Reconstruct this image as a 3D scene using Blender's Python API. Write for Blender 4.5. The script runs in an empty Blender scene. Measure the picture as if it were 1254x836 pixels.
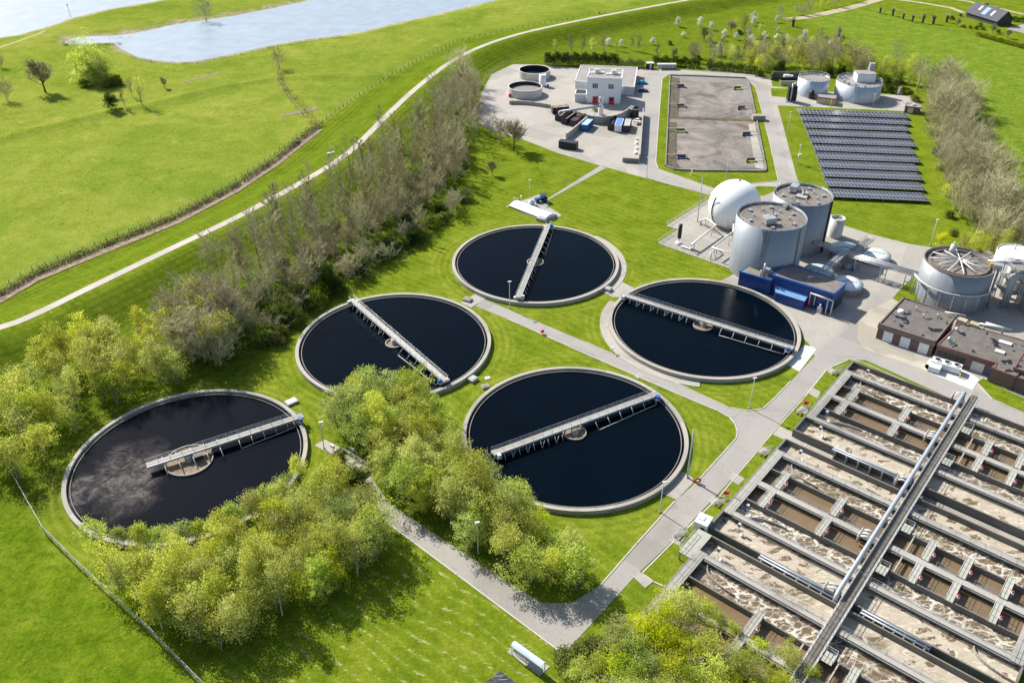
SUN_STRENGTH, SKY_STRENGTH, EXPOSURE, HAZE = 4.8, 0.10, 0.80, 0.0
import bpy, bmesh, math, random
import numpy as np
from mathutils import Vector, Matrix, Quaternion
R = random.Random(7)
PI = math.pi
scene = bpy.context.scene
COL = scene.collection
# ------------------------------------------------------------------ survey: photo points turned into ground points
FPX, TH, CAMH, ROLL = 1055.0, math.radians(33.35), 112.0, 0.00394
def G(px, py, z=0.0):
    x = (px-627)/FPX; y = (py-418)/FPX
    c, s = math.cos(ROLL), math.sin(ROLL)
    x, y = c*x-s*y, s*x+c*y
    dx, dy, dz = x, math.cos(TH)-y*math.sin(TH), -math.sin(TH)-y*math.cos(TH)
    t = (CAMH-z)/-dz
    return (dx*t, dy*t)
def GP(pts, z=0.0): return [G(a, b, z) for a, b in pts]
def zm(box, W, pts):
    """points read off an enlarged crop (x0,y0,x1) of width W"""
    s = (box[2]-box[0])/W
    return [(box[0]+a*s, box[1]+b*s) for a, b in pts]
def proj(x, y, z):
    zz = z-CAMH; fw = y*math.cos(TH)-zz*math.sin(TH); up = y*math.sin(TH)+zz*math.cos(TH)
    X, Y = x/fw, -up/fw; c, s = math.cos(ROLL), math.sin(ROLL)
    X, Y = c*X+s*Y, -s*X+c*Y
    return 627+FPX*X, 418+FPX*Y
def hgt(bx, by, ty):
    g = G(bx, by); lo, hi = 0.0, 60.0
    for _ in range(50):
        m = (lo+hi)/2
        if proj(g[0], g[1], m)[1] > ty: lo = m
        else: hi = m
    return lo
# ------------------------------------------------------------------ mesh builder
class MB:
    def __init__(s): s.v = []; s.f = []; s.sm = []
    def add(s, vs, fs, smooth=False):
        b = len(s.v); s.v += [tuple(p) for p in vs]
        for f in fs: s.f.append([b+i for i in f]); s.sm.append(smooth)
        return s
    def box(s, x, y, z, sx, sy, sz, a=0.0):
        c, n = math.cos(a), math.sin(a); vs = []
        for dz in (0, sz):
            for dx, dy in ((-1, -1), (1, -1), (1, 1), (-1, 1)):
                ux, uy = dx*sx/2, dy*sy/2
                vs.append((x+ux*c-uy*n, y+ux*n+uy*c, z+dz))
        return s.add(vs, [(3, 2, 1, 0), (4, 5, 6, 7), (0, 1, 5, 4), (1, 2, 6, 5), (2, 3, 7, 6), (3, 0, 4, 7)])
    def seg(s, p, q, w, z0, z1, ext=0.0):
        dx, dy = q[0]-p[0], q[1]-p[1]; L = math.hypot(dx, dy)
        return s.box((p[0]+q[0])/2, (p[1]+q[1])/2, z0, L+2*ext, w, z1-z0, math.atan2(dy, dx))
    def prism(s, poly, z0, z1):
        n = len(poly)
        a = sum(poly[i][0]*poly[(i+1) % n][1]-poly[(i+1) % n][0]*poly[i][1] for i in range(n))
        if a < 0: poly = poly[::-1]
        vs = [(p[0], p[1], z0) for p in poly]+[(p[0], p[1], z1) for p in poly]
        return s.add(vs, [tuple(range(n-1, -1, -1)), tuple(range(n, 2*n))]+[(i, (i+1) % n, n+(i+1) % n, n+i) for i in range(n)])
    def sheet(s, poly, z):
        n = len(poly)
        a = sum(poly[i][0]*poly[(i+1) % n][1]-poly[(i+1) % n][0]*poly[i][1] for i in range(n))
        if a < 0: poly = poly[::-1]
        return s.add([(p[0], p[1], z) for p in poly], [tuple(range(n))])
    def lathe(s, c, prof, n=48, a0=0.0, a1=2*PI, smooth=True):
        full = abs(a1-a0-2*PI) < 1e-6; m = n if full else n+1; k = len(prof); vs = []
        for i in range(m):
            a = a0+(a1-a0)*i/n
            for r, z in prof: vs.append((c[0]+r*math.cos(a), c[1]+r*math.sin(a), z))
        fs = []
        for i in range(n):
            j = (i+1) % m
            for q in range(k-1): fs.append((i*k+q, j*k+q, j*k+q+1, i*k+q+1))
        return s.add(vs, fs, smooth)
    def disc(s, c, r, z, n=48): return s.add([(c[0]+r*math.cos(2*PI*i/n), c[1]+r*math.sin(2*PI*i/n), z) for i in range(n)], [tuple(range(n))])
    def tube(s, pts, r, n=6, caps=True, smooth=True):
        pts = [Vector(p) for p in pts]; rs = r if isinstance(r, (list, tuple)) else [r]*len(pts)
        b = []; up = None
        for i, p in enumerate(pts):
            d = (pts[min(i+1, len(pts)-1)]-pts[max(i-1, 0)]).normalized()
            if up is None: up = d.orthogonal().normalized()
            up = (up-d*up.dot(d)); up = up.normalized() if up.length > 1e-6 else d.orthogonal().normalized()
            w = d.cross(up)
            for k in range(n):
                a = 2*PI*k/n; b.append(p+(up*math.cos(a)+w*math.sin(a))*rs[i])
        fs = []
        for i in range(len(pts)-1):
            for k in range(n): fs.append((i*n+k, i*n+(k+1) % n, (i+1)*n+(k+1) % n, (i+1)*n+k))
        if caps:
            fs.append(tuple(range(n-1, -1, -1))); fs.append(tuple(range((len(pts)-1)*n, len(pts)*n)))
        return s.add(b, fs, smooth)
    def cyl(s, x, y, z0, z1, r, n=12, r1=None): return s.tube([(x, y, z0), (x, y, z1)], [r, r if r1 is None else r1], n)
    def ribbon(s, pts, w, zf, dz, sub=4.0):
        P = resample(pts, sub); n = len(P); vs = []
        for i, p in enumerate(P):
            a, b = P[max(i-1, 0)], P[min(i+1, n-1)]
            dx, dy = b[0]-a[0], b[1]-a[1]; L = math.hypot(dx, dy) or 1
            for q in (-.5, -.17, .17, .5):
                x, y = p[0]-dy/L*w*q, p[1]+dx/L*w*q
                vs.append((x, y, zf(x, y)+dz))
        return s.add(vs, [(i*4+k, (i+1)*4+k, (i+1)*4+k+1, i*4+k+1)[::-1] for i in range(n-1) for k in range(3)], True)
    def build(s, name, mat, parent=None, smooth_angle=None):
        me = bpy.data.meshes.new(name)
        o0 = ORG.get(parent.name, (0, 0, 0)) if parent else (0, 0, 0)
        me.from_pydata([(x-o0[0], y-o0[1], z-o0[2]) for x, y, z in s.v], [], s.f)
        me.polygons.foreach_set('use_smooth', s.sm); me.materials.append(mat); me.update()
        o = bpy.data.objects.new(name, me); COL.objects.link(o)
        if parent: o.parent = parent
        ORG[o.name] = o0
        return o
ORG = {}
def resample(pts, step):
    out = [tuple(pts[0])]
    for a, b in zip(pts, pts[1:]):
        L = math.hypot(b[0]-a[0], b[1]-a[1]); n = max(1, int(L/step))
        for i in range(1, n+1): out.append((a[0]+(b[0]-a[0])*i/n, a[1]+(b[1]-a[1])*i/n))
    return out
def smooth_poly(pts, it=2, closed=False):
    for _ in range(it):
        q = []
        n = len(pts); rng = range(n if closed else n-1)
        if not closed: q.append(pts[0])
        for i in rng:
            a, b = pts[i], pts[(i+1) % n]
            q.append((a[0]*.75+b[0]*.25, a[1]*.75+b[1]*.25)); q.append((a[0]*.25+b[0]*.75, a[1]*.25+b[1]*.75))
        if not closed: q.append(pts[-1])
        pts = q
    return pts
def tag(o, label, cat, group=None):
    o['label'] = label; o['category'] = cat
    if group: o['group'] = group
    return o
def thing(name, label, cat, loc, group=None):
    o = bpy.data.objects.new(name, None); COL.objects.link(o)
    loc = (loc[0], loc[1], loc[2] if len(loc) > 2 else 0.0)
    o.location = loc; ORG[o.name] = loc; o.empty_display_size = .5
    return tag(o, label, cat, group)
def struct(o, kind='structure'): o['kind'] = kind; return o
KIDS = {}
def dup(root, loc, rz=0.0, sc=1.0, label=None, group=None):
    def cp(o, par):
        c = o.copy(); COL.objects.link(c); c.parent = par
        if par: ORG[c.name] = loc
        for k in KIDS.get(o.name) or []: cp(k, c)
        return c
    def reg(o):
        if o.name not in KIDS: KIDS[o.name] = list(o.children)
        for k in KIDS[o.name]: reg(k)
    reg(root)
    r = cp(root, None); r.location = loc; r.rotation_euler = (0, 0, rz); r.scale = (sc, sc, sc) if not isinstance(sc, tuple) else sc
    ORG[r.name] = loc
    if label: r['label'] = label
    if group: r['group'] = group
    return r
def place(root, loc, rz=0.0, sc=1.0, label=None):
    root.location = loc; root.rotation_euler = (0, 0, rz); root.scale = (sc, sc, sc) if not isinstance(sc, tuple) else sc
    if label: root['label'] = label
    return root
# ------------------------------------------------------------------ materials
def newmat(name):
    m = bpy.data.materials.new(name); m.use_nodes = True
    nt = m.node_tree; nt.nodes.clear(); out = nt.nodes.new('ShaderNodeOutputMaterial')
    return m, nt, out
class N:
    def __init__(s, nt): s.nt = nt
    def __call__(s, typ, ins=None, **kw):
        n = s.nt.nodes.new('ShaderNode'+typ)
        for k, v in kw.items(): setattr(n, k, v)
        for k, v in (ins or {}).items():
            sk = n.inputs[k]
            if isinstance(v, bpy.types.NodeSocket): s.nt.links.new(v, sk)
            else: sk.default_value = v
        return n
    def noise(s, vec, scale, detail=4, rough=.55, dist=0.0):
        return s('TexNoise', {'Vector': vec, 'Scale': scale, 'Detail': detail, 'Roughness': rough, 'Distortion': dist}).outputs['Fac']
    def ramp(s, fac, stops, interp='LINEAR'):
        n = s('ValToRGB', {'Fac': fac}); cr = n.color_ramp; cr.interpolation = interp
        while len(cr.elements) > 1: cr.elements.remove(cr.elements[-1])
        for i, (p, c) in enumerate(stops):
            e = cr.elements[0] if i == 0 else cr.elements.new(p)
            e.position = p; e.color = c if len(c) == 4 else (*c, 1)
        return n.outputs['Color']
    def mix(s, fac, a, b, blend='MIX'):
        n = s('Mix', data_type='RGBA', blend_type=blend)
        for sk, v in ((n.inputs[0], fac), (n.inputs[6], a), (n.inputs[7], b)):
            if isinstance(v, bpy.types.NodeSocket): s.nt.links.new(v, sk)
            else: sk.default_value = v if not isinstance(v, tuple) or len(v) == 4 else (*v, 1)
        return n.outputs[2]
    def math(s, op, a, b=0.0, c=0.0, clamp=False):
        n = s('Math', operation=op, use_clamp=clamp)
        for sk, v in zip(n.inputs, (a, b, c)):
            if isinstance(v, bpy.types.NodeSocket): s.nt.links.new(v, sk)
            else: sk.default_value = v
        return n.outputs[0]
    def bump(s, h, strength=.3, dist=.1): return s('Bump', {'Height': h, 'Strength': strength, 'Distance': dist}).outputs['Normal']
    def bsdf(s, out, **ins):
        b = s('BsdfPrincipled', ins); s.nt.links.new(b.outputs[0], out.inputs[0]); return b
    def pos(s): return s('NewGeometry').outputs['Position']
    def sep(s, v): return s('SeparateXYZ', {'Vector': v}).outputs
def sc(c, k): return tuple(min(1, x*k) for x in c[:3])
def M_plain(name, col, rough=.6, metal=0.0, var=.18, scale=.6, bump=0.0, spec=.4, streak=False):
    m, nt, out = newmat(name); n = N(nt); p = n.pos()
    a = n.noise(p, scale, 6, .6); b = n.noise(p, scale*9, 3, .6)
    f = n.math('MULTIPLY_ADD', a, .6, n.math('MULTIPLY', b, .4))
    if streak:
        mp = n('Mapping', {'Vector': p, 'Scale': (1.6, 1.6, .05)}).outputs[0]
        f = n.math('MULTIPLY_ADD', n.noise(mp, 1.2, 5, .65), .55, n.math('MULTIPLY', f, .45))
    c = n.ramp(f, [(.3, sc(col, 1-var*1.6)), (.5, col), (.72, sc(col, 1+var))])
    ins = {'Base Color': c, 'Roughness': rough, 'Metallic': metal, 'Specular IOR Level': spec}
    if bump: ins['Normal'] = n.bump(b, bump, .05)
    n.bsdf(out, **ins); return m
def M_pave(name, col, dark, rough=.85, joint=None, ang=0.0):
    """worn asphalt or concrete: large stains, wheel-worn patches, fine grain, optional slab joints"""
    m, nt, out = newmat(name); n = N(nt); p = n.pos()
    big = n.noise(p, .06, 6, .65, .6); mid = n.noise(p, .45, 5, .6); fine = n.noise(p, 6.0, 3, .7)
    c = n.ramp(big, [(.3, sc(dark, 1.0)), (.47, col), (.7, sc(col, 1.13))])
    c = n.mix(n.math('MULTIPLY', n.math('GREATER_THAN', mid, .63), .35), c, sc(dark, .8))
    c = n.mix(.35, c, n.ramp(fine, [(.3, sc(dark, .9)), (.65, sc(col, 1.2))]))
    pt = n('TexVoronoi', {'Vector': n('Mapping', {'Vector': p, 'Rotation': (0, 0, .71)}).outputs[0], 'Scale': .11, 'Randomness': .75}, feature='F1', distance='CHEBYCHEV').outputs['Color']
    pv_ = n('SeparateColor', {'Color': pt}).outputs[0]; c = n.mix(n.math('MULTIPLY', n.math('GREATER_THAN', pv_, .80), .38), c, sc(dark, .95)); c = n.mix(n.math('MULTIPLY', n.math('LESS_THAN', pv_, .13), .3), c, sc(col, 1.18))
    stn = n.noise(p, .9, 6, .7, 1.0); c = n.mix(n.math('MULTIPLY', n.math('MULTIPLY_ADD', stn, 8.0, -5.0, clamp=True), .5), c, sc(dark, .6))
    cr = n('TexVoronoi', {'Vector': n('VectorMath', {0: p, 1: n('TexNoise', {'Vector': p, 'Scale': .5}).outputs['Color']}, operation='ADD').outputs[0], 'Scale': .09}, feature='DISTANCE_TO_EDGE').outputs['Distance']
    c = n.mix(n.math('MULTIPLY', n.math('LESS_THAN', cr, .004), .22), c, sc(dark, .6))
    if joint:
        mp = n('Mapping', {'Vector': p, 'Rotation': (0, 0, ang)}).outputs[0]
        bt = n('TexBrick', {'Vector': mp, 'Scale': 1.0/joint, 'Mortar Size': .012, 'Color1': (1, 1, 1, 1), 'Color2': (.86, .86, .86, 1), 'Mortar': (.5, .5, .5, 1)})
        c = n.mix(.8, c, bt.outputs['Color'], 'MULTIPLY')
    n.bsdf(out, **{'Base Color': c, 'Roughness': rough, 'Normal': n.bump(fine, .25, .03)}); return m
def M_water(name, col, rough, bscale, bstr, scum=None, spec=.5):
    m, nt, out = newmat(name); n = N(nt); p = n.pos()
    h = n.math('ADD', n.noise(p, bscale, 3, .6), n.math('MULTIPLY', n.noise(p, bscale*.22, 2, .5), 1.4))
    c = n.mix(n.noise(p, .12, 4), sc(col, .7), sc(col, 1.3)); ro = rough
    if scum:  # scum colour also carries a sky reflection painted into the patch
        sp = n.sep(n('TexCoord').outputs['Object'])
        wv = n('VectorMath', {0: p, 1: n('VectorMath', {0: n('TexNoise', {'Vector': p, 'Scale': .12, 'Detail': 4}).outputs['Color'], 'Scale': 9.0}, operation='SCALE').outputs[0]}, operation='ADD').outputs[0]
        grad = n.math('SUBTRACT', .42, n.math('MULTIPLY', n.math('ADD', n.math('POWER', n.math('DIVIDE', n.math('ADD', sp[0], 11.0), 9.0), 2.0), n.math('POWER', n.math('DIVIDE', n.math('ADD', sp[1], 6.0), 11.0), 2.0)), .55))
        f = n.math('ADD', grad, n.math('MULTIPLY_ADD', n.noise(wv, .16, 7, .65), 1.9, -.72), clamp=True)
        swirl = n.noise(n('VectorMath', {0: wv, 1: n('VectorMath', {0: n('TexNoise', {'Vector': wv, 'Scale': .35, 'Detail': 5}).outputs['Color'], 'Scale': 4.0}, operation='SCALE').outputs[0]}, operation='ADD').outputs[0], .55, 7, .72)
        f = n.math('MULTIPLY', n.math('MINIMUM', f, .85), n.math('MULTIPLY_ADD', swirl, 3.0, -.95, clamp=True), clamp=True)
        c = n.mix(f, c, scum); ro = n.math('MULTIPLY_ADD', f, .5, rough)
    n.bsdf(out, **{'Base Color': c, 'Roughness': ro, 'IOR': 1.33, 'Specular IOR Level': spec, 'Normal': n.bump(h, bstr, .1)}); return m
def M_foam(name, brown, foam, mode, ang):
    """mixed liquor: brown water, foam veins round slow cells; mode 0 calm, 1 veined, 2 mostly under beige foam with open cells"""
    m, nt, out = newmat(name); n = N(nt); p = n.pos()
    mp = n('Mapping', {'Vector': p, 'Rotation': (0, 0, ang), 'Scale': (.62, 1, 1)}).outputs[0]
    def warp(sc_, k): k *= 1.25; return n('VectorMath', {0: mp, 1: n('VectorMath', {0: n('TexNoise', {'Vector': mp, 'Scale': sc_, 'Detail': 3, 'Roughness': .6}).outputs['Color'], 'Scale': k}, operation='SCALE').outputs[0]}, operation='ADD').outputs[0]
    w1, w2 = warp(.8, 1.5), warp(1.6, .9)
    v1 = n('TexVoronoi', {'Vector': w1, 'Scale': .48}, feature='DISTANCE_TO_EDGE', voronoi_dimensions='2D').outputs['Distance']
    v2 = n('TexVoronoi', {'Vector': w2, 'Scale': 1.1}, feature='DISTANCE_TO_EDGE', voronoi_dimensions='2D').outputs['Distance']
    r1 = n.math('SUBTRACT', 1.2, n.math('MULTIPLY', v1, 10.0), clamp=True); r2 = n.math('SUBTRACT', 1.15, n.math('MULTIPLY', v2, 11.0), clamp=True)
    big = n.noise(mp, .16, 4, .6, .6); mid = n.noise(w1, .55, 5, .65)
    zone = n.math('MULTIPLY_ADD', big, 5.0, (-2.1, -1.75, -1.7)[mode], clamp=True)
    veins = n.math('MAXIMUM', r1, n.math('MULTIPLY', r2, .8))
    veins = n.math('MULTIPLY', veins, n.math('MULTIPLY_ADD', n.noise(w2, .8, 4, .65), 5.0, -1.55, clamp=True))
    fil = n.math('MULTIPLY', n.math('MULTIPLY_ADD', n.noise(w2, 2.6, 6, .75, 1.2), 5.0, -2.75, clamp=True), .45)
    if mode == 0: f = n.math('MULTIPLY', n.math('MULTIPLY', veins, zone), .25)
    elif mode == 1: f = n.math('MULTIPLY', n.math('MAXIMUM', veins, fil), n.math('MULTIPLY_ADD', zone, .6, .34), clamp=True)
    else:
        hole = n.math('MULTIPLY', n.math('MULTIPLY_ADD', v1, 14.0, -2.0, clamp=True), n.math('MULTIPLY_ADD', n.noise(mp, .30, 3, .5), 11.0, -4.55, clamp=True))
        sheet_ = n.math('MULTIPLY', n.math('SUBTRACT', 1.0, hole, clamp=True), n.math('MULTIPLY_ADD', mid, .9, .16, clamp=True))
        ring_ = n.math('MULTIPLY', n.math('MULTIPLY', hole, n.math('SUBTRACT', 1.0, hole)), 3.6); f = n.math('MAXIMUM', sheet_, n.math('MAXIMUM', n.math('MULTIPLY', veins, .8), ring_))
        f = n.math('MULTIPLY', f, n.math('MULTIPLY_ADD', n.noise(mp, .11, 3, .55), 9.0, -2.6, clamp=True), clamp=True)
        f = n.math('MAXIMUM', f, n.math('MULTIPLY', veins, .8))
    fc = n.mix(n.noise(w2, 1.9, 5, .7), sc(foam, .72), sc(foam, 1.15))
    bc = n.mix(n.noise(w1, .35, 5), sc(brown, .75), sc(brown, 1.25))
    c = n.mix(f, bc, fc)
    n.bsdf(out, **{'Base Color': c, 'Roughness': n.math('MULTIPLY_ADD', f, .5, .32), 'Specular IOR Level': .35, 'Normal': n.bump(n.math('ADD', f, n.noise(w2, 3, 4)), .3, .06)}); return m
def M_roof(name, col, dark, puddle=.0):
    m, nt, out = newmat(name); n = N(nt); p = n.pos()
    a = n.noise(p, .5, 6, .65, .4); f = n.noise(p, 9, 3, .7)
    c = n.ramp(a, [(.32, dark), (.5, col), (.68, sc(col, 1.25))]); c = n.mix(.3, c, n.ramp(f, [(.3, sc(dark, .7)), (.7, sc(col, 1.4))]))
    mp = n('Mapping', {'Vector': p, 'Rotation': (0, 0, .71)}).outputs[0]
    st = n('TexBrick', {'Vector': mp, 'Scale': .5, 'Mortar Size': .02, 'Brick Width': 4.0, 'Row Height': .55, 'Color1': (1, 1, 1, 1), 'Color2': (.88, .88, .88, 1), 'Mortar': (.65, .65, .65, 1)}).outputs['Color']
    c = n.mix(.7, c, st, 'MULTIPLY'); ro = .85
    if puddle:
        w = n.math('GREATER_THAN', n.noise(p, .33, 3, .5), puddle); c = n.mix(w, c, (.012, .010, .008)); ro = n.math('MULTIPLY_ADD', w, -.75, .85)
    n.bsdf(out, **{'Base Color': c, 'Roughness': ro, 'Normal': n.bump(f, .3, .03)}); return m
def M_brick(name, a, b, scale=3.0):
    m, nt, out = newmat(name); n = N(nt); p = n.pos()
    bt = n('TexBrick', {'Vector': n('Mapping', {'Vector': p, 'Rotation': (PI/2, 0, .6)}).outputs[0], 'Scale': scale, 'Color1': (*a, 1), 'Color2': (*b, 1), 'Mortar': (.3, .28, .26, 1), 'Mortar Size': .01})
    c = n.mix(.4, bt.outputs['Color'], n.mix(n.noise(p, 1.2, 5), sc(a, .7), sc(b, 1.3)))
    n.bsdf(out, **{'Base Color': c, 'Roughness': .85}); return m
def M_clad(name, col, period=.5, rough=.45, metal=0.0, amt=.35):
    """vertical profiled cladding: colour ribs and weather streaks"""
    m, nt, out = newmat(name); n = N(nt); p = n.pos(); s = n.sep(p)
    ph = n.math('MULTIPLY', n.math('ADD', s[0], n.math('MULTIPLY', s[1], .83)), 2*PI/period)
    w = n.math('MULTIPLY_ADD', n.math('SINE', ph), .5, .5)
    mp = n('Mapping', {'Vector': p, 'Scale': (1, 1, .06)}).outputs[0]
    st = n.noise(mp, 1.1, 5, .65)
    c = n.mix(n.math('MULTIPLY', st, amt*2, clamp=True), sc(col, 1.12), sc(col, .62))
    n.bsdf(out, **{'Base Color': c, 'Roughness': rough, 'Metallic': metal, 'Normal': n.bump(w, .35, .06)}); return m
def M_leaf(name, dark, light, hue=.04, trans=.35, yellow=None):
    m, nt, out = newmat(name); n = N(nt)
    t = n('Attribute', attribute_name='tint').outputs['Fac']; rnd = n('ObjectInfo').outputs['Random']
    c = n.mix(t, dark, light)
    if yellow: c = n.mix(n.math('MULTIPLY', n.math('GREATER_THAN', rnd, .62), .6), c, yellow)
    hs = n('HueSaturation', {'Hue': n.math('MULTIPLY_ADD', rnd, hue, .5-hue*.55), 'Saturation': n.math('MULTIPLY_ADD', n.math('FRACT', n.math('MULTIPLY', rnd, 7.3)), .3, .8), 'Value': n.math('MULTIPLY_ADD', n.math('FRACT', n.math('MULTIPLY', rnd, 13.7)), .45, .8), 'Color': c}).outputs[0]
    d = n('BsdfDiffuse', {'Color': hs}); tr = n('BsdfTranslucent', {'Color': n.mix(.5, hs, n.mix(1.0, hs, (1.0, 1.0, .35), 'MULTIPLY'))})
    mx = n('MixShader', {0: trans, 1: d.outputs[0], 2: tr.outputs[0]}); nt.links.new(mx.outputs[0], out.inputs[0]); return m
def M_bark(name, col, var=.3):
    m, nt, out = newmat(name); n = N(nt); p = n('TexCoord').outputs['Object']; rnd = n('ObjectInfo').outputs['Random']
    c = n.mix(n.noise(p, 3, 4), sc(col, 1-var), sc(col, 1+var))
    c = n('HueSaturation', {'Hue': n.math('MULTIPLY_ADD', rnd, .03, .495), 'Value': n.math('MULTIPLY_ADD', rnd, .5, .75), 'Color': c}).outputs[0]
    n.bsdf(out, **{'Base Color': c, 'Roughness': .9, 'Specular IOR Level': .1}); return m
# ------------------------------------------------------------------ world, sun, camera
SUN_AZ = math.radians(-46.5); SUN_EL = math.radians(40)     # azimuth = the way shadows fall
w = bpy.data.worlds.new("World"); scene.world = w; w.use_nodes = True
nt = w.node_tree; sky = nt.nodes.new('ShaderNodeTexSky'); sky.sky_type = 'NISHITA'; sky.sun_disc = False
sd = Vector((-math.cos(SUN_AZ)*math.cos(SUN_EL), -math.sin(SUN_AZ)*math.cos(SUN_EL), math.sin(SUN_EL)))
sky.sun_elevation = SUN_EL; sky.sun_rotation = math.atan2(sd.x, sd.y)
sky.air_density = 1.0; sky.dust_density = 1.2; sky.ozone_density = 1.0
bg = nt.nodes['Background']; bg.inputs['Strength'].default_value = SKY_STRENGTH; nt.links.new(sky.outputs[0], bg.inputs[0])
sl = bpy.data.lights.new('sun', 'SUN'); sl.energy = SUN_STRENGTH; sl.angle = math.radians(.53); sl.color = (1, .955, .88)
so = bpy.data.objects.new('sun', sl); COL.objects.link(so); so.location = (0, 0, 300)
so.rotation_euler = (-sd).to_track_quat('-Z', 'Y').to_euler()
cam = bpy.data.cameras.new('camera'); co = bpy.data.objects.new('camera', cam); COL.objects.link(co); scene.camera = co
cam.sensor_fit = 'HORIZONTAL'; cam.sensor_width = 36; cam.lens = 36*FPX/1254; cam.clip_start = 1; cam.clip_end = 12000
fw = Vector((0, math.cos(TH), -math.sin(TH))); upl = Vector((0, math.sin(TH), math.cos(TH))); rl = Vector((1, 0, 0))
c_, s_ = math.cos(ROLL), math.sin(ROLL); rt = rl*c_-upl*s_; up = rl*s_+upl*c_
co.matrix_world = Matrix(((rt.x, up.x, -fw.x, 0), (rt.y, up.y, -fw.y, 0), (rt.z, up.z, -fw.z, CAMH), (0, 0, 0, 1)))
vs = scene.view_settings; vs.view_transform = 'Standard'; vs.look = 'None'; vs.exposure = EXPOSURE; vs.gamma = 1; vs.use_curve_mapping = False
scene.cycles.max_bounces = 8; scene.cycles.diffuse_bounces = 5; scene.cycles.glossy_bounces = 3; scene.cycles.transmission_bounces = 6
scene.cycles.caustics_reflective = False; scene.cycles.sample_clamp_indirect = 4
# ------------------------------------------------------------------ lines of the land
UA = math.radians(-40.8); UX = (math.cos(UA), math.sin(UA)); VX = (math.sin(UA)+.017*UX[0], -math.cos(UA)+.017*UX[1])
BO = G(1044.7, 442.9, 1.8)
def B(u, v): return (BO[0]+UX[0]*u+VX[0]*v, BO[1]+UX[1]*u+VX[1]*v)
DIKE_H = 4.5
dike = GP([(0, 403), (50, 382), (100, 357), (200, 309), (300, 262), (390, 212), (430, 186), (470, 145), (510, 107), (560, 69), (620, 45), (700, 27), (770, 13.5), (842, 0), (930, -14)], DIKE_H)
d0 = dike[0]; dike = [(d0[0]-210, d0[1]-150), (d0[0]-90, d0[1]-64)]+dike
l1, l2 = dike[-2], dike[-1]; dike.append((l2[0]+(l2[0]-l1[0])*8, l2[1]+(l2[1]-l1[1])*8))
dike = smooth_poly(dike, 2)
ditch = GP([(-200, 440), (-60, 386), (0, 362), (43, 337), (134, 300), (214, 268), (285, 231), (335, 198), (378, 164), (389, 156)])
flood_line = ditch+GP([(398, 150), (430, 126), (470, 101), (510, 77), (560, 52), (640, 35), (760, 15), (900, -8)])
FL = flood_line+[(900, 900), (-1500, 900), (-1500, flood_line[0][1])]
RV1 = [(-1500, 1500)]+[(-900, 200)]+GP([(-160, 80), (-60, 55), (0, 46), (22, 43), (40, 38), (60, 32), (90, 22), (130, 12), (160, 7), (200, 0), (260, -12), (420, -36)], -1.0)+[(300, 1500)]
RV2 = GP([(78, 53), (92, 46), (110, 45), (140, 44), (160, 42), (185, 37), (215, 30), (250, 25), (290, 19), (330, 11), (368, 3), (400, -6), (470, -16), (620, -18), (640, -10), (607, 0), (575, 8), (545, 15), (520, 21), (490, 27), (455, 36), (420, 43), (380, 48), (340, 54), (300, 63), (268, 70), (240, 75), (214, 76.5), (190, 74), (170, 70), (155, 63), (146, 57), (138, 52), (120, 53), (100, 55)], -1.0)
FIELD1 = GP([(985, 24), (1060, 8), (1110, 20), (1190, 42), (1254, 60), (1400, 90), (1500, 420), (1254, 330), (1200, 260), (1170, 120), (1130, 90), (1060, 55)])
FIELD2 = GP([(-400, 560), (-30, 520), (18, 583), (55, 653), (94, 692), (184, 776), (243, 836), (330, 940), (-400, 1100)])
ORCH = GP([(560, 75), (760, 30), (900, 18), (985, 22), (1000, 60), (930, 95), (860, 85), (640, 80)])
SUMDIKE = GP([(-150, 205), (0, 171), (60, 155), (130, 139), (200, 124), (270, 107), (335, 96), (420, 93), (520, 96)])
ROUGH = GP([(300, 470), (340, 400), (470, 310), (560, 255), (590, 165), (575, 105), (520, 160), (400, 250), (240, 370), (60, 470), (0, 620), (90, 640), (95, 560), (200, 480)])
BRUSH = GP([(100, 690), (300, 705), (420, 610), (465, 650), (440, 720), (330, 790), (240, 810), (150, 740)])
BRUSH2 = GP([(395, 520), (470, 500), (560, 560), (660, 650), (728, 712), (700, 738), (610, 708), (500, 640), (470, 612), (430, 560)])
def seg_dist(X, Y, line):
    D = np.full(X.shape, 1e9)
    for (ax, ay), (bx, by) in zip(line, line[1:]):
        dx, dy = bx-ax, by-ay; L = dx*dx+dy*dy or 1e-9
        t = np.clip(((X-ax)*dx+(Y-ay)*dy)/L, 0, 1)
        D = np.minimum(D, np.hypot(X-ax-t*dx, Y-ay-t*dy))
    return D
def signed(X, Y, poly):
    """distance to a closed outline, positive inside"""
    ins = np.zeros(X.shape, bool); n = len(poly)
    for i in range(n):
        (ax, ay), (bx, by) = poly[i], poly[(i+1) % n]
        c = ((ay > Y) != (by > Y)) & (X < (bx-ax)*(Y-ay)/((by-ay) or 1e-9)+ax); ins ^= c
    d = seg_dist(X, Y, list(poly)+[poly[0]])
    return np.where(ins, d, -d)
def sstep(a, b, x): t = np.clip((x-a)/(b-a), 0, 1); return t*t*(3-2*t)
def wav(X, Y, s, k): return np.sin(X/s+1.3*k)*np.cos(Y/s*.87+k*2.1)+.5*np.sin((X+Y)/s*1.9+k)
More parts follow.
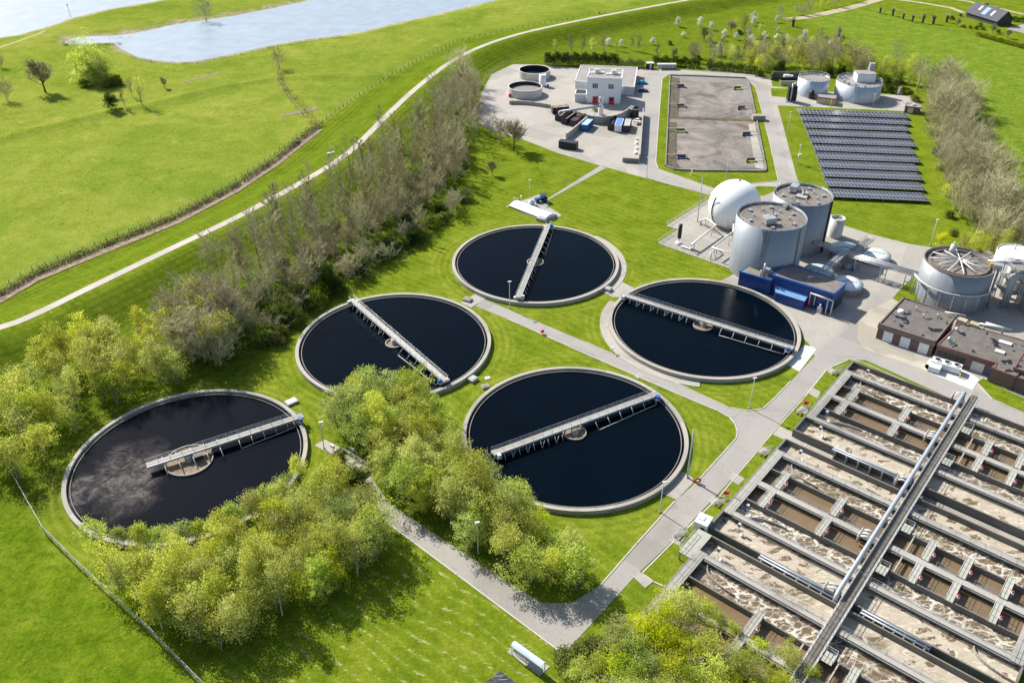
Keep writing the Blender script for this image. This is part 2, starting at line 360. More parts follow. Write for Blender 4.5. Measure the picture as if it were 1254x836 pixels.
def heights(X, Y):
    d = seg_dist(X, Y, dike)
    Z = DIKE_H*sstep(19, 2.6, d)
    fl = signed(X, Y, FL)
    Z = Z+.9*np.exp(-(seg_dist(X, Y, SUMDIKE)/3.2)**2)
    Z = Z+(sstep(6, 40, fl))*(.22*wav(X, Y, 17, 1)+.12*wav(X, Y, 7, 2))
    Z = Z-.5*np.exp(-(seg_dist(X, Y, ditch)/1.6)**2)
    for rv in (RV1, RV2):
        s = signed(X, Y, rv)+.7*wav(X, Y, 5, 3)*.6
        Z = np.where(s > -14, Z*(1-sstep(-14, -5, s))+(-1.0)*sstep(-9, 0, s)-1.6*sstep(0, 6, s), Z)
    return Z
def zt(x, y): return float(heights(np.array([x], float), np.array([y], float))[0])
def axis(lo, hi, st, far):
    a = list(np.arange(lo, hi+.01, st)); s = st; v = hi; post = []
    while v < far: s *= 1.5; v += s; post.append(v)
    s = st; v = lo; pre = []
    while v > -far: s *= 1.5; v -= s; pre.append(v)
    return np.array(pre[::-1]+a+post)
GX = axis(-330, 345, 2.2, 4000); GY = axis(50, 585, 2.2, 4000)
XX, YY = np.meshgrid(GX, GY); ZZ = heights(XX, YY)
nx, ny = len(GX), len(GY)
me = bpy.data.meshes.new('ground')
idx = np.arange(nx*ny).reshape(ny, nx)
q = np.stack([idx[:-1, :-1], idx[:-1, 1:], idx[1:, 1:], idx[1:, :-1]], -1).reshape(-1, 4)
me.from_pydata(np.stack([XX, YY, ZZ], -1).reshape(-1, 3).tolist(), [], q.tolist())
fl = signed(XX, YY, FL); rv = np.maximum(signed(XX, YY, RV1), signed(XX, YY, RV2))
zone = np.zeros((ny, nx, 4), np.float32)
zone[..., 0] = sstep(-1.5, 1.5, fl)
zone[..., 1] = np.maximum(sstep(-7.5, -1.5, rv+2.4*wav(XX, YY, 6, 5)), 0)
zone[..., 2] = np.maximum.reduce([sstep(-3, 4, signed(XX, YY, ROUGH)), sstep(-3, 4, signed(XX, YY, BRUSH)), sstep(-2, 2, signed(XX, YY, BRUSH2)), .35*sstep(-8, 5, signed(XX, YY, ORCH))])
dd = seg_dist(XX, YY, dike)
zone[..., 2] = np.maximum(zone[..., 2], .42*sstep(3.0, 5.0, dd)*sstep(23, 17, dd)*(fl < 0)*(YY < 460))
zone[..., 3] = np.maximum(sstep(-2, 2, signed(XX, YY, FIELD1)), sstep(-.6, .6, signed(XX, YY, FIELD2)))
tank_c = [(5.83, 188.04), (-24.91, 152.08), (41.63, 158.53), (11.37, 122.23), (-56.78, 115.02)]
rd = np.min([np.hypot(XX-a*1.11, YY-b*1.11) for a, b in tank_c], axis=0)-22.7
near = sstep(9, 3, rd)*(rd > -3)
mow = np.zeros((ny, nx, 4), np.float32); mow[..., 0] = np.where(near > 0, rd, dd); mow[..., 1] = sstep(32, 26, dd)*sstep(2, 4, dd)*(near <= 0); mow[..., 2] = near; mow[..., 3] = 1
at = me.color_attributes.new('mow', 'FLOAT_COLOR', 'POINT'); at.data.foreach_set('color', mow.reshape(-1))
at = me.color_attributes.new('zone', 'FLOAT_COLOR', 'POINT'); at.data.foreach_set('color', zone.reshape(-1))
me.polygons.foreach_set('use_smooth', [True]*len(q)); me.update()
ground = bpy.data.objects.new('ground', me); COL.objects.link(ground); struct(ground)
def make_grass():
    m, nt, out = newmat('grass'); n = N(nt); p = n.pos()
    za = n('Attribute', attribute_name='zone'); zc = n('SeparateColor', {'Color': za.outputs['Color']}).outputs
    big = n.noise(p, .018, 5, .6, .4); mid = n.noise(p, .16, 6, .65); fine = n.noise(p, 1.7, 4, .7); grain = n.noise(p, 7, 2, .7)
    v = n('VectorMath', {0: p, 1: (VX[0], VX[1], 0)}, operation='DOT_PRODUCT').outputs['Value']
    u = n('VectorMath', {0: p, 1: (UX[0], UX[1], 0)}, operation='DOT_PRODUCT').outputs['Value']
    wob = n.math('MULTIPLY_ADD', n.noise(p, .08, 4), 5.5, 0)
    st = n.math('MULTIPLY_ADD', n.math('SINE', n.math('MULTIPLY', n.math('ADD', v, wob), 2*PI/2.3)), .5, .5)
    lawn = n.ramp(mid, [(.28, (.070, .116, .006)), (.5, (.120, .164, .010)), (.75, (.182, .214, .020))])
    lawn = n.mix(n.math('MULTIPLY', n.math('MULTIPLY', st, st), .20), lawn, (.22, .27, .04))
    cut = n.math('MULTIPLY', n.math('GREATER_THAN', n.math('MULTIPLY', st, n.noise(n('Mapping', {'Vector': p, 'Rotation': (0, 0, -UA), 'Scale': (.28, 1.6, 1)}).outputs[0], 1.0, 5, .75)), .535), .6)
    pd = n('VectorMath', {0: p, 1: (-14, 88, 0)}, operation='DISTANCE').outputs['Value']
    lawn = n.mix(n.math('MULTIPLY', cut, n.math('MULTIPLY_ADD', pd, -.045, 1.75, clamp=True)), lawn, (.40, .34, .16))
    lawn = n.mix(n.math('MULTIPLY', n.math('GREATER_THAN', n.noise(p, .34, 6, .7), .62), .30), lawn, (.24, .24, .02))
    flood = n.ramp(n.math('MULTIPLY_ADD', big, .5, n.math('MULTIPLY', mid, .5)), [(.3, (.128, .176, .018)), (.5, (.182, .224, .030)), (.7, (.255, .270, .056))])
    flood = n.mix(n.math('MULTIPLY', n.math('GREATER_THAN', n.noise(p, .30, 7, .72), .625), .5), flood, (.07, .115, .010))
    flood = n.mix(n.math('MULTIPLY', n.math('GREATER_THAN', n.noise(p, .07, 8, .75, 1.0), .62), .5), flood, (.30, .28, .10))
    flood = n.mix(n.math('MULTIPLY', n.math('GREATER_THAN', n.noise(p, 1.1, 5, .7), .62), .5), flood, (.08, .13, .012))
    pch = n.noise(p, .035, 6, .7, .8)
    flood = n.mix(.8, flood, n.ramp(pch, [(.36, (.72, .84, .7)), (.5, (1, 1, 1)), (.64, (1.16, 1.08, 1.2))]), 'MULTIPLY')
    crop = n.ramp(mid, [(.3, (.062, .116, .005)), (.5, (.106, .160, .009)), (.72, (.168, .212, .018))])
    crop = n.mix(n.math('MULTIPLY_ADD', n.sep(p)[1], .02, -5.0, clamp=True), crop, n.ramp(mid, [(.3, (.100, .165, .014)), (.5, (.138, .202, .020)), (.72, (.190, .240, .035))]))  # far crop paler: distance haze painted into the field colour
    rough = n.ramp(n.noise(p, .45, 6, .7, .6), [(.3, (.040, .066, .006)), (.48, (.082, .120, .009)), (.7, (.150, .180, .022))])
    sand = n.ramp(n.noise(p, .5, 6, .7), [(.3, (.20, .15, .09)), (.6, (.42, .35, .24))])
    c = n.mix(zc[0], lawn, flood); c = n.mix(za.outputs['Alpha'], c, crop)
    # attribute alpha is 0 on sheets that carry no zone
    c = n.mix(zc[2], c, rough)
    c = n.mix(n.math('MULTIPLY', zc[1], n.math('MULTIPLY_ADD', n.noise(p, .22, 6, .7), 3.4, -1.0, clamp=True), clamp=True), c, sand)
    c = n.mix(.5, c, n.ramp(fine, [(.3, (.42, .45, .4)), (.5, (1, 1, 1)), (.72, (1.5, 1.48, 1.4))]), 'MULTIPLY')
    c = n.mix(.55, c, n.ramp(grain, [(.3, (.38, .4, .36)), (.5, (1, 1, 1)), (.72, (1.6, 1.58, 1.5))]), 'MULTIPLY')
    clump = n.noise(p, .62, 5, .75, .8)
    c = n.mix(n.math('MULTIPLY_ADD', za.outputs['Alpha'], .35, .3), c, n.ramp(clump, [(.34, (.45, .5, .4)), (.5, (1, 1, 1)), (.7, (1.35, 1.32, 1.2))]), 'MULTIPLY')
    da = n('Attribute', attribute_name='mow').outputs; ds = n('SeparateColor', {'Color': da['Color']}).outputs
    dw = n.math('ADD', ds[0], n.math('MULTIPLY', n.noise(p, .05, 3), 3.0))
    ln = n.math('MULTIPLY_ADD', n.math('SINE', n.math('MULTIPLY', dw, 2*PI/2.1)), .5, .5)
    ln = n.math('MULTIPLY', n.math('MULTIPLY', ln, ln), n.math('MULTIPLY', ds[1], n.math('MULTIPLY_ADD', n.noise(n('Mapping', {'Vector': p, 'Scale': (.05, .05, 1)}).outputs[0], 1, 3), 1.6, -.3, clamp=True)))
    c = n.mix(n.math('MULTIPLY', ln, .85), c, (.045, .085, .006))
    rg = n.math('MULTIPLY_ADD', n.math('SINE', n.math('MULTIPLY', ds[0], 2*PI/1.7)), .5, .5)
    c = n.mix(n.math('MULTIPLY', n.math('MULTIPLY', rg, ds[2]), n.math('MULTIPLY_ADD', mid, 1.3, -.42, clamp=True)), c, (.30, .30, .05))
    spk = n.math('LESS_THAN', n('TexVoronoi', {'Vector': p, 'Scale': 1.3}).outputs['Distance'], n.math('MULTIPLY', n.math('GREATER_THAN', n.noise(p, .09, 4), .56), .05))
    c = n.mix(n.math('MULTIPLY', spk, .55), c, (.75, .75, .6))
    h = n.math('ADD', n.math('MULTIPLY', fine, .8), n.math('MULTIPLY', grain, .35))
    b = n.bump(h, n.math('MULTIPLY_ADD', n.math('MAXIMUM', zc[2], za.outputs['Alpha']), .35, .35), .35)
    n.bsdf(out, **{'Base Color': c, 'Roughness': 1.0, 'Specular IOR Level': 0.0, 'Normal': b}); return m
MG = make_grass(); me.materials.append(MG)
# water of the river and its side channel
MRIV = M_water('river_water', (.24, .288, .335), .30, 1.1, .8)  # pale base colour stands in for sky glare on the river
def wsheet(name, poly):
    b = MB(); cx = sum(p[0] for p in poly)/len(poly); cy = sum(p[1] for p in poly)/len(poly)
    b.sheet(poly, -1.0); return struct(b.build(name, MRIV))
def grow(poly, d):
    n = len(poly); a = sum(poly[i][0]*poly[(i+1) % n][1]-poly[(i+1) % n][0]*poly[i][1] for i in range(n)); sg = 1 if a > 0 else -1; out = []
    for i in range(n):
        p, q = poly[i-1], poly[(i+1) % n]; dx, dy = q[0]-p[0], q[1]-p[1]; L = math.hypot(dx, dy) or 1
        out.append((poly[i][0]+sg*dy/L*d, poly[i][1]-sg*dx/L*d))
    return out
wsheet('river', grow(RV1, 3)); wsheet('river_channel', grow(RV2, 2.5))
# ------------------------------------------------------------------ paving
CON = (.40, .375, .33); CON_D = (.26, .24, .205)
MROAD = M_pave('worn_asphalt', (.285, .266, .238), (.195, .180, .158))
MYARD = M_pave('yard_paving', (.322, .296, .257), (.215, .195, .166))
MCONC = M_pave('concrete_slabs', (.36, .335, .29), (.25, .23, .20), joint=2.2, ang=-UA)
MPALE = M_pave('pale_slabs', (.60, .585, .55), (.50, .48, .44), joint=2.4, ang=-UA)
MGRAV = M_pave('gravel', (.37, .335, .27), (.23, .205, .16))
MPATH = M_pave('dike_path_paving', (.39, .35, .295), (.31, .275, .23))
MKERB = M_plain('kerb_concrete', (.46, .43, .37), .85)
MDIRT = M_plain('bare_earth', (.205, .155, .10), .95, var=.7, scale=.6)
def sheet(name, poly, z, mat):
    o = struct(MB().sheet(poly, z).build(name, mat))
    if mat is MG:
      for nm in ('zone', 'mow'):
        a = o.data.color_attributes.new(nm, 'FLOAT_COLOR', 'POINT'); a.data.foreach_set('color', [0.0]*(4*len(o.data.vertices)))
    return o
kerbs = MB()
def kerb(poly, closed=True, z=.02, h=.12):
    pts = list(poly)+([poly[0]] if closed else [])
    for a, b in zip(pts, pts[1:]): kerbs.seg(a, b, .22, z-.01, z+h, .05)
def lawn(name, poly, kb=True, z=.09):
    if kb: kerb(poly)
    return sheet(name, poly, z, MG)
b = MB(); b.ribbon(dike, 2.5, zt, .06, 3.0); struct(b.build('dike_path', MPATH))
b = MB(); b.ribbon([(x+.7, y-2.1) for x, y in ditch], 4.2, zt, .14, 2.0); struct(b.build('ditch_bank', MDIRT))
b = MB(); b.ribbon(GP([(345, 142), (360, 139), (380, 135), (389, 132)]), 3, zt, .08, 2); struct(b.build('field_track', MDIRT))
b = MB(); b.ribbon(GP([(226, 101), (245, 96), (258, 92), (268, 89)]), 2.0, zt, .06, 2); struct(b.build('sand_patch', MDIRT))
b = MB(); b.ribbon(GP([(-10, 62), (15, 53), (40, 44), (55, 38)]), 2.4, zt, .05, 3); struct(b.build('grass_track', M_plain('worn_grass', (.27, .27, .08), .95, var=.3, scale=.4)))
for k, (pl, wd) in enumerate([([(960, 24), (985, 22), (1010, 17), (1045, 9), (1075, 0), (1100, -8)], 6), ([(1095, -1), (1130, 4), (1165, 10), (1180, 16)], 3.5), ([(1150, -4), (1185, 2), (1254, 18)], 3)]):
    b = MB(); b.ribbon(GP(pl), wd, zt, .06, 4); struct(b.build('dirt_track', M_plain('dry_reed_earth', (.36, .30, .19), .95, var=.35, scale=.3)))
# thin spring air: far fields fade a little
if HAZE:
    hb = MB(); hb.box(0, 420, -6, 1900, 1300, 121); hz = hb.build('haze', newmat('haze_air')[0]); hz['kind'] = 'stuff'; hz['label'] = 'thin pale haze over the fields'
    hm = hz.data.materials[0].node_tree; ho = [x for x in hm.nodes if x.type == 'OUTPUT_MATERIAL'][0]; pv = hm.nodes.new('ShaderNodeVolumePrincipled')
    pv.inputs['Color'].default_value = (.92, .95, 1, 1); pv.inputs['Density'].default_value = HAZE; pv.inputs['Anisotropy'].default_value = .1; hm.links.new(pv.outputs[0], ho.inputs['Volume'])
# the main plant yard with its two long roads
yard = GP([(690, 801), (474, 640), (436, 576), (405, 556), (385, 545), (398, 538), (440, 560), (474, 614), (560, 672), (663, 738), (700, 738), (735.6, 716), (780, 665), (826, 614), (853, 590), (901, 537), (903, 529), (900, 519), (893, 511), (879, 503), (800, 470), (718, 434), (640, 398), (582, 375), (592, 366), (720, 420), (800, 456), (892, 499), (915.7, 503), (934, 500.5), (979, 456), (1000, 440), (980, 400), (940, 360), (880, 345), (905, 333), (804.8, 298), (831, 281), (815.5, 277), (869.4, 243), (880, 236), (935, 240), (965, 228), (975, 228), (1000, 245), (1032, 276), (1067, 287), (1112, 298.5), (1140, 303), (1290, 312), (1330, 380), (1330, 560), (1254, 506), (1170, 466), (1100, 440), (1060, 430), (1036, 440), (1010, 458), (960, 512), (900, 583), (826, 660), (777, 706)])
sheet('plant_yard', yard, .03, MYARD)
sheet('road', GP([(690, 801), (474, 640), (460, 600), (474, 614), (560, 672), (663, 738), (700, 738), (735.6, 716), (780, 665), (826, 614), (853, 590), (901, 537), (903, 529), (900, 519), (893, 511), (879, 503), (800, 470), (718, 434), (640, 398), (582, 375), (592, 366), (720, 420), (800, 456), (892, 499), (915.7, 503), (934, 500.5), (979, 456), (1025, 408), (1098, 335), (1112, 299), (1137, 303), (1115, 350), (1050, 415), (1060, 421), (1150, 455), (1254, 505), (1254, 528), (1060, 441), (1036, 441), (1023, 444), (960, 512), (900, 583), (826, 660), (777, 706)]), .05, MROAD)
# lawns that lie in the yard
sheet('lawn', GP([(1093, 365), (1105, 352), (1122, 336), (1140, 345), (1125, 372), (1110, 376)]), .09, MG)
lawn('lawn', GP([(1013, 452), (1040, 440), (1056, 444), (1100, 463), (1200, 510), (1254, 535), (1254, 560), (1040, 480), (860, 700), (813, 718), (800, 712), (786, 702), (826, 662), (879, 610), (947, 529), (985, 487)]), z=.075)
lawn('lawn', GP([(1196, 468), (1204, 463), (1238, 480), (1254, 487), (1290, 505), (1290, 525), (1254, 506), (1215, 489)]))
# kerbs along the roads
for pl in ([(735.6, 716), (780, 665), (826, 614)], [(853, 590), (876, 565), (901, 537), (903, 529), (900, 519), (893, 511), (879, 503), (840, 487), (718, 434), (622, 391)], [(718, 419.5), (800, 456), (892, 499), (915.7, 503), (934, 500.5), (950, 486), (968, 467)], [(690, 801), (560, 704), (474, 640)]):
    kerb(GP(pl), False)
struct(kerbs.build('kerb', MKERB)); kerbs = MB()
# pale aprons, slabs and small paths
sheet('pavement', GP(zm((730, 330, 1000), 1254, [(1090, 545), (1180, 430), (1230, 440), (1254, 455), (1155, 582)])), .07, MPALE)
sheet('pavement', GP([(951, 352), (905, 337), (888, 344), (930, 356), (968, 386), (984, 415), (1000, 428), (1024, 405), (1044, 388), (1010, 392), (960, 372)]), .045, MCONC)
sheet('pavement', GP(zm((540, 260, 780), 1254, [(125, 580), (235, 512), (298, 545), (195, 610)])), .06, MCONC)
sheet('pavement', GP(zm((540, 260, 780), 1254, [(1020, 505), (1140, 435), (1235, 485), (1165, 545), (1100, 545)])), .06, MCONC)
sheet('pavement', GP(zm((555, 435, 860), 1244, [(1040, 690), (1060, 640), (1150, 580), (1200, 615), (1195, 640), (1115, 722)])), .065, MCONC)
sheet('pavement', GP([(793, 452), (800, 448), (806, 452), (799, 457)]), .06, MCONC)
sheet('pavement', GP([(776, 460), (783, 456), (789, 459), (781, 464)]), .06, MCONC)
for pl in ([(986, 480), (994, 474), (1005, 480), (1001, 488)], [(946, 532), (955, 522), (990, 538), (980, 547)], [(891, 586), (898, 578), (912, 586), (904, 594)], [(775, 706), (783, 700), (800, 712), (790, 720)], [(865, 613), (872, 607), (884, 613), (876, 620)], [(975, 503), (981, 497), (990, 502), (985, 508)], [(1012, 454), (1017, 450), (1026, 455), (1020, 460)], [(928, 553), (934, 547), (944, 552), (938, 558)], [(818, 662), (828, 650), (840, 656), (832, 668)]):
    sheet('pavement', GP(pl), .095, MCONC)
sheet('gravel_bed', GP([(1051, 392), (1058, 384), (1092, 366), (1100, 372), (1071, 417), (1130, 444), (1150, 452), (1145, 458), (1095, 440), (1060, 428), (1050, 415)]), .07, MGRAV)
sheet('pavement', GP(zm((1140, 390, 1254), 866, [(0, 350), (240, 440), (450, 560), (385, 665), (0, 510), (-60, 450)])), .07, MPALE)
# far sludge yard with its roads
yard2 = GP([(628, 79), (660, 79.5), (708, 83), (785, 84), (838, 86), (917, 91), (944, 95), (946, 106), (958, 150), (975, 215), (980, 228), (960, 232), (955, 229), (930, 228), (874, 239), (855, 234), (782, 216), (735, 203), (684, 188), (640, 171), (607, 161), (586, 152.5), (585.5, 134), (588, 117), (602, 91)])
sheet('works_yard', yard2, .03, MYARD)
sheet('road', GP([(788, 90), (838, 89), (905, 93.5), (922, 97), (938, 107), (955, 165), (972, 226), (957, 229), (947, 190), (925, 103), (908, 96.5), (838, 91), (812, 96), (803, 196), (807, 211), (870, 234), (868, 239), (782, 216), (785, 150)]), .05, MROAD)
lawn('lawn', GP([(819, 91.5), (811, 97), (808, 130), (803, 198), (806, 207), (840, 219), (874, 231), (920, 225), (953, 222), (946, 190), (936, 148), (925, 107), (913, 96), (860, 92)]))
sheet('pavement', GP([(947, 121), (951, 129.5), (1030, 133), (1107, 136.5), (1129, 138), (1123, 118), (1080, 116), (1000, 112), (945, 106)]), .05, MCONC)
sheet('pavement', GP([(668, 245), (735, 203), (742, 206), (672, 244.5)]), .04, MROAD)
sheet('lawn', GP([(945, 118), (944, 108), (975, 109), (968, 120)]), .075, MG)
struct(kerbs.build('kerb', MKERB))
sheet('road', GP([(1238, 33), (1254, 30), (1290, 35), (1290, 45), (1254, 41), (1232, 36)]), .05, MROAD)
# ------------------------------------------------------------------ shared materials
MTANK = M_pave('tank_concrete', (.345, .318, .272), (.20, .185, .155))
MWALL = M_pave('basin_concrete', (.165, .150, .128), (.085, .077, .066))
MDECK = M_pave('deck_concrete', (.335, .318, .28), (.20, .187, .165))
MGRATE = M_plain('grey_grating', (.20, .19, .17), .7, var=.25, scale=1.5)
MSTEEL = M_plain('galvanised_steel', (.46, .47, .48), .42, .55, var=.15, scale=1.2)
MPALEST = M_plain('pale_steel', (.54, .53, .50), .5, .1, var=.12)
MPIPE = M_plain('pale_blue_pipe', (.36, .395, .44), .4, .25, var=.1)
MBLUE = M_plain('blue_paint', (.03, .12, .36), .4, var=.15)
MRED = M_plain('red_paint', (.55, .025, .04), .4, var=.1)
MYEL = M_plain('yellow_paint', (.65, .45, .03), .5, var=.1)
MBLACK = M_plain('black_steel', (.016, .017, .02), .45, var=.3)
MWHITE = M_plain('white_paint', (.72, .72, .71), .45, var=.06)
MRUST = M_plain('brown_sludge_crust', (.22, .16, .10), .85, var=.4, scale=2)
MDARKW = M_water('settling_water', (.0010, .0034, .0068), .08, 1.9, .20, spec=.07)
MSCUMREFL = M_water('scum_reflection_water', (.004, .0055, .009), .07, 2.6, .07, scum=(.105, .09, .08), spec=.08)  # grey patch: drifting scum plus painted cloud and sky reflection
MLAMP = M_plain('lamp_glass', (.7, .72, .74), .2, var=.02)
def rail(b, pts, h=1.05, post=1.8, r=.035, mid=True):
    """handrail: posts, top rail and knee rail following pts (x,y,z)"""
    for p, q in zip(pts, pts[1:]):
        p, q = Vector(p), Vector(q); L = (q-p).length; n = max(1, int(L/post))
        b.tube([p+Vector((0, 0, h)), q+Vector((0, 0, h))], r, 4, False)
        if mid: b.tube([p+Vector((0, 0, h*.52)), q+Vector((0, 0, h*.52))], r*.8, 4, False)
        for i in range(n+1):
            s = p.lerp(q, i/n); b.tube([s, s+Vector((0, 0, h))], r, 4, False)
# ------------------------------------------------------------------ five round settling tanks
TZ = 1.0
def clarifier(c, r, label, blabel, a, b, well, half=False, water=None, side=1, ledge=None):
    t = thing('settling_tank', label, 'settling tank', (c[0], c[1], 0), 'round settling tanks')
    w = MB(); w.lathe(c, [(r, -.3), (r, TZ-.02), (r-.03, TZ), (r-.80, TZ), (r-.83, TZ-.04), (r-.83, -.6)], 128, smooth=False)
    w.build('rim_wall', MTANK, t)
    l = MB(); l.lathe(c, [(r-1.32, -.6), (r-1.32, .66), (r-1.48, .66), (r-1.48, -.6)], 128, smooth=False)
    l.build('overflow_weir', M_DARKCON, t)
    if ledge:
        k = MB(); k.lathe(c, [(r+2.1, -.1), (r+2.1, .12), (r+.02, .12)], 64, ledge[0], ledge[1], False); k.build('foot_path', MTANK, t)
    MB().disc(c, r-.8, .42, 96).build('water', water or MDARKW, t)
    m = MB(); m.lathe(c, [(well, -.5), (well, .78), (well-.22, .78), (well-.22, -.5)], 40, smooth=False)
    m.build('centre_well', MTANK, t)
    p = MB(); p.disc(c, well-.2, .47, 32); p.build('well_water', MRUST, t)
    p = MB(); p.lathe(c, [(.75, -.5), (.75, 1.6), (.0, 1.65)], 16); p.build('centre_pier', MTANK, t)
    k = MB()
    d = Vector((b[0]-a[0], b[1]-a[1])); L = d.length; d = d/L; ang = math.atan2(d.y, d.x); nn = Vector((-d.y, d.x))*side
    s = thing('scraper_bridge', blabel, 'scraper bridge', ((a[0]+b[0])/2, (a[1]+b[1])/2, TZ), 'scraper bridges over the round tanks')
    z0 = 1.55
    q = MB(); q.seg(a, b, 1.25, z0+.32, z0+.42); q.build('deck', MDECK, s)
    for sg in (-1, 1):
        o = nn*.62*sg; q = MB(); q.seg((a[0]+o.x, a[1]+o.y), (b[0]+o.x, b[1]+o.y), .12, z0, z0+.46); q.build('girder', MPALEST, s)
        q = MB(); rail(q, [(a[0]+o.x, a[1]+o.y, z0+.46), (b[0]+o.x, b[1]+o.y, z0+.46)], 1.0, 2.2, .03); q.build('railing', MSTEEL, s)
    A, Bv = Vector(a), Vector(b); ends = [A, Bv] if not half else [Bv]
    for e in ends:
        inn = (Vector(c)-e).normalized(); g = e+inn*.9
        q = MB(); q.box(g.x, g.y, TZ+.02, .9, 2.6, .5, ang); q.box(g.x, g.y, TZ+.5, .6, 1.7, .12, ang)
        for sg in (-1, 1):
            h = g+Vector((-d.y, d.x))*1.15*sg; q.tube([(h.x-inn.x*.2, h.y-inn.y*.2, TZ+.28), (h.x+inn.x*.35, h.y+inn.y*.35, TZ+.28)], .26, 10)
        q.build('end_carriage', MPALEST, s)
        q = MB(); h = g+nn*1.0; q.box(h.x, h.y, TZ+.52, .7, .9, .65, ang); q.build('drive_motor', MBLUE if e is Bv else MPALEST, s)
    # short scraper posts hang beside one half, a scum frame beside the other
    C = Vector(c)
    far = A if not half else None
    if far is not None:
        n = 9
        for i in range(n):
            p = C+(far-C)*(.18+.70*i/(n-1)); p2 = p+nn*1.25; p1 = p+nn*.6; q = MB()
            q.tube([(p1.x, p1.y, z0+.1), (p2.x, p2.y, .25)], .07, 4)
            if i % 2: q.tube([(p2.x, p2.y, .3), (p1.x+d.x*.9, p1.y+d.y*.9, z0)], .06, 4)
            q.build('scraper_post', MPALEST, s)
    q = MB(); f0, f1 = (.22, .93) if not half else (.42, .95); P = []
    for i in range(6):
        p = C+(Bv-C)*(f0+(f1-f0)*i/5); p2 = p+nn*(1.9-.9*(i/5 if half else i/12)); p1 = p+nn*.6
        q.tube([(p1.x, p1.y, z0+.15), (p2.x, p2.y, .5)], .07, 4); P.append((p2.x, p2.y, .5))
    q.tube(P, .07, 4); q.build('scum_frame', MPALEST, s)
    if half:
        for i in range(5):
            q = MB(); p = A+(Bv-A)*(.10+.085*i)
            q.tube([(p.x-nn.x*1.2, p.y-nn.y*1.2, 1.75), (p.x+nn.x*3.6, p.y+nn.y*3.6, 1.1)], .11, 5)
            q.build('cross_arm', MPALEST, s)
        q = MB(); p = A+(Bv-A)*.30+nn*1.6; q.box(p.x, p.y, .9, 1.6, 1.2, 1.0, ang); q.build('mixer_box', MBLACK, s)
    return t, s
M_DARKCON = M_pave('wet_concrete', (.20, .19, .165), (.10, .095, .08))
def fitc(p): return G(p[0], p[1], TZ)
S = 1.11
def ctr(x, y): return (x*S, y*S)
def zb(p): return G(p[0], p[1], 1.95)
RT = 22.75
C1, C2, C3, C4, C5 = ctr(5.83, 188.04), ctr(-24.91, 152.08), ctr(41.63, 158.53), ctr(11.37, 122.23), ctr(-56.78, 115.02)
clarifier(C1, RT, 'round dark-water settling tank farthest back, its bridge running from front to back', 'narrow walkway bridge running front to back across the farthest round tank', zb((634.5, 364)), zb((672, 274)), 2.3, side=-1, ledge=(-.75, .75))
clarifier(C2, RT, 'round dark-water settling tank partly behind the leafy clump, its bridge slanting down to the right', 'pinkish-grey railed bridge slanting down towards the leafy clump', zb((430, 366)), zb((546, 466)), 2.1, side=-1)
clarifier(C3, RT, 'round dark-water settling tank beside the dark blue building', 'long pale bridge on the tank beside the dark blue building', zb((762, 360)), zb((972, 426)), 2.4, side=-1, ledge=(2.6, 4.5))
clarifier(C4, RT, 'round dark-water settling tank in the middle, between the leafy clump and the road corner', 'pale bridge rising to the right over the middle round tank', zb((603, 555)), zb((806, 481)), 2.4, side=-1)
clarifier(C5, RT, 'round settling tank at the left with grey scum and painted sky reflection on its water', 'short bridge ending at the big round well of the scum-covered tank', zb((179, 570)), zb((371, 508)), 4.6, half=True, water=MSCUMREFL, side=-1)
def hatch(label, px, sx, sy, a, z=.0, h=.5, mat=None):
    g = G(*px); t = thing('valve_chamber', label, 'valve chamber', g, 'concrete valve chambers beside the round tanks')
    q = MB(); q.box(g[0], g[1], z, sx, sy, h, a); q.build('chamber', MTANK, t)
    q = MB(); q.box(g[0], g[1], z+h+.003, sx*.8, sy*.7, .06, a); q.build('cover_plate', mat or MSTEEL, t)
hatch('low concrete chamber with grey lid beside the scum-covered tank', (357, 493), 2.6, 1.9, .7)
hatch('grey-lidded chamber between the two farther left round tanks', (572.5, 368), 2.1, 1.6, -.5, 0, .6, MGRATE)
hatch('grey-lidded chamber on the slab between the farthest tank and the tank by the blue building', (743, 355), 2.6, 1.7, -.7, 0, .8)
hatch('grey-lidded chamber at the near right of the tank with the slanting bridge', (576.5, 464.5), 2.8, 2.0, -.7, 0, .7)
hatch('small dark hatch at the upper left rim of the middle round tank', (594, 474), 1.6, 1.3, .4, 0, .5, MGRATE)
hatch('white slab hatch in the grass between the middle tank and the slanting-bridge tank', (597, 463), 1.3, 1.1, .4, 0, .12, MWHITE)
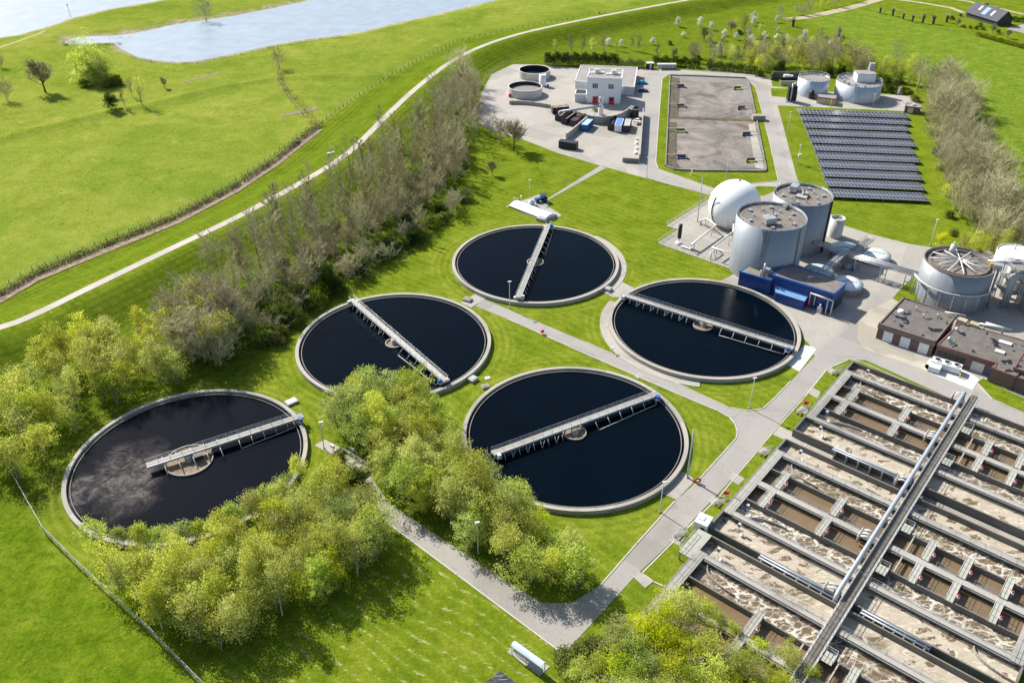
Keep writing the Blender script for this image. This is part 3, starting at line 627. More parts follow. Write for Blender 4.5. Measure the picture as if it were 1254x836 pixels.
# ------------------------------------------------------------------ aeration basins
WT, WZ = 1.9, .75
MF_W = M_foam('foaming_liquor', (.130, .096, .056), (.72, .665, .56), 1, -UA)
MF_B = M_foam('beige_foam_liquor', (.140, .103, .060), (.58, .515, .405), 2, -UA)
MF_N = M_foam('brown_liquor', (.165, .115, .064), (.25, .18, .11), 0, -UA)
def lane_wall(b, u0, u1, v, w=.28, z1=WT): b.seg(B(u0, v), B(u1, v), w, -.4, z1)
def cross_wall(b, u, v0, v1, w=.34, z1=WT): b.seg(B(u, v0), B(u, v1), w, -.4, z1-.004)
def water(parent, u0, u1, v0, v1, mat):
    b = MB()
    # a few subdivisions keep the sheet well shaped; all on one level
    b.sheet([B(u0, v0), B(u1, v0), B(u1, v1), B(u0, v1)], WZ); return b.build('liquor', mat, parent)
def walkway(parent, u0, u1, v, w=1.5, railside=0):
    b = MB(); b.seg(B(u0, v), B(u1, v), w, WT-.28, WT+.06); o = b.build('walkway', MDECK, parent)
    b = MB(); b.seg(B(u0, v), B(u1, v), .35, -.4, WT-.285); b.build('walkway_wall', MWALL, parent)
    for s_ in (-1, 1): b = MB(); p, q = B(u0+.3, v+s_*(w/2+.2)), B(u1-.3, v+s_*(w/2+.2)); b.seg(p, q, .2, WT-.32, WT-.1); b.build('cable_tray', MGRATE, o)
    for sd in ((-1, 1) if railside == 2 else (railside,)):
        if not sd: continue
        vv = v+sd*(w/2-.08); p, q = B(u0+.3, vv), B(u1-.3, vv); r = MB(); rail(r, [(p[0], p[1], WT+.06), (q[0], q[1], WT+.06)], 1.0, 2.4, .03); r.build('railing', MSTEEL, o)
    return o
def cross_bridge(parent, u, v0, v1, motors=True):
    w = 1.15; p, q = B(u, v0), B(u, v1); b = MB(); b.seg(p, q, w, WT+.02, WT+.14); o = b.build('footbridge', M_FOOT, parent)
    r = MB()
    for s in (-1, 1):
        a0, a1 = B(u+s*w/2, v0), B(u+s*w/2, v1); rail(r, [(a0[0], a0[1], WT+.14), (a1[0], a1[1], WT+.14)], 1.05, 1.3, .035)
        r.seg(a0, a1, .08, WT-.1, WT+.22)
    r.build('railing', MPALEST, o)
    if motors:
        m = B(u+w/2+.35, v0+(v1-v0)*.62); b = MB(); b.cyl(m[0], m[1], WT+.2, WT+.6, .17, 8); b.build('mixer_motor', MRED, o)
        b = MB(); b.box(m[0], m[1], WT-.1, .5, .5, .3, UA); b.tube([(m[0], m[1], WT-.1), (m[0], m[1], WZ-.2)], .07, 6); b.build('mixer_mount', MWHITE, o)
M_FOOT = M_pave('footbridge_deck', (.36, .36, .30), (.25, .245, .20))
def baffle(parent, u0, v0, L, W, sgn):
    pts = [B(u0+L*(t**1.6), v0+sgn*W*(1-(1-t)**2)) for t in [i/12 for i in range(13)]]
    b = MB()
    for p, q in zip(pts, pts[1:]): b.seg(p, q, .16, WZ-.6, WZ+.55, .04)
    b.build('guide_baffle', MTANK, parent)
def sensor(parent, u, v):
    p = B(u, v); b = MB(); b.box(p[0], p[1], WT+.3, .5, .45, .7, UA); b.tube([(p[0], p[1], WZ-.1), (p[0], p[1], WT+.3)], .05, 5); o = b.build('sensor_cabinet', MPALEST, parent)
    p = B(u, v+.25); b = MB(); b.box(p[0], p[1], WT+.4, .42, .06, .4, UA); b.build('display', MBLUE, o)
    p = B(u+.9, v+.5); b = MB(); b.cyl(p[0], p[1], WZ-.1, WZ+.5, .3, 10); b.build('float_buoy', MWHITE, parent)
U1 = 49.6
def end_deck(parent, u, v0, v1, w=1.55):
    b = MB(); b.seg(B(u, v0), B(u, v1), w, WT-.25, WT+.09); o = b.build('end_walkway', MDECK, parent)
    p, q = B(u-w/2+.06, v0), B(u-w/2+.06, v1); r = MB(); rail(r, [(p[0], p[1], WT+.09), (q[0], q[1], WT+.09)], 1.0, 2.2, .03); r.build('railing', MSTEEL, o)
def basin(v0, label, first, lanes=6, us=0.0):
    t = thing('aeration_basin', label, 'aeration basin', B(us, v0), 'aeration basins')
    vA, vt1, vB, vt2, vC, vE = ((4.75, 10.2, 15.3, 20.35, 24.95, 30.95) if first == 'A' else (4.75, 9.9, 15.1, 20.3, 25.2, 30.75) if first == 'B' else (4.9, 10.3, 15.6, 21, 26, 31))
    top = v0
    w = MB(); lane_wall(w, us, U1, top); lane_wall(w, us, U1, v0+vE); cross_wall(w, us, top, v0+vE); cross_wall(w, U1, top, v0+vE); w.build('outer_wall', MWALL, t)
    for vv in (vt1, vt2):
        w = MB(); lane_wall(w, us+.2, U1-.2, v0+vv, .27, WT-.01); w.build('dividing_wall', MWALL, t)
    ms = [MF_W, MF_W, MF_N, MF_N, MF_W, MF_B] if first == 'A' else [MF_B, MF_W, MF_N, MF_N, MF_W, MF_B]
    if first == 'C': ms = [MF_B, MF_W, MF_N, MF_N, MF_W, MF_B]
    lv = [0, vA, vt1, vB, vt2, vC, vE]
    for i in range(6): water(t, us+.1, U1-.1, v0+lv[i], v0+lv[i+1], ms[i])
    walkway(t, us+1.6, U1-.8, v0+vA, 1.05, 1 if first != 'C' else -1); wB = walkway(t, us+1.6, U1-.8, v0+vB, 1.25, 0); walkway(t, us+1.6, U1-.8, v0+vC, 1.05, -1)
    end_deck(t, us+.95, v0+vA-.7, v0+vC+.7); end_deck(t, U1-.9, v0+vA-.7, v0+vC+.7, 1.8)
    rl = MB()
    for (a, c) in ((7, 15), (17.5, 23.5), (33.5, 36.8), (39.5, 43.5)):
        p, q = B(a, v0+vB-.6), B(c, v0+vB-.6); rail(rl, [(p[0], p[1], WT+.06), (q[0], q[1], WT+.06)], 1.0, 2.0, .03)
    rl.build('railing', MSTEEL, wB)
    for u in ((4.9, 15.6, 31.6, 37.5, 43.9) if first != 'C' else (15.6, 31.0)):
        cross_bridge(t, u, v0+vt1-.9, v0+vB-.72); 
        cross_bridge(t, u-.1, v0+vB+.72, v0+vt2+.35)
    for u in (23.0, 28.5):
        w = MB(); w.seg(B(u, v0+vt1), B(u, v0+vB-.7), .22, WT-.35, WT-.05); w.seg(B(u, v0+vB+.7), B(u, v0+vt2), .22, WT-.35, WT-.05); w.build('strut_beam', MTANK, t)
    for u in (2.6, 7.6, 18.0, 34.0, 40.4, 46):
        for dv in (-2.4, 2.2):
            p0 = v0+vB+dv; w = MB()
            w.seg(B(u, p0-1.9), B(u, p0+1.9), .07, WZ-.12, WZ+.05); w.seg(B(u+1.1, p0-1.9), B(u+1.1, p0+1.9), .07, WZ-.12, WZ+.05); w.seg(B(u-.6, p0+.3), B(u+1.9, p0+.3), .06, WZ-.1, WZ+.04)
            w.build('air_grid', MGRATE, t)
    for (u, v, sg) in ((4.0, vA+.9, 1), (4.0, vC-.8, -1), (44, vA-.9, -1), (43, vC+.9, 1)): baffle(t, u, v0+v, 6.5, 2.6, sg)
    for (u, v) in ((4.2, 2.6), (3.2, vC-2.6), (4.2, vE-3.0)): sensor(t, u, v0+v)
    return t
basin(0, 'farthest aeration basin, nearest the flat-roofed brick buildings, foaming grey-white', 'A')
basin(34.75, 'middle aeration basin with beige foam in its outer lanes', 'B')
basin(67.3, 'nearest aeration basin, partly behind the yellow-green foreground trees', 'C', us=1.2)
sheet('pavement', [B(0, 31.2), B(U1, 31.2), B(U1, 34.5), B(0, 34.5)], .1, MCONC)
sheet('pavement', [B(1, 98.6), B(U1, 98.6), B(U1, 101.5), B(1, 101.5)], .1, MCONC)
def pipes(label, u0, u1, v, z=WT+.25):
    t = thing('pipe_pair', label, 'pipes', B(u0, v), 'twin pipes beside the aeration basins')
    for dv in (-.32, .32):
        p, q = B(u0, v+dv), B(u1, v+dv); b = MB(); b.tube([(p[0], p[1], z-.6), (p[0], p[1], z), (q[0], q[1], z), (q[0], q[1], z-.6)], .17, 8); b.build('pipe', MPIPE, t)
    b = MB()
    for i in range(7):
        u = u0+.6+(u1-u0-1.2)*i/6; b.seg(B(u, v-.7), B(u, v+.7), .22, -.1, z-.16)
    b.build('pipe_support', MTANK, t)
pipes('twin pale pipes along the gap between far and middle basins, short of the dark walkway', 8.5, 23.6, 31.75)
pipes('twin pale pipes along the gap between middle and nearest basins, short of the dark walkway', 10, 23.8, 66.45)
pipes('twin pale pipes along the gap between middle and nearest basins, past the dark walkway', 27.5, 38, 66.45)
# raised central walkway with its railings, and the big air pipe beside it
t = thing('raised_walkway', 'long dark-decked raised walkway with pale railings crossing all the aeration basins', 'walkway', B(25, 0))
def CW(v, du=0.0): return B(24.95+du-.012*v+.016*v*.9, v)
a, b_ = CW(-3.6), CW(99)
q = MB(); q.seg(a, b_, 1.6, WT+.30, WT+.42); q.build('deck', M_plain('dark_grating', (.135, .125, .105), .8, var=.35, scale=.7, bump=.3), t)
for sg in (-1, 1):
    p, r_ = CW(-3.6, sg*.84), CW(99, sg*.84)
    q = MB(); q.seg(p, r_, .12, WT-.1, WT+.5); q.build('side_beam', MPALEST, t)
    q = MB(); rail(q, [(p[0], p[1], WT+.5), (r_[0], r_[1], WT+.5)], 1.0, 1.3, .045); q.build('railing', MPALEST, t)
q = MB()
for v in (0, 10.2, 20.3, 31, 34.8, 44.6, 55, 65.5, 67.3, 77.5, 88, 98): q.seg(CW(v, -.9), CW(v, .9), .5, -.3, WT+.29)
q.build('pier', MTANK, t)
for k, v in enumerate((9.3, 21.5, 44.0, 56.0, 78.0)):
    q = MB(); p = CW(v, 1.9); q.box(p[0], p[1], WT+.2, 1.7, 2.2, .12, UA); o = q.build('side_platform', M_FOOT, t)
    r = MB(); c4 = [CW(v-1.1, 1.15), CW(v-1.1, 2.75), CW(v+1.1, 2.75), CW(v+1.1, 1.15)]; rail(r, [(x, y, WT+.32) for x, y in c4], 1.05, 1.0, .04); r.build('railing', MPALEST, o)
t = thing('air_pipe', 'big pale blue air pipe running beside the dark walkway over the basins', 'pipe', B(23, 0))
p0, p1 = B(22.9, -2.6), B(23.4, 66.2)
q = MB(); q.tube([(p0[0], p0[1], .0), (p0[0], p0[1], WT+1.0), (p0[0]+VX[0]*.6, p0[1]+VX[1]*.6, WT+1.25), (p1[0], p1[1], WT+1.25), (p1[0]+VX[0]*.6, p1[1]+VX[1]*.6, WT+.9), (p1[0]+VX[0]*.6, p1[1]+VX[1]*.6, WT-.3)], .38, 14); q.build('main_pipe', MPIPE, t)
q = MB()
for v in (0, 10.2, 20.3, 31, 34.8, 44.6, 55, 65.4): q.seg(B(22.6, v), B(23.8, v), .3, WT-.1, WT+.72)
q.build('pipe_saddle', MSTEEL, t)
for v, n_ in ((-1.2, 2), (15.3, 3), (32.4, 2), (49.8, 3), (65.0, 2)):
    q = MB()
    for j in range(n_):
        p = B(23.1, v+j*.9); e = B(23.1-1.9, v+j*.9+.2); q.tube([(p[0], p[1], WT+1.2), ((p[0]+e[0])/2, (p[1]+e[1])/2, WT+1.35), (e[0], e[1], WT+.9), (e[0], e[1], WT-.6)], .2, 8)
        q.cyl(e[0], e[1], WT+.9, WT+1.35, .12, 6)
    q.build('branch_pipe', MPALEST, t)
for i, u in enumerate((-.6, 23.0)): pass
# stairs up to the basin deck
def stairs(label, px, ang=UA, n=5, w=1.3):
    g = G(*px); t = thing('steel_stair', label, 'steps', g, 'steel stairs up to the basins'); d = (math.cos(ang), math.sin(ang))
    q = MB()
    for i in range(n): q.box(g[0]+d[0]*.38*i, g[1]+d[1]*.38*i, .35*(i+1)-.06, .34, w, .06, ang)
    q.build('treads', MGRATE, t)
    for s in (-1, 1):
        ox, oy = -d[1]*w/2*s, d[0]*w/2*s; q = MB()
        a0 = (g[0]+ox, g[1]+oy, .1); a1 = (g[0]+ox+d[0]*.38*n, g[1]+oy+d[1]*.38*n, WT); q.tube([a0, a1], .06, 4)
        rail(q, [(a0[0], a0[1], .15), (a1[0], a1[1], WT)], 1.0, 1.0, .035); q.build('handrail', MPALEST, t)
stairs('steel stair at the far corner of the farthest basin', (1020, 457.5))
stairs('steel stair at the lower end of the farthest basin, by the red box', (976.5, 505.5))
stairs('steel stair at the far corner of the middle basin', (932, 556))
stairs('steel stair beside the red lifebuoy box at the middle basin', (876.5, 616.5))
stairs('steel stair beside the white cabin at the nearest basin', (829, 655), n=5, w=1.8)
def redbox(label, px):
    g = G(*px); t = thing('lifebuoy_box', label, 'lifebuoy box', g, 'red boxes on posts'); q = MB(); q.cyl(g[0], g[1], 0, 1.0, .05, 6); q.build('post', MSTEEL, t)
    q = MB(); q.box(g[0], g[1], 1.0, .9, .35, .8, UA); q.box(g[0], g[1], 1.8, .7, .3, .12, UA); q.build('box', MRED, t)
redbox('red lifebuoy box on a post beside the farthest basin stairs', (986, 500))
redbox('red lifebuoy box on a post beside the middle basin', (888.5, 610.5))
g = G(664, 409); t = thing('hydrant_marker', 'small red round marker on the road between the round tanks', 'marker', g)
q = MB(); q.cyl(g[0], g[1], .05, .75, .09, 8); q.build('post', MRED, t); q = MB(); q.lathe((g[0], g[1]), [(.0, .62), (.45, .68), (.5, .95), (.36, 1.15), (0, 1.2)], 14); q.build('head', MRED, t)
g = G(854, 591); t = thing('hose_reel', 'red hose reel standing by the road below the tall grey lamp post', 'hose reel', g)
q = MB(); q.tube([(g[0]-.4, g[1], 0), (g[0]-.2, g[1], .9), (g[0]+.2, g[1], .9), (g[0]+.4, g[1], 0)], .07, 5); q.build('frame', MBLACK, t)
q = MB(); q.tube([(g[0]+.55*math.cos(i*PI/8), g[1]-.1, .75+.45*math.sin(i*PI/8)) for i in range(17)], .13, 6); q.build('hose', MRED, t)
# platform and white cabin at the nearest basin
t = thing('white_cabin', 'white steel cabin with a roof hatch standing at the start of the nearest basin', 'cabin', B(-1.3, 66.6))
c = B(-1.2, 65.6); q = MB(); q.box(c[0], c[1], 0, 2.3, 2.6, 2.7, UA+.12); q.build('wall', MWHITE, t)
q = MB(); q.box(c[0], c[1], 2.702, 2.5, 2.8, .14, UA+.12); o = q.build('roof', MPALEST, t); q = MB(); q.box(c[0]-.2, c[1]+.3, 2.85, 1.0, 1.0, .12, UA+.12); q.build('hatch', MWHITE, o)
for s in (-.5, .5):
    e = (c[0]+VX[0]*1.33+UX[0]*s*1.2, c[1]+VX[1]*1.33+UX[1]*s*1.2); q = MB(); q.box(e[0], e[1], .7, .8, .05, 1.4, UA+.12); q.build('window', M_plain('dark_glass', (.02, .025, .03), .1, var=.1), t)
t = thing('steel_platform', 'railed steel platform between the white cabin and the nearest basin', 'platform', B(-.5, 69.5))
q = MB(); q.seg(B(.2, 67.3), B(.2, 74.2), 2.6, WT-.1, WT+.08); q.build('deck', M_FOOT, t)
q = MB(); rail(q, [(*B(-1.05, 68.6), WT+.08), (*B(-1.05, 74.2), WT+.08), (*B(1.4, 74.2), WT+.08)], 1.05, 1.4, .04); q.build('railing', MPALEST, t)
q = MB()
for (u, v) in ((-.9, 67.6), (1.3, 67.6), (-.9, 74), (1.3, 74)): p = B(u, v); q.box(p[0], p[1], 0, .25, .25, WT-.102, UA)
q.build('leg', MSTEEL, t)
# ------------------------------------------------------------------ buildings
MROOFG = M_roof('gravel_roof', (.185, .162, .135), (.11, .096, .08))
MROOFD = M_roof('dark_felt_roof', (.135, .12, .105), (.085, .075, .066), .60)
MROOFP = M_roof('grey_felt_roof', (.27, .245, .23), (.19, .172, .16))
MNAVY = M_clad('navy_cladding', (.013, .048, .20), .5, .4)
MWCLAD = M_clad('white_cladding', (.66, .68, .71), .6, .5, amt=.12)
MGCLAD = M_clad('grey_cladding', (.50, .51, .52), .6, .5, amt=.15)
MTIN = M_clad('tank_cladding', (.29, .315, .345), .9, .42, .25, amt=.42)
MTIN2 = M_clad('dark_tank_cladding', (.285, .30, .32), .9, .45, .2, amt=.45)
MBRICK = M_brick('brown_brick', (.105, .062, .05), (.155, .09, .07))
MFASC = M_plain('brown_fascia', (.20, .145, .12), .7, var=.12)
MREDTRIM = M_plain('red_roof_edge', (.19, .095, .078), .6)
MGLASS = M_plain('dark_window', (.015, .02, .026), .08, var=.1, spec=.6)
MDOME = M_plain('white_membrane', (.80, .80, .79), .42, var=.04, scale=.3)
MCOVER = M_plain('pale_green_cover', (.42, .52, .52), .45, var=.12, scale=.5)
MCOVERW = M_plain('pale_cover', (.58, .64, .63), .45, var=.12, scale=.5)
MPOLY = M_plain('blue_translucent_roof', (.16, .30, .52), .25, var=.25, scale=2)
def wallbox(t, name, poly, z0, z1, mat): return MB().prism(poly, z0, z1).build(name, mat, t)
def inset(poly, d): return grow(poly, -d)
def building(name, label, cat, roofpx, h, wm, rm, edge=None, eh=.25, group=None):
    """walls rise to a flat roof whose corners were read at height h; a parapet edge runs round it"""
    poly = [G(a, b, h) for a, b in roofpx]
    cx = sum(p[0] for p in poly)/len(poly); cy = sum(p[1] for p in poly)/len(poly)
    t = thing(name, label, cat, (cx, cy, 0), group)
    wallbox(t, 'wall', poly, 0, h-.02, wm)
    r = MB().sheet(inset(poly, .1), h+.01).build('roof', rm, t)
    e = MB(); n = len(poly)
    for i in range(n): e.seg(poly[i], poly[(i+1) % n], .3, h-.3, h+eh, .13)
    e.build('roof_edge', edge or MPALEST, t)
    return t, r, poly
def lerp(p, q, f): return (p[0]+(q[0]-p[0])*f, p[1]+(q[1]-p[1])*f)
def panel(t, name, p, q, f0, f1, z0, z1, mat, out=.06, depth=.12, parent=None):
    """a flat part set proud of the wall that runs p -> q (outside on the right of p -> q)"""
    a, b = lerp(p, q, f0), lerp(p, q, f1); dx, dy = q[0]-p[0], q[1]-p[1]; L = math.hypot(dx, dy); nx_, ny_ = dy/L, -dx/L
    a = (a[0]+nx_*(out-depth/2), a[1]+ny_*(out-depth/2)); b = (b[0]+nx_*(out-depth/2), b[1]+ny_*(out-depth/2))
    m = MB(); m.seg(a, b, depth, z0, z1); return m.build(name, mat, parent or t)
def pipe(t, name, pts, r, mat, n=8): return MB().tube(pts, r, n).build(name, mat, t)
# -- dark blue process building
c7 = (800, 200, 1040)
HB = 5.6
t, r, P = building('blue_building', 'dark blue flat-roofed building with a pale blue porch beside the round tank', 'building', zm(c7, 1003, [(612, 572), (925, 668), (988, 612), (680, 510)]), HB, MNAVY, MROOFG, MBLUE, .18)
m = MB(); pc = lerp(lerp(P[0], P[1], .5), lerp(P[3], P[2], .5), .5); m.box(pc[0], pc[1], HB+.02, .9, .7, .5, UA); m.cyl(pc[0]+.8, pc[1], HB, HB+.7, .15, 8); m.build('roof_vent', MSTEEL, r)
a, b_ = lerp(lerp(P[0], P[1], .05), lerp(P[3], P[2], .05), .5), lerp(lerp(P[0], P[1], .95), lerp(P[3], P[2], .95), .5)
MB().seg(a, b_, .3, HB+.012, HB+.06).build('roof_seam', MROOFP, r)
dx, dy = P[1][0]-P[0][0], P[1][1]-P[0][1]; L = math.hypot(dx, dy); nb = (dy/L, -dx/L)
pa, pb = lerp(P[0], P[1], .06), lerp(P[0], P[1], .62)
pp = [pa, (pa[0]+nb[0]*2.6+dx/L*1.4, pa[1]+nb[1]*2.6+dy/L*1.4), (pb[0]+nb[0]*2.6, pb[1]+nb[1]*2.6), pb]
po = MB().prism(pp, 0, 2.55).build('porch', MNAVY, t)
m = MB(); m.add([(pp[0][0], pp[0][1], 3.0), (pp[1][0], pp[1][1], 2.62), (pp[2][0]+.1, pp[2][1]-.1, 2.62), (pp[3][0], pp[3][1], 3.0)], [(0, 1, 2, 3)][::1]); m.add([(pp[0][0], pp[0][1], 2.56), (pp[1][0], pp[1][1], 2.56), (pp[2][0], pp[2][1], 2.56), (pp[3][0], pp[3][1], 2.56), (pp[0][0], pp[0][1], 2.99), (pp[3][0], pp[3][1], 2.99)], [(0, 1, 4), (2, 3, 5)])
m.build('porch_roof', MPOLY, po)
panel(t, 'red_door', P[0], P[1], .635, .68, 0, 2.2, MRED)
m = MB()
for f in (.66, .74):
    a = lerp(P[0], P[1], f); m.tube([(a[0]+nb[0]*.5, a[1]+nb[1]*.5, 1.2), (a[0]+nb[0]*.5, a[1]+nb[1]*.5, 4.2), (a[0]+nb[0]*1.0+dx/L*4.6, a[1]+nb[1]*1.0+dy/L*4.6, 4.2), (a[0]+nb[0]*1.0+dx/L*4.6, a[1]+nb[1]*1.0+dy/L*4.6, .1)], .2, 8)
m.build('wall_pipe', MPALEST, t)
a = lerp(P[0], P[1], .86); m = MB(); m.box(a[0]+nb[0]*1.1, a[1]+nb[1]*1.1, 0, 1.2, 1.0, 1.6, UA); m.cyl(a[0]+nb[0]*1.1, a[1]+nb[1]*1.1, 1.6, 2.4, .3, 8); m.build('pump_unit', MSTEEL, t)
panel(t, 'door', P[1], P[2], .25, .7, 0, 2.6, MGLASS)
t, r, P2 = building('blue_annex', 'lower dark blue annex with roof duct left of the main blue building', 'building', zm(c7, 1003, [(443, 553), (606, 600), (640, 560), (512, 505)]), 4.5, MNAVY, MROOFG, MBLUE, .15)
pc = lerp(P2[1], P2[3], .3); m = MB(); m.box(pc[0], pc[1], 4.53, 1.6, 1.3, 1.9, UA); m.box(pc[0]+1.2, pc[1], 4.53, 1.0, 1.0, 1.1, UA); m.build('roof_unit', MSTEEL, t)
m = MB(); m.cyl(pc[0]-.9, pc[1]-.8, 4.5, 8.2, .28, 10); m.cyl(pc[0]-1.5, pc[1]-.5, 4.5, 6.2, .2, 8); m.build('exhaust_stack', MSTEEL, t)
# -- digesters
def cyl_tank(name, label, cat, px, h, rpx, wm, rm, group=None, pxr=None, ribs=0, rim=.45):
    c = G(px[0], px[1], h); e = G(px[0]+rpx, px[1], h); rr = math.hypot(e[0]-c[0], e[1]-c[1])
    t = thing(name, label, cat, (c[0], c[1], 0), group)
    m = MB(); m.lathe(c, [(rr, -.1), (rr, h+.25), (rr-.18, h+.25), (rr-.18, h-rim)], 72, smooth=False)
    o = m.build('shell', wm, t); 
    for p in o.data.polygons: p.use_smooth = abs(p.normal.z) < .3
    MB().disc(c, rr-.15, h-rim+.01, 64).build('roof', rm, t)
    return t, c, rr
t, c, rr = cyl_tank('digester_tank', 'large grey cylindrical digester standing behind the blue building', 'tank', zm(c7, 1003, [(607, 272)])[0], 15.5, 42.4, MTIN, MROOFG, 'grey digester tanks')
D1, R1_ = c, rr
def roof_gear(t, c, rr, h, a0):
    m = MB(); m.box(c[0]-.3, c[1]-.2, h-.42, 3.6, 3.0, .5, a0); m.box(c[0]+.5, c[1]+.4, h+.05, 1.4, 1.4, .5, a0+.4); m.build('roof_hub', MDECK, t)
    m = MB(); m.box(c[0]-1.6, c[1]-3.6 if a0 < .5 else c[1]+3.4, h-.1, 3.0, 2.0, 1.6, a0); m.build('roof_cabinet', MSTEEL, t)
    m = MB()
    for i in range(6): m = MB(); a = a0+i*1.05; m.box(c[0]+rr*.7*math.cos(a), c[1]+rr*.7*math.sin(a), h-.42, .9, .9, .5, a); m.cyl(c[0]+rr*.5*math.cos(a+.5), c[1]+rr*.5*math.sin(a+.5), h-.42, h+.4, .18, 6); m.build('roof_hatch', MSTEEL, t)
    m = MB(); n = 20; pts = [(c[0]+(rr-.45)*math.cos(2*PI*i/n), c[1]+(rr-.45)*math.sin(2*PI*i/n), h-.4) for i in range(n+1)]; rail(m, pts, 1.1, 3, .035); m.build('roof_railing', MSTEEL, t)
    m = MB(); m.tube([(c[0]+.2, c[1]+.1, h), (c[0]+.2, c[1]+.1, h+1.9)], .16, 8); m.build('drive_shaft', MBLUE, t)
roof_gear(t, c, rr, 15.5, .3)
m = MB()
for a in (-2.0, -1.9, -.9): m = MB(); m.box(c[0]+(rr+.14)*math.cos(a), c[1]+(rr+.14)*math.sin(a), 0, .3, .35, 15.4, a); m.build('wall_duct', MTIN2, t)
t2, c2, rr2 = cyl_tank('digester_tank', 'grey cylindrical digester half hidden behind the larger one, grey box on its roof', 'tank', zm(c7, 1003, [(768, 162)])[0], 15.0, 35.4, MTIN2, MROOFG, 'grey digester tanks')
roof_gear(t2, c2, rr2, 15.0, 1.0)
m = MB()
for a in (-.7, -.6):
    m = MB(); m.box(c2[0]+(rr2+.14)*math.cos(a), c2[1]+(rr2+.14)*math.sin(a), 0, .3, .3, 15, a)
    m.build('wall_duct', MBLACK, t2)
t = thing('roof_gangway', 'steel gangway joining the roofs of the two tall digesters', 'gangway', lerp(c, c2, .5))
a, b_ = lerp(c, c2, .36), lerp(c, c2, .62); m = MB(); m.seg(a, b_, 1.1, 15.75, 15.85); m.build('deck', MGRATE, t)
dd_ = Vector((b_[0]-a[0], b_[1]-a[1])).normalized(); m = MB()
for s in (-.5, .5): rail(m, [(a[0]-dd_.y*s, a[1]+dd_.x*s, 15.85), (b_[0]-dd_.y*s, b_[1]+dd_.x*s, 15.85)], 1.1, 1.3, .05)
m.build('railing', MSTEEL, t)
# white gas holder
c = G(902, 274, 0); RS = 7.6; zc_ = 5.6
c = G(899.5, 251.5, zc_); t = thing('gas_holder', 'white spherical gas holder beside the tall grey digesters', 'gas holder', c)
m = MB(); m.lathe(c, [(max(.01, RS*math.cos(a)), zc_+RS*math.sin(a)) for a in [math.asin(-zc_/RS)+i*(PI/2-math.asin(-zc_/RS))/22 for i in range(23)]], 64); m.build('membrane', MDOME, t)
m = MB(); m.lathe(c, [(RS*.74, -.1), (RS*.74, .35), (RS*.62, .36)], 48, smooth=False); m.build('base_ring', MTANK, t)
m = MB(); aa = 3.5; m.tube([(c[0]+(RS+.1)*math.cos(aa)*math.cos(e), c[1]+(RS+.1)*math.sin(aa)*math.cos(e), zc_+(RS+.1)*math.sin(e)) for e in [-.7+i*.12 for i in range(11)]], .14, 6); m.build('gas_hose', MBLACK, t)
m = MB(); m.cyl(c[0]+.6, c[1]+.3, zc_+RS-.05, zc_+RS+.25, .3, 8); m.build('top_cap', MBLACK, t)
# pad of the gas plant
sheet('concrete_pad', GP([(804.8, 298), (831, 281), (815.5, 277), (869.4, 243), (890, 240), (960, 300), (905, 333)]), .05, MCONC)
t = thing('pad_fence', 'low pale railing round the gas holder pad', 'railing', G(805, 298))
m = MB(); rail(m, [(*G(905, 333), .05), (*G(804.8, 298), .05), (*G(831, 281), .05), (*G(815.5, 277), .05), (*G(869, 243), .05)], 1.1, 2.0, .05); m.build('rails', MPALEST, t)
t = thing('gas_flare', 'short black-topped flare stack on the gas holder pad', 'flare', G(831, 299))
g = G(831, 299); m = MB(); m.cyl(g[0], g[1], 0, .6, .9, 12); m.build('base', MWHITE, t); m = MB(); m.cyl(g[0], g[1], .6, 2.4, .14, 8); m.build('pipe', MSTEEL, t); m = MB(); m.cyl(g[0], g[1], 2.0, 6.2, .55, 14); m.build('shroud', MBLACK, t)
def gpipe(label, pts, r, name='gas_pipe', legs=True, mat=None, group='pale gas pipes on legs'):
    t = thing(name, label, 'pipe', (pts[0][0], pts[0][1], 0), group)
    MB().tube(pts, r, 8).build('pipe', mat or MPALEST, t)
    if legs:
        for i, (p, q) in enumerate(zip(pts, pts[1:])):
            if abs(p[0]-q[0])+abs(p[1]-q[1]) > 2.0:
                for f in (.15, .85):
                    x, y, z = [p[k]+(q[k]-p[k])*f for k in range(3)]
                    if z > .6: m = MB(); m.cyl(x, y, 0, z-r, .1, 6); m.build('leg', MSTEEL, t)
    return t
def W(px, py, z): return (*G(px, py, z), z)
gpipe('pale pipe rising from the flare base towards the gas holder', [W(834, 301, .4), W(846, 305, .4), W(846, 300, 2.2), W(877, 276, 2.6), W(866, 268, 2.6), W(858, 270, 1.2), W(858, 275, .2)], .28)
gpipe('pale pipe bent over legs between the gas holder pad and the larger digester', [W(912, 328, .2), W(912, 315, 3.4), W(872, 303, 3.4), W(898, 284, 3.6), W(899, 271, 3.6), W(892, 271, 3.6), W(892, 279, .3)], .3)
gpipe('thin pale pipe lying along the front of the gas pad', [W(870, 318, .2), W(870, 310, 1.6), W(880, 303, 1.6), W(880, 306, .2)], .2)
# small silo
t, c, rr = cyl_tank('small_silo', 'small pale cylindrical silo right of the half-hidden digester', 'silo', (1026.5, 267.5), 5.6, 8.6, MPALEST, MDECK, rim=.6)
m = MB(); m.cyl(c[0]+.3, c[1]-.4, 5.0, 6.3, .12, 6); m.build('vent', MYEL, t)
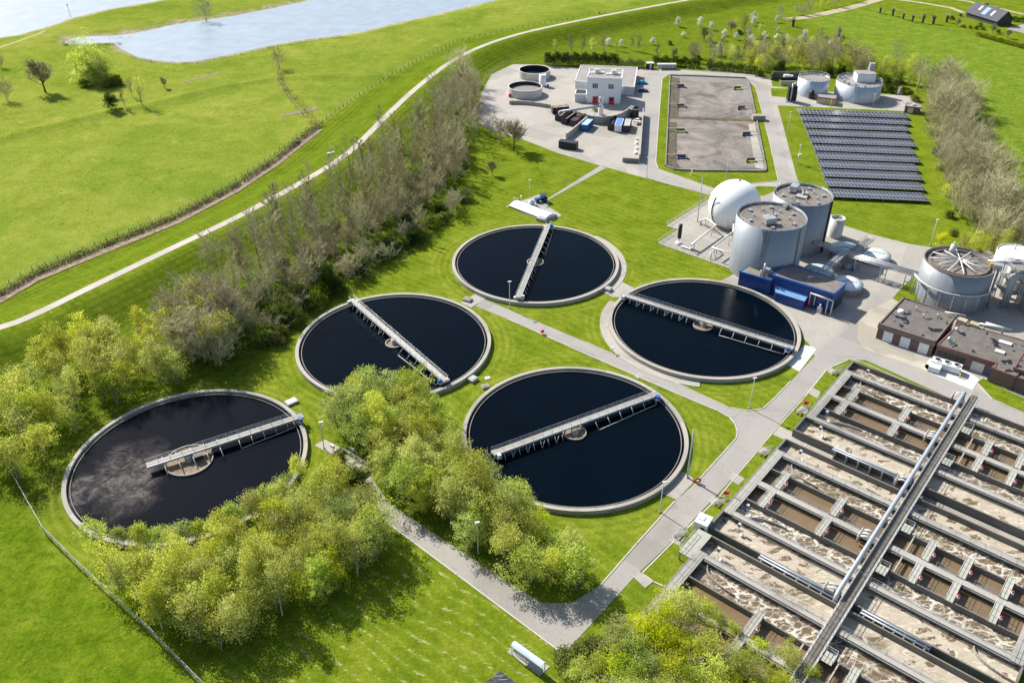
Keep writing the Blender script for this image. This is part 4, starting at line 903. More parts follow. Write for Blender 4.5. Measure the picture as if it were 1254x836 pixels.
# round covered basins
def cover(label, px, rpx, h, mat):
    c = G(px[0], px[1], h); e = G(px[0]+rpx, px[1], h); rr = math.hypot(e[0]-c[0], e[1]-c[1])
    t = thing('covered_basin', label, 'covered tank', (c[0], c[1], 0), 'round covered basins by the pipe bridge')
    m = MB(); m.lathe(c, [(rr, -.1), (rr, h-.15)], 56); m.build('wall', MTANK, t)
    m = MB(); m.lathe(c, [(rr+.12, h-.18), (rr+.12, h), (rr*.5, h+.12), (.01, h+.16)], 56); o = m.build('cover', mat, t)
    m = MB(); m.tube([(c[0]-rr*.7, c[1]+.2, h+.16), (c[0], c[1]+.9, h+.25), (c[0]+rr*.6, c[1]-.4, h+.18)], .06, 5); m.build('cable', MBLACK, o)
cover('round pale-covered basin by the paved yard, farther right of the pipe bridge', (1073, 311), 17, 1.9, MCOVERW)
cover('round bluish-covered basin behind the pipe bridge, beside the small silo', (1036, 304.5), 19, 1.9, MCOVER)
cover('round pale-covered basin against the right end of the blue building', (1037.5, 346), 18.5, 1.9, MCOVERW)
cover('round bluish-covered basin mostly hidden behind the blue building roof', (1003, 331), 17, 1.6, MCOVER)
# pipe bridge
t = thing('pipe_bridge', 'steel pipe bridge carrying bundled pipes across the yard between the tanks', 'pipe bridge', G(1060, 340))
ZB = 4.6
def bundle(pts, w, n, r, parent, nm='pipe_run'):
    P = [W(a, b, z) for a, b, z in pts]
    for i in range(n):
        o = (i-(n-1)/2)*w/max(1, n-1); m = MB(); q = []
        for k, p in enumerate(P):
            a = Vector(P[max(k-1, 0)]); b = Vector(P[min(k+1, len(P)-1)]); d = (b-a); d.z = 0; d.normalize(); q.append((p[0]-d.y*o, p[1]+d.x*o, p[2]+(.12 if i % 2 else 0)))
        m.tube(q, r, 6); m.build(nm, MPALEST if i % 2 else MSTEEL, parent)
    m = MB()
    for k in range(len(P)-1):
        L = math.dist(P[k], P[k+1]); d = Vector((P[k+1][0]-P[k][0], P[k+1][1]-P[k][1])).normalized()
        for j in range(int(L/2)+1):
            f = j/max(1, int(L/2)); x, y, z = [P[k][i]+(P[k+1][i]-P[k][i])*f for i in range(3)]
            m.seg((x-d.y*w*.62, y+d.x*w*.62), (x+d.y*w*.62, y-d.x*w*.62), .16, z-.42, z-.26)
        for s in (-.62, .62): m.tube([(P[k][0]-d.y*w*s, P[k][1]+d.x*w*s, P[k][2]-.3), (P[k+1][0]-d.y*w*s, P[k+1][1]+d.x*w*s, P[k+1][2]-.3)], .11, 4)
    m.build('truss', MSTEEL, parent)
bundle([(1036, 309, ZB), (1124, 335.5, ZB)], 2.2, 5, .17, t)
bundle([(986, 291, ZB), (1036, 309, ZB)], 1.5, 3, .16, t)
bundle([(1034, 309, ZB), (1004, 334, ZB)], 1.6, 4, .16, t)
for (x, y) in ((1047, 331), (1078, 345), (1108, 354), (987, 304), (1001, 303.5), (1016, 316)):
    g = G(x, y); m = MB(); m.box(g[0]-.7, g[1], 0, .22, .22, ZB-.45, UA); m.box(g[0]+.7, g[1]-.5, 0, .22, .22, ZB-.45, UA); m.seg((g[0]-.7, g[1]), (g[0]+.7, g[1]-.5), .2, 2.2, 2.4); m.build('support_leg', MSTEEL, t)
m = MB()
for f in (.45, .55, .64): p = Vector(W(1036, 309, ZB-.5)).lerp(Vector(W(1124, 335.5, ZB-.5)), f); m.box(p.x+VX[0]*1.3, p.y+VX[1]*1.3, p.z, .5, .4, .4, UA)
m.build('red_valve', MRED, t)
t = thing('access_bridge', 'short grey-decked access bridge over the round covered basins', 'walkway', G(1055, 312))
a, b_ = W(1066, 292.5, 2.6), W(1040, 312, 2.6); m = MB(); m.seg(a, b_, 2.4, 2.5, 2.62); m.build('deck', MGRATE, t)
d = Vector((b_[0]-a[0], b_[1]-a[1])).normalized(); m = MB()
for s in (-1.15, 1.15): rail(m, [(a[0]-d.y*s, a[1]+d.x*s, 2.62), (b_[0]-d.y*s, b_[1]+d.x*s, 2.62)], 1.0, 1.5, .05)
m.build('railing', MSTEEL, t)
m = MB()
for f in (.1, .5, .9):
    p = lerp(a, b_, f); m.box(p[0], p[1], 0, .25, .25, 2.5, UA)
m.build('leg', MSTEEL, t)
t = thing('pump_skid', 'cluster of pumps and blue motor between the covered basins', 'pumps', G(1034, 330))
g = G(1034, 331); m = MB(); m.box(g[0], g[1], 0, 4.5, 3, .35, UA); m.build('plinth', MTANK, t)
for i in range(4):
    m = MB(); x, y = g[0]-1.6+i*1.1, g[1]+.6-i*.5; m.box(x, y, .35, .7, .9, .8, UA); m.cyl(x, y, 1.15, 1.9, .25, 8); m.build('pump', (MSTEEL, MRUST, MSTEEL, MBLUE)[i], t)
m = MB(); m.tube([(g[0]-2, g[1]+1, .8), (g[0]+2, g[1]-1, .8), (g[0]+2, g[1]-1, 3.5)], .18, 6); m.build('pipe', MPALEST, t)
# -- tank with spoked pipes on its roof
c8 = (1020, 270, 1254)
H3 = 10.0
t, c, rr = cyl_tank('spoked_tank', 'broad dark grey tank with pipes spread like spokes on its roof', 'tank', zm(c8, 932, [(618, 203)])[0], H3, 40.8, MTIN2, MROOFG)
m = MB(); m.lathe(c, [(rr+.06, H3+.1), (rr+.10, H3+.28), (rr-.2, H3+.32), (rr-.2, H3+.1)], 72, smooth=False); m.build('rim', MFASC, t)
m = MB(); m.lathe(c, [(rr-1.3, H3-.4), (rr-1.3, H3+.1), (rr-1.6, H3+.1), (rr-1.6, H3-.4)], 64, smooth=False); m.build('inner_ring', MROOFG, t)
for i in range(12):
    a = .25+i*2*PI/12; rl_ = rr*(.82 if i % 3 else .7); m = MB(); m.tube([(c[0]+.4*math.cos(a), c[1]+.4*math.sin(a), H3+.75), (c[0]+rl_*math.cos(a), c[1]+rl_*math.sin(a), H3+.3), (c[0]+rl_*math.cos(a), c[1]+rl_*math.sin(a), H3-.4)], .17, 6); m.build('spoke_pipe', MPALEST, t)
m = MB(); m.cyl(c[0], c[1], H3-.4, H3+1.0, .5, 10); m.build('spoke_hub', MPALEST, t); m = MB(); m.cyl(c[0]+.3, c[1]+5.2, H3-.4, H3+2.2, .9, 12, .7); m.cyl(c[0]+.3, c[1]+5.2, H3+2.2, H3+3, .2, 8); m.build('roof_vent', MPALEST, t)
a2 = -.35; p_ = (c[0]+(rr+.2)*math.cos(a2), c[1]+(rr+.2)*math.sin(a2)); m = MB(); m.box(p_[0], p_[1], H3-.5, 2.0, 1.8, 1.5, a2); m.build('roof_cabinet', MSTEEL, t); m = MB(); m.box(p_[0]-1.4, p_[1]+.4, H3+.1, .6, .6, 1.0, a2); m.build('yellow_cover', MYEL, t)
for k in range(3):
    m = MB(); n = 26; rad = rr+.7+.32*k; m.tube([(c[0]+rad*math.cos(a), c[1]+rad*math.sin(a), 5.4+.16*k) for a in [-3.35+i*2.75/n for i in range(n+1)]], .16, 6); m.build('ring_pipe', MPALEST, t)
m = MB()
for i in range(9): a = -3.3+i*.33; m.cyl(c[0]+(rr+1.0)*math.cos(a), c[1]+(rr+1.0)*math.sin(a), 0, 5.3, .1, 6)
m.build('ring_leg', MSTEEL, t)
for k in range(4):
    a = -.42-.05*k; m = MB(); m.tube([(c[0]+(rr+.55)*math.cos(a), c[1]+(rr+.55)*math.sin(a), 0), (c[0]+(rr+.55)*math.cos(a), c[1]+(rr+.55)*math.sin(a), H3-.2)], .24, 8); m.build('riser_pipe', MPIPE, t)
CT3, RT3 = c, rr
t, c, rr = cyl_tank('storage_tank', 'white-topped round tank behind the pipework at the right edge', 'tank', (1245, 309), 8.5, 22, MPALEST, MDOME, rim=.05)
m = MB(); m.cyl(c[0]+.5, c[1]+2, 8.5, 9.6, .25, 8); m.build('vent', MPALEST, t)
ce = (CT3[0]+23.5, CT3[1]-6.5)
t = thing('digester_tank', 'grey cylindrical digester cut off by the right edge', 'tank', (*ce, 0), 'grey digester tanks')
m = MB(); m.lathe(ce, [(8.6, 0), (8.6, 13.2), (8.4, 13.2), (8.4, 12.6)], 72); m.build('shell', MTIN, t); MB().disc(ce, 8.45, 12.7).build('roof', MROOFG, t)
m = MB(); m.lathe(ce, [(8.66, 12.9), (8.72, 13.25), (8.4, 13.28)], 72, smooth=False); m.build('rim', MREDTRIM, t)
t = thing('pipe_tower', 'pale steel tower of risers and platforms between the spoked tank and right-edge digester', 'pipework', (CT3[0]+13, CT3[1]-2))
tx, ty = CT3[0]+12.8, CT3[1]-2.6
m = MB()
for i in (-1, 1):
    for j in (-1, 1): m.box(tx+1.5*i, ty+2.2*j, 0, .22, .22, 10.2, UA)
m.build('frame', MSTEEL, t)
for z in (3.4, 6.8, 10.2): m = MB(); m.box(tx, ty, z, 3.6, 5.0, .15, 0); o = m.build('platform', MGRATE, t); m = MB(); rail(m, [(tx-1.8, ty-2.5, z+.15), (tx+1.8, ty-2.5, z+.15), (tx+1.8, ty+2.5, z+.15), (tx-1.8, ty+2.5, z+.15), (tx-1.8, ty-2.5, z+.15)], 1.0, 1.5, .05); m.build('railing', MPALEST, o)
for k in range(5): m = MB(); x, y = tx-2.4+.45*k, ty-3.1+.1*k; m.tube([(x, y, 0), (x, y, 9.4-.3*k), (x+4+k*.3, y+1.5, 9.6-.3*k)], .24, 8); m.build('riser_pipe', (MPIPE, MPALEST, MSTEEL, MPALEST, MPIPE)[k], t)
m = MB(); m.tube([(tx+1.0, ty+3, 0), (tx+1.0, ty+3, 8.8)], .75, 14); m.build('column', MWHITE, t)
m = MB(); m.tube([(CT3[0]+7, CT3[1], H3+.2), (tx-1, ty+1.4, H3+.6), (tx+9, ty+.4, H3+.8)], .35, 8); m.tube([(CT3[0]+7.5, CT3[1]-.8, H3+.1), (tx+9, ty-.6, H3+.4)], .2, 8); m.build('top_pipe', MPIPE, t)
# -- brown brick garages
H1 = 3.9
t, r, P = building('brick_garage', 'brown brick flat-roofed garage with three white doors by the gravel', 'building', zm(c8, 932, [(226, 505), (498, 592), (600, 463), (345, 378)]), H1, MBRICK, MROOFD, MFASC, .3)
m = MB(); n = 4
for i in range(4): a, b_ = P[i], P[(i+1) % 4]; m.seg(a, b_, .42, H1-.95, H1-.32, .21)
m.build('fascia_band', MFASC, t)
for f0, f1 in ((.12, .29), (.43, .60), (.76, .93)): d_ = panel(t, 'garage_door', P[0], P[1], f0, f1, 0, 2.65, MWHITE); [panel(t, 'door_seam', P[0], P[1], f0+.003, f1-.003, z, z+.04, MSTEEL, .075, .12, d_) for z in (.9, 1.8)]
for k, (fu, fv) in enumerate(((.15, .55), (.35, .75), (.55, .6), (.75, .75))):
    q = lerp(lerp(P[0], P[1], fu), lerp(P[3], P[2], fu), fv); m = MB()
    if k == 0: m.lathe(q, [(.8, H1+.01), (.8, H1+.35), (.55, H1+.6), (.01, H1+.68)], 16); m.build('roof_dome', MWHITE, r)
    else: m.cyl(q[0], q[1], H1, H1+.8, .14, 8); m.cyl(q[0], q[1], H1+.8, H1+.95, .25, 8); m.build('roof_vent', MSTEEL, r)
H2 = 3.7
PX2 = zm((1140, 390, 1254), 866, [(62, 245), (610, 415), (585, 465), (790, 540), (900, 390), (930, 230), (810, 190), (270, 45)])
t, r, P = building('brick_workshop', 'low brown brick workshop with dark stained roof and two white skylights', 'building', PX2, H2, MBRICK, MROOFD, MREDTRIM, .16)
panel(t, 'garage_door', P[0], P[1], .63, .84, 0, 2.5, MPALEST)
for f in (.03, .13, .23, .33, .43): panel(t, 'window', P[0], P[1], f, f+.085, .5, 2.5, MGLASS)
panel(t, 'blue_door', P[0], P[1], .9, .94, 0, 2.1, MBLUE)
for (x, y, lx, ly) in ((690, 232, 2.6, 1.1), (640, 315, 1.9, 1.1)):
    q = G(*zm((1140, 390, 1254), 866, [(x, y)])[0], H2); m = MB(); m.box(q[0], q[1], H2+.012, lx+.2, ly+.2, .2, UA+.05); o = m.build('skylight_kerb', MDECK, r); m = MB(); m.box(q[0], q[1], H2+.213, lx, ly, .16, UA+.05); m.build('skylight', MWHITE, o)
m = MB()
for (x, y) in ((235, 115), (165, 205)): q = G(*zm((1140, 390, 1254), 866, [(x, y)])[0], H2); m.cyl(q[0], q[1], H2, H2+.9, .35, 10); m.box(q[0]+.5, q[1]-.4, H2+.01, 1.0, .5, .3, UA)
m.build('roof_fan', MPALEST, r)
t, r, P = building('brick_office', 'brown brick flat-roofed block with red roof edge at the right photo edge', 'building', zm((1140, 390, 1254), 866, [(775, 460), (1100, 560), (1200, 400), (880, 290)]), 4.5, MBRICK, MROOFD, MREDTRIM, .16)
t, r, P = building('brick_wing', 'plain brown brick wing with a blue sign facing the grass verge', 'building', zm((1140, 390, 1254), 866, [(562, 455), (930, 590), (1010, 500), (770, 470), (625, 425)]), 3.5, MBRICK, MROOFD, MREDTRIM, .14)
panel(t, 'blue_sign', P[0], P[1], .07, .16, 2.5, 2.9, MBLUE)
# cooling units
g = G(*zm((1140, 390, 1254), 866, [(130, 470)])[0]); t = thing('cooling_unit', 'white cooling unit with round roof fans in front of the brick workshop', 'cooling unit', g)
m = MB(); m.box(g[0], g[1], .5, 6.2, 2.2, 1.3, UA+.12); m.build('casing', MWHITE, t)
m = MB(); m.box(g[0]-2.6, g[1]-.4, .2, 2.4, 2.6, 1.2, UA+.12); m.build('side_casing', MWHITE, t)
for i in (-2, 0, 2):
    x, y = g[0]+math.cos(UA+.12)*i, g[1]+math.sin(UA+.12)*i; m = MB(); m.lathe((x, y), [(.85, 1.8), (.85, 2.0), (.6, 2.02)], 18); o = m.build('fan_shroud', MWHITE, t); MB().disc((x, y), .6, 1.96, 16).build('fan', MBLACK, o)
for s in (-3.2, 3.2):
    m = MB(); x, y = g[0]+math.cos(UA+.12)*s-.9, g[1]+math.sin(UA+.12)*s-1.6; m.cyl(x, y, 0, 1.2, .14, 8); m.build('bollard', MYEL, t)
m = MB(); m.box(g[0], g[1], .08, 6, 2, .42, UA+.12); m.build('frame', MSTEEL, t)
g = G(1181, 421); t = thing('generator_box', 'beige machine casings with pipes between garage and workshop roofs', 'machine', (g[0], g[1], 0))
g = G(1179, 391, 4.6); m = MB(); m.box(g[0], g[1], 0, 2.0, 1.6, 4.6, UA); m.build('casing', M_plain('beige_paint', (.40, .34, .22), .6), t); m = MB(); m.box(g[0]+2.3, g[1]-1.4, 0, 2.0, 1.6, 4.4, UA); m.build('casing', M_plain('beige_paint', (.38, .32, .2), .6), t)
m = MB(); m.tube([(g[0]-3, g[1]+3, 4.8), (g[0]+1, g[1]+1.2, 5.0), (g[0]+1, g[1]+1.2, 2)], .2, 6); m.tube([(g[0]+3, g[1]-2, 4.7), (g[0]+9, g[1]-5, 4.8)], .25, 6); m.build('pipe', MPALEST, t)
g = G(1232, 412, 4); t = thing('roof_duct', 'long pale duct along the back edge of the brick workshop', 'duct', (g[0], g[1], 0)); a, b_ = W(1206, 398, 4), W(1228, 405, 4)
m = MB(); m.seg(a, b_, 1.0, 3.95, 4.75); m.build('duct', MPALEST, t); m = MB(); m.box(a[0], a[1], 0, .3, .3, 3.9); m.box(b_[0], b_[1], 0, .3, .3, 3.9); m.build('leg', MSTEEL, t)
# -- white building of the far yard
cw = (700, 70, 820)
HW = hgt(718, 126.8, 95.3)
t, r, P = building('white_building', 'tall white block with two red doors in the far sludge yard', 'building', zm(cw, 1254, [(205, 263), (640, 280), (656, 165), (236, 150)]), HW, MWCLAD, MROOFP, MWHITE, .25)
for f in (.19, .66):
    for k in range(3): panel(t, 'window', P[0], P[1], f-.03+k*.055, f+.01+k*.055, HW*.60, HW*.78, MGLASS, .03)
for f in (.175, .66):
    d_ = panel(t, 'red_door', P[0], P[1], f, f+.16, .02, 3.0, MRED); panel(t, 'door_window', P[0], P[1], f+.04, f+.12, 1.5, 2.5, MGLASS, .09, .12, d_)
panel(t, 'plinth', P[0], P[1], .003, .997, 0, .6, MGCLAD, .02)
for (x, y) in ((325, 205), (540, 220)):
    q = G(*zm(cw, 1254, [(x, y)])[0], HW); m = MB(); m.box(q[0], q[1], HW+.02, 1.9, 1.6, 1.5); o = m.build('roof_unit', MWHITE, r); m = MB(); m.box(q[0], q[1], HW+1.521, 1.9, 1.6, .15); m.build('yellow_lid', M_plain('pale_yellow', (.6, .52, .2), .6), o); m = MB(); m.box(q[0]+1.8, q[1]-.3, HW+.02, 2.0, .9, .5); m.box(q[0]-2.0, q[1]-.2, HW+.02, 2.2, 1.0, .4); m.build('duct', MWHITE, o)
HA = hgt(776, 117.5, 107)
t, r, P = building('grey_hall', 'low pale grey flat-roofed hall wrapping behind the tall white block', 'building', zm(cw, 1254, [(48, 303), (800, 388), (840, 134), (120, 106)]), HA, MGCLAD, MROOFP, MWHITE, .18)
t, r, P = building('grey_lean_to', 'small pale open-topped bunker on the left side of the white block', 'building', zm(cw, 1254, [(45, 478), (190, 482), (190, 425), (60, 418)]), 3.2, MGCLAD, MBLACK, MWHITE, .3)
# round open basins
def open_basin(label, px, rpx, h, mat, full):
    c = G(px[0], px[1], h); e = G(px[0]+rpx, px[1], h); rr = math.hypot(e[0]-c[0], e[1]-c[1])
    t = thing('open_basin', label, 'round basin', (c[0], c[1], 0), 'round open basins in the far yard')
    m = MB(); m.lathe(c, [(rr, -.1), (rr, h), (rr-.4, h), (rr-.4, .1)], 64, smooth=False); m.build('wall', MTANKW, t)
    m = MB(); m.lathe(c, [(rr-.42, .2), (rr-.42, h-.04), (rr-.46, h-.04), (rr-.46, .2)], 64, smooth=False); m.build('lining', MBLACK, t)
    MB().disc(c, rr-.45, full, 48).build('sludge', mat, t); return t, c, rr
MTANKW = M_pave('pale_basin_concrete', (.52, .50, .47), (.36, .34, .31))
open_basin('round pale basin holding blue water in the far yard', (654.5, 85), 19.5, 3.2, MDARKW, 1.6)
t, c, rr = open_basin('round pale basin holding grey sludge, nearest of the far yard pair', (643, 105.5), 21, 3.4, M_plain('grey_sludge', (.2, .19, .18), .8), 1.9)
m = MB(); m.cyl(c[0]-rr*.9, c[1]-rr*.55, .2, 1.4, .5, 10); m.build('red_valve', MRED, t)
t, c, rr = cyl_tank('dosing_tank', 'small white upright tank between the two round open basins', 'tank', (664.5, 92), 4.6, 4.3, MWHITE, MWHITE, rim=.05)
g = G(671, 107); t = thing('blue_drum', 'small blue drum beside the white upright tank', 'drum', g); m = MB(); m.cyl(*g, 0, 1.1, .45, 10); m.build('drum', MBLUE, t); m = MB(); m.cyl(*g, 1.1, 1.18, .4, 10); m.build('lid', MBLACK, t)
g = G(692, 76.5); t = thing('yard_sign', 'red and white notice board in front of the dark hedge', 'sign', g); m = MB(); m.box(g[0], g[1], .8, 2.0, .12, 2.4); m.build('board', MWHITE, t); m = MB(); m.box(g[0], g[1]-.08, 1.2, 1.6, .06, .7); m.build('red_panel', MRED, t); m = MB(); m.box(g[0]-.8, g[1]+.1, 0, .12, .1, 1.0); m.box(g[0]+.8, g[1]+.1, 0, .12, .1, 1.0); m.build('post', MSTEEL, t)
# yard walls
c4 = (570, 60, 800)
def wall_run(name, label, pts, h, w=.4, mat=None, group=None, cat='wall'):
    t = thing(name, label, cat, pts[0], group); m = MB()
    for p, q in zip(pts, pts[1:]): m.seg(p, q, w, -.05, h, w*.3)
    m.build('wall', mat or MTANK, t); return t
wall_run('yard_wall', 'low curved concrete wall running from the round basins towards the containers', smooth_poly(GP(zm(c4, 1241, [(292, 366), (370, 366), (470, 376), (560, 392)])), 1), 1.5, .5)
wall_run('loading_wall', 'curved concrete retaining wall below the white building', smooth_poly(GP(zm(c4, 1241, [(700, 440), (735, 460), (800, 485), (860, 497), (930, 497), (1000, 485), (1060, 455), (1092, 425)])), 1), 3.0, .5)
poly = GP(zm(c4, 1241, [(690, 452), (735, 468), (800, 492), (860, 503), (930, 503), (1000, 492), (1060, 465), (1095, 435), (1060, 400), (900, 400), (740, 405)]))
sheet('raised_apron', poly, .06, MCONC)
wall_run('bunker_wall', 'concrete wall slanting between dark skips and the blue container', GP(zm(c4, 1241, [(668, 598), (740, 540), (812, 478)])), 2.4, .6)
wall_run('boundary_wall', 'tall concrete wall along the road side of the container yard', GP(zm(c4, 1241, [(1148, 750), (1160, 600), (1172, 440)])), 3.0, .4)
wall_run('end_wall', 'short dark wall at the near corner of the container yard', GP(zm(c4, 1241, [(1040, 748), (1142, 754)])), 1.6, .5, M_DARKCON)
# containers
def skip(label, p, q, wd, h, mat, open_top=False, lid=None, straps=False):
    """roll-off container between two ground points along its long axis"""
    dx, dy = q[0]-p[0], q[1]-p[1]; L = math.hypot(dx, dy); a = math.atan2(dy, dx); cx, cy = (p[0]+q[0])/2, (p[1]+q[1])/2
    t = thing('waste_container', label, 'container', (cx, cy, 0), 'containers in the far yard')
    def at(u, v): return (cx+math.cos(a)*u-math.sin(a)*v, cy+math.sin(a)*u+math.cos(a)*v)
    m = MB(); m.box(cx, cy, .15, L, wd, .15, a)
    for s in (-1, 1): m.box(*at(0, s*wd*.3), 0, L*.95, .18, .16, a)
    m.build('floor_frame', MBLACK, t)
    m = MB()
    for s in (-1, 1): m.box(*at(0, s*(wd/2-.05)), .3, L, .1, h-.3, a); m.box(*at(s*(L/2-.05), 0), .3, .1, wd-.2, h-.3, a)
    k = int(L/.8)
    for i in range(k+1):
        for s in (-1, 1): m.box(*at(-L/2+.1+(L-.2)*i/k, s*(wd/2+.04)), .3, .12, .1, h-.36, a)
    m.build('side_wall', mat, t)
    m = MB()
    for s in (-1, 1): m.box(*at(0, s*(wd/2)), h, L+.1, .16, .14, a); m.box(*at(s*L/2, 0), h, .16, wd, .14, a)
    m.build('top_rim', mat, t)
    if open_top: m = MB(); m.box(cx, cy, .3, L-.25, wd-.25, h*.6, a); m.build('load', MRUST if lid is None else lid, t)
    else:
        m = MB(); m.box(cx, cy, h-.05, L-.22, wd-.22, .16, a); m.build('lid', lid or mat, t)
    if straps:
        for s in (-.25, .2): m = MB(); m.box(*at(L*s, 0), h+.142, .25, wd+.22, .03, a); [m.box(*at(L*s, e*(wd/2+.115)), h*.35, .25, .03, h*.65+.15, a) for e in (-1, 1)]; m.build('strap', M_ORANGE, t)
    for s in (-1, 1): m = MB(); m.box(*at(L/2+.06, s*wd*.27), .4, .08, wd*.42, h-.6, a); m.build('end_door', mat, t)
M_ORANGE = M_plain('orange_strap', (.6, .16, .06), .6)
MCONT = M_plain('dark_container_paint', (.022, .026, .034), .5, var=.35)
MCONTB = M_plain('blue_container_paint', (.03, .13, .32), .45, var=.2)
MCONTG = M_plain('grey_lid', (.36, .36, .36), .6, var=.15)
def Z4(*p): return GP(zm(c4, 1241, p))
p, q = Z4((572, 428), (678, 420)); skip('dark container with orange straps farthest back in the row below the conveyor', p, q, 2.5, 2.6, MCONT, straps=True, lid=MRUST)
p, q = Z4((610, 478), (675, 430)); skip('dark open skip second from the back in the row below the conveyor', p, q, 2.4, 2.1, MCONT, True)
p, q = Z4((650, 500), (722, 448)); skip('dark open skip heaped with brown sludge, in the middle of the conveyor row', p, q, 2.4, 2.3, MCONT, True)
p, q = Z4((708, 515), (775, 465)); skip('dark strapped container nearest the slanting concrete wall', p, q, 2.4, 2.3, MCONT, straps=True)
p, q = Z4((782, 545), (823, 505)); skip('bright blue container standing alone beside the slanting concrete wall', p, q, 2.5, 2.4, MCONTB, lid=M_plain('pale_blue_lid', (.35, .5, .62), .5))
p, q = Z4((960, 540), (982, 490)); skip('dark open container left of the blue-lidded one', p, q, 2.4, 2.6, MCONT, True, lid=MBLACK)
p, q = Z4((1005, 553), (1022, 505)); skip('white container with bright blue lid between two dark ones', p, q, 2.4, 2.6, MWHITE, lid=M_plain('bright_blue_lid', (.10, .22, .62), .4))
p, q = Z4((1062, 553), (1075, 505)); skip('dark container with light grey lid right of the blue-lidded one', p, q, 2.4, 2.5, MCONT, lid=MCONTG)
p, q = Z4((622, 648), (736, 664)); skip('black closed container standing alone near the lawn edge', p, q, 2.5, 2.5, MCONT)
# conveyor and hopper
t = thing('sludge_conveyor', 'long grey tube conveyor sloping from a white hopper over the dark skips', 'conveyor', G(*zm(c4, 1241, [(760, 410)])[0]))
a, b_ = W(*zm(c4, 1241, [(893, 378)])[0], 5.0), W(*zm(c4, 1241, [(620, 415)])[0], 4.2)
m = MB(); m.tube([a, b_], .45, 10); m.build('tube', MPIPE, t)
m = MB()
for f in (.12, .5, .9): p = Vector(a).lerp(Vector(b_), f); m.tube([(p.x-.6, p.y, 0), (p.x, p.y, p.z-.4), (p.x+.6, p.y, 0)], .1, 5)
m.build('trestle', MSTEEL, t)
m = MB(); m.tube([b_, (b_[0], b_[1], 3.0)], .4, 8); m.build('outlet', MPIPE, t)
g = G(*zm(c4, 1241, [(893, 435)])[0]); t = thing('hopper', 'white upright hopper with stacked motors at the upper conveyor end', 'hopper', g)
m = MB(); m.lathe(g, [(1.0, 0), (1.0, 3.4), (.5, 4.2), (.5, 4.8)], 20); m.build('body', MWHITE, t); m = MB(); m.box(g[0], g[1], 4.8, 1.8, 1.4, .9); m.cyl(g[0]-.3, g[1], 5.7, 7.0, .5, 10); m.box(g[0]+.9, g[1]+.3, 5.0, .7, .7, 1.6); m.build('motor', MSTEEL, t)
g = G(*zm(c4, 1241, [(858, 412)])[0]); t = thing('clipped_bush', 'small dark green bush beside the white hopper', 'bush', g)
BUSHES = [(t, g, 1.2, 1.6)]
g = G(*zm(c4, 1241, [(1115, 450)])[0]); t = thing('round_tank', 'black arch-topped tank at the right end of the curved retaining wall', 'tank', g)
m = MB(); m.lathe(g, [(1.7, 0), (1.7, 3.6), (1.2, 4.3), (.01, 4.5)], 24); m.build('shell', MBLACK, t); m = MB(); m.lathe(g, [(1.75, 3.3), (1.78, 3.6), (1.7, 3.65)], 24); m.build('hoop', MPALEST, t)
g = G(*zm(c4, 1241, [(1150, 470)])[0]); t = thing('scrap_pile', 'heap of white and pink scrap against the tall yard wall', 'scrap heap', g)
rs = random.Random(5)
for k, mm in enumerate((MWHITE, M_plain('pink_plastic', (.55, .3, .36), .6), MPALEST, MRUST)):
    m = MB()
    for i in range(7): m.box(g[0]-1.0+rs.uniform(-1.2, .8), g[1]-2.5+rs.uniform(-3.5, 2), rs.uniform(0, .5), rs.uniform(.4, 1.1), rs.uniform(.4, 1.0), rs.uniform(.3, .9), rs.uniform(0, 3))
    m.build('scrap', mm, t)
m = MB()
for (x, y) in ((1132, 600), (1128, 625), (1130, 660), (1122, 690)): q = G(*zm(c4, 1241, [(x, y)])[0]); m.box(q[0], q[1], 0, .7, rs.uniform(.8, 3), .7, rs.uniform(-.1, .1))
m.build('white_offcuts', MWHITE, t)
# small huts behind the yard
for lab, x, y, wd in (('dark hut with pale flat roof at the back of the far yard', 795.5, 84, 3.2),):
    g = G(x, y); t = thing('yard_hut', lab, 'hut', g); m = MB(); m.box(g[0], g[1], 0, wd, 2.4, 2.5); m.build('wall', MBLACK, t); m = MB(); m.box(g[0], g[1], 2.5, wd+.3, 2.7, .15); m.build('roof', MPALEST, t); m = MB(); m.box(g[0]+.2, g[1]-1.23, .1, .9, .06, 2.1); m.build('door', MSTEEL, t)
g = G(816, 84.6); t = thing('bike_shelter', 'long white-roofed open shelter in front of the dark hedge', 'shelter', g)
m = MB(); m.box(g[0], g[1], 2.2, 8.6, 2.2, .14); m.build('roof', MPALEST, t); m = MB(); m.box(g[0], g[1]+1.0, .1, 8.4, .08, 2.1); m.build('back_panel', MGCLAD, t)
for i in range(6): m = MB(); m.box(g[0]-4.1+i*1.64, g[1]-1.0, 0, .12, .12, 2.2); m.build('post', MWHITE, t)
g = G(869.5, 85.5); t = thing('electric_cabinet', 'dark green cabinet standing against the hedge fence', 'cabinet', g); m = MB(); m.box(g[0], g[1], 0, 1.6, 1.0, 1.9); m.build('body', M_plain('dark_green_paint', (.02, .06, .07), .5), t); m = MB(); m.box(g[0], g[1], 1.9, 1.8, 1.2, .12); m.build('cap', MBLACK, t)
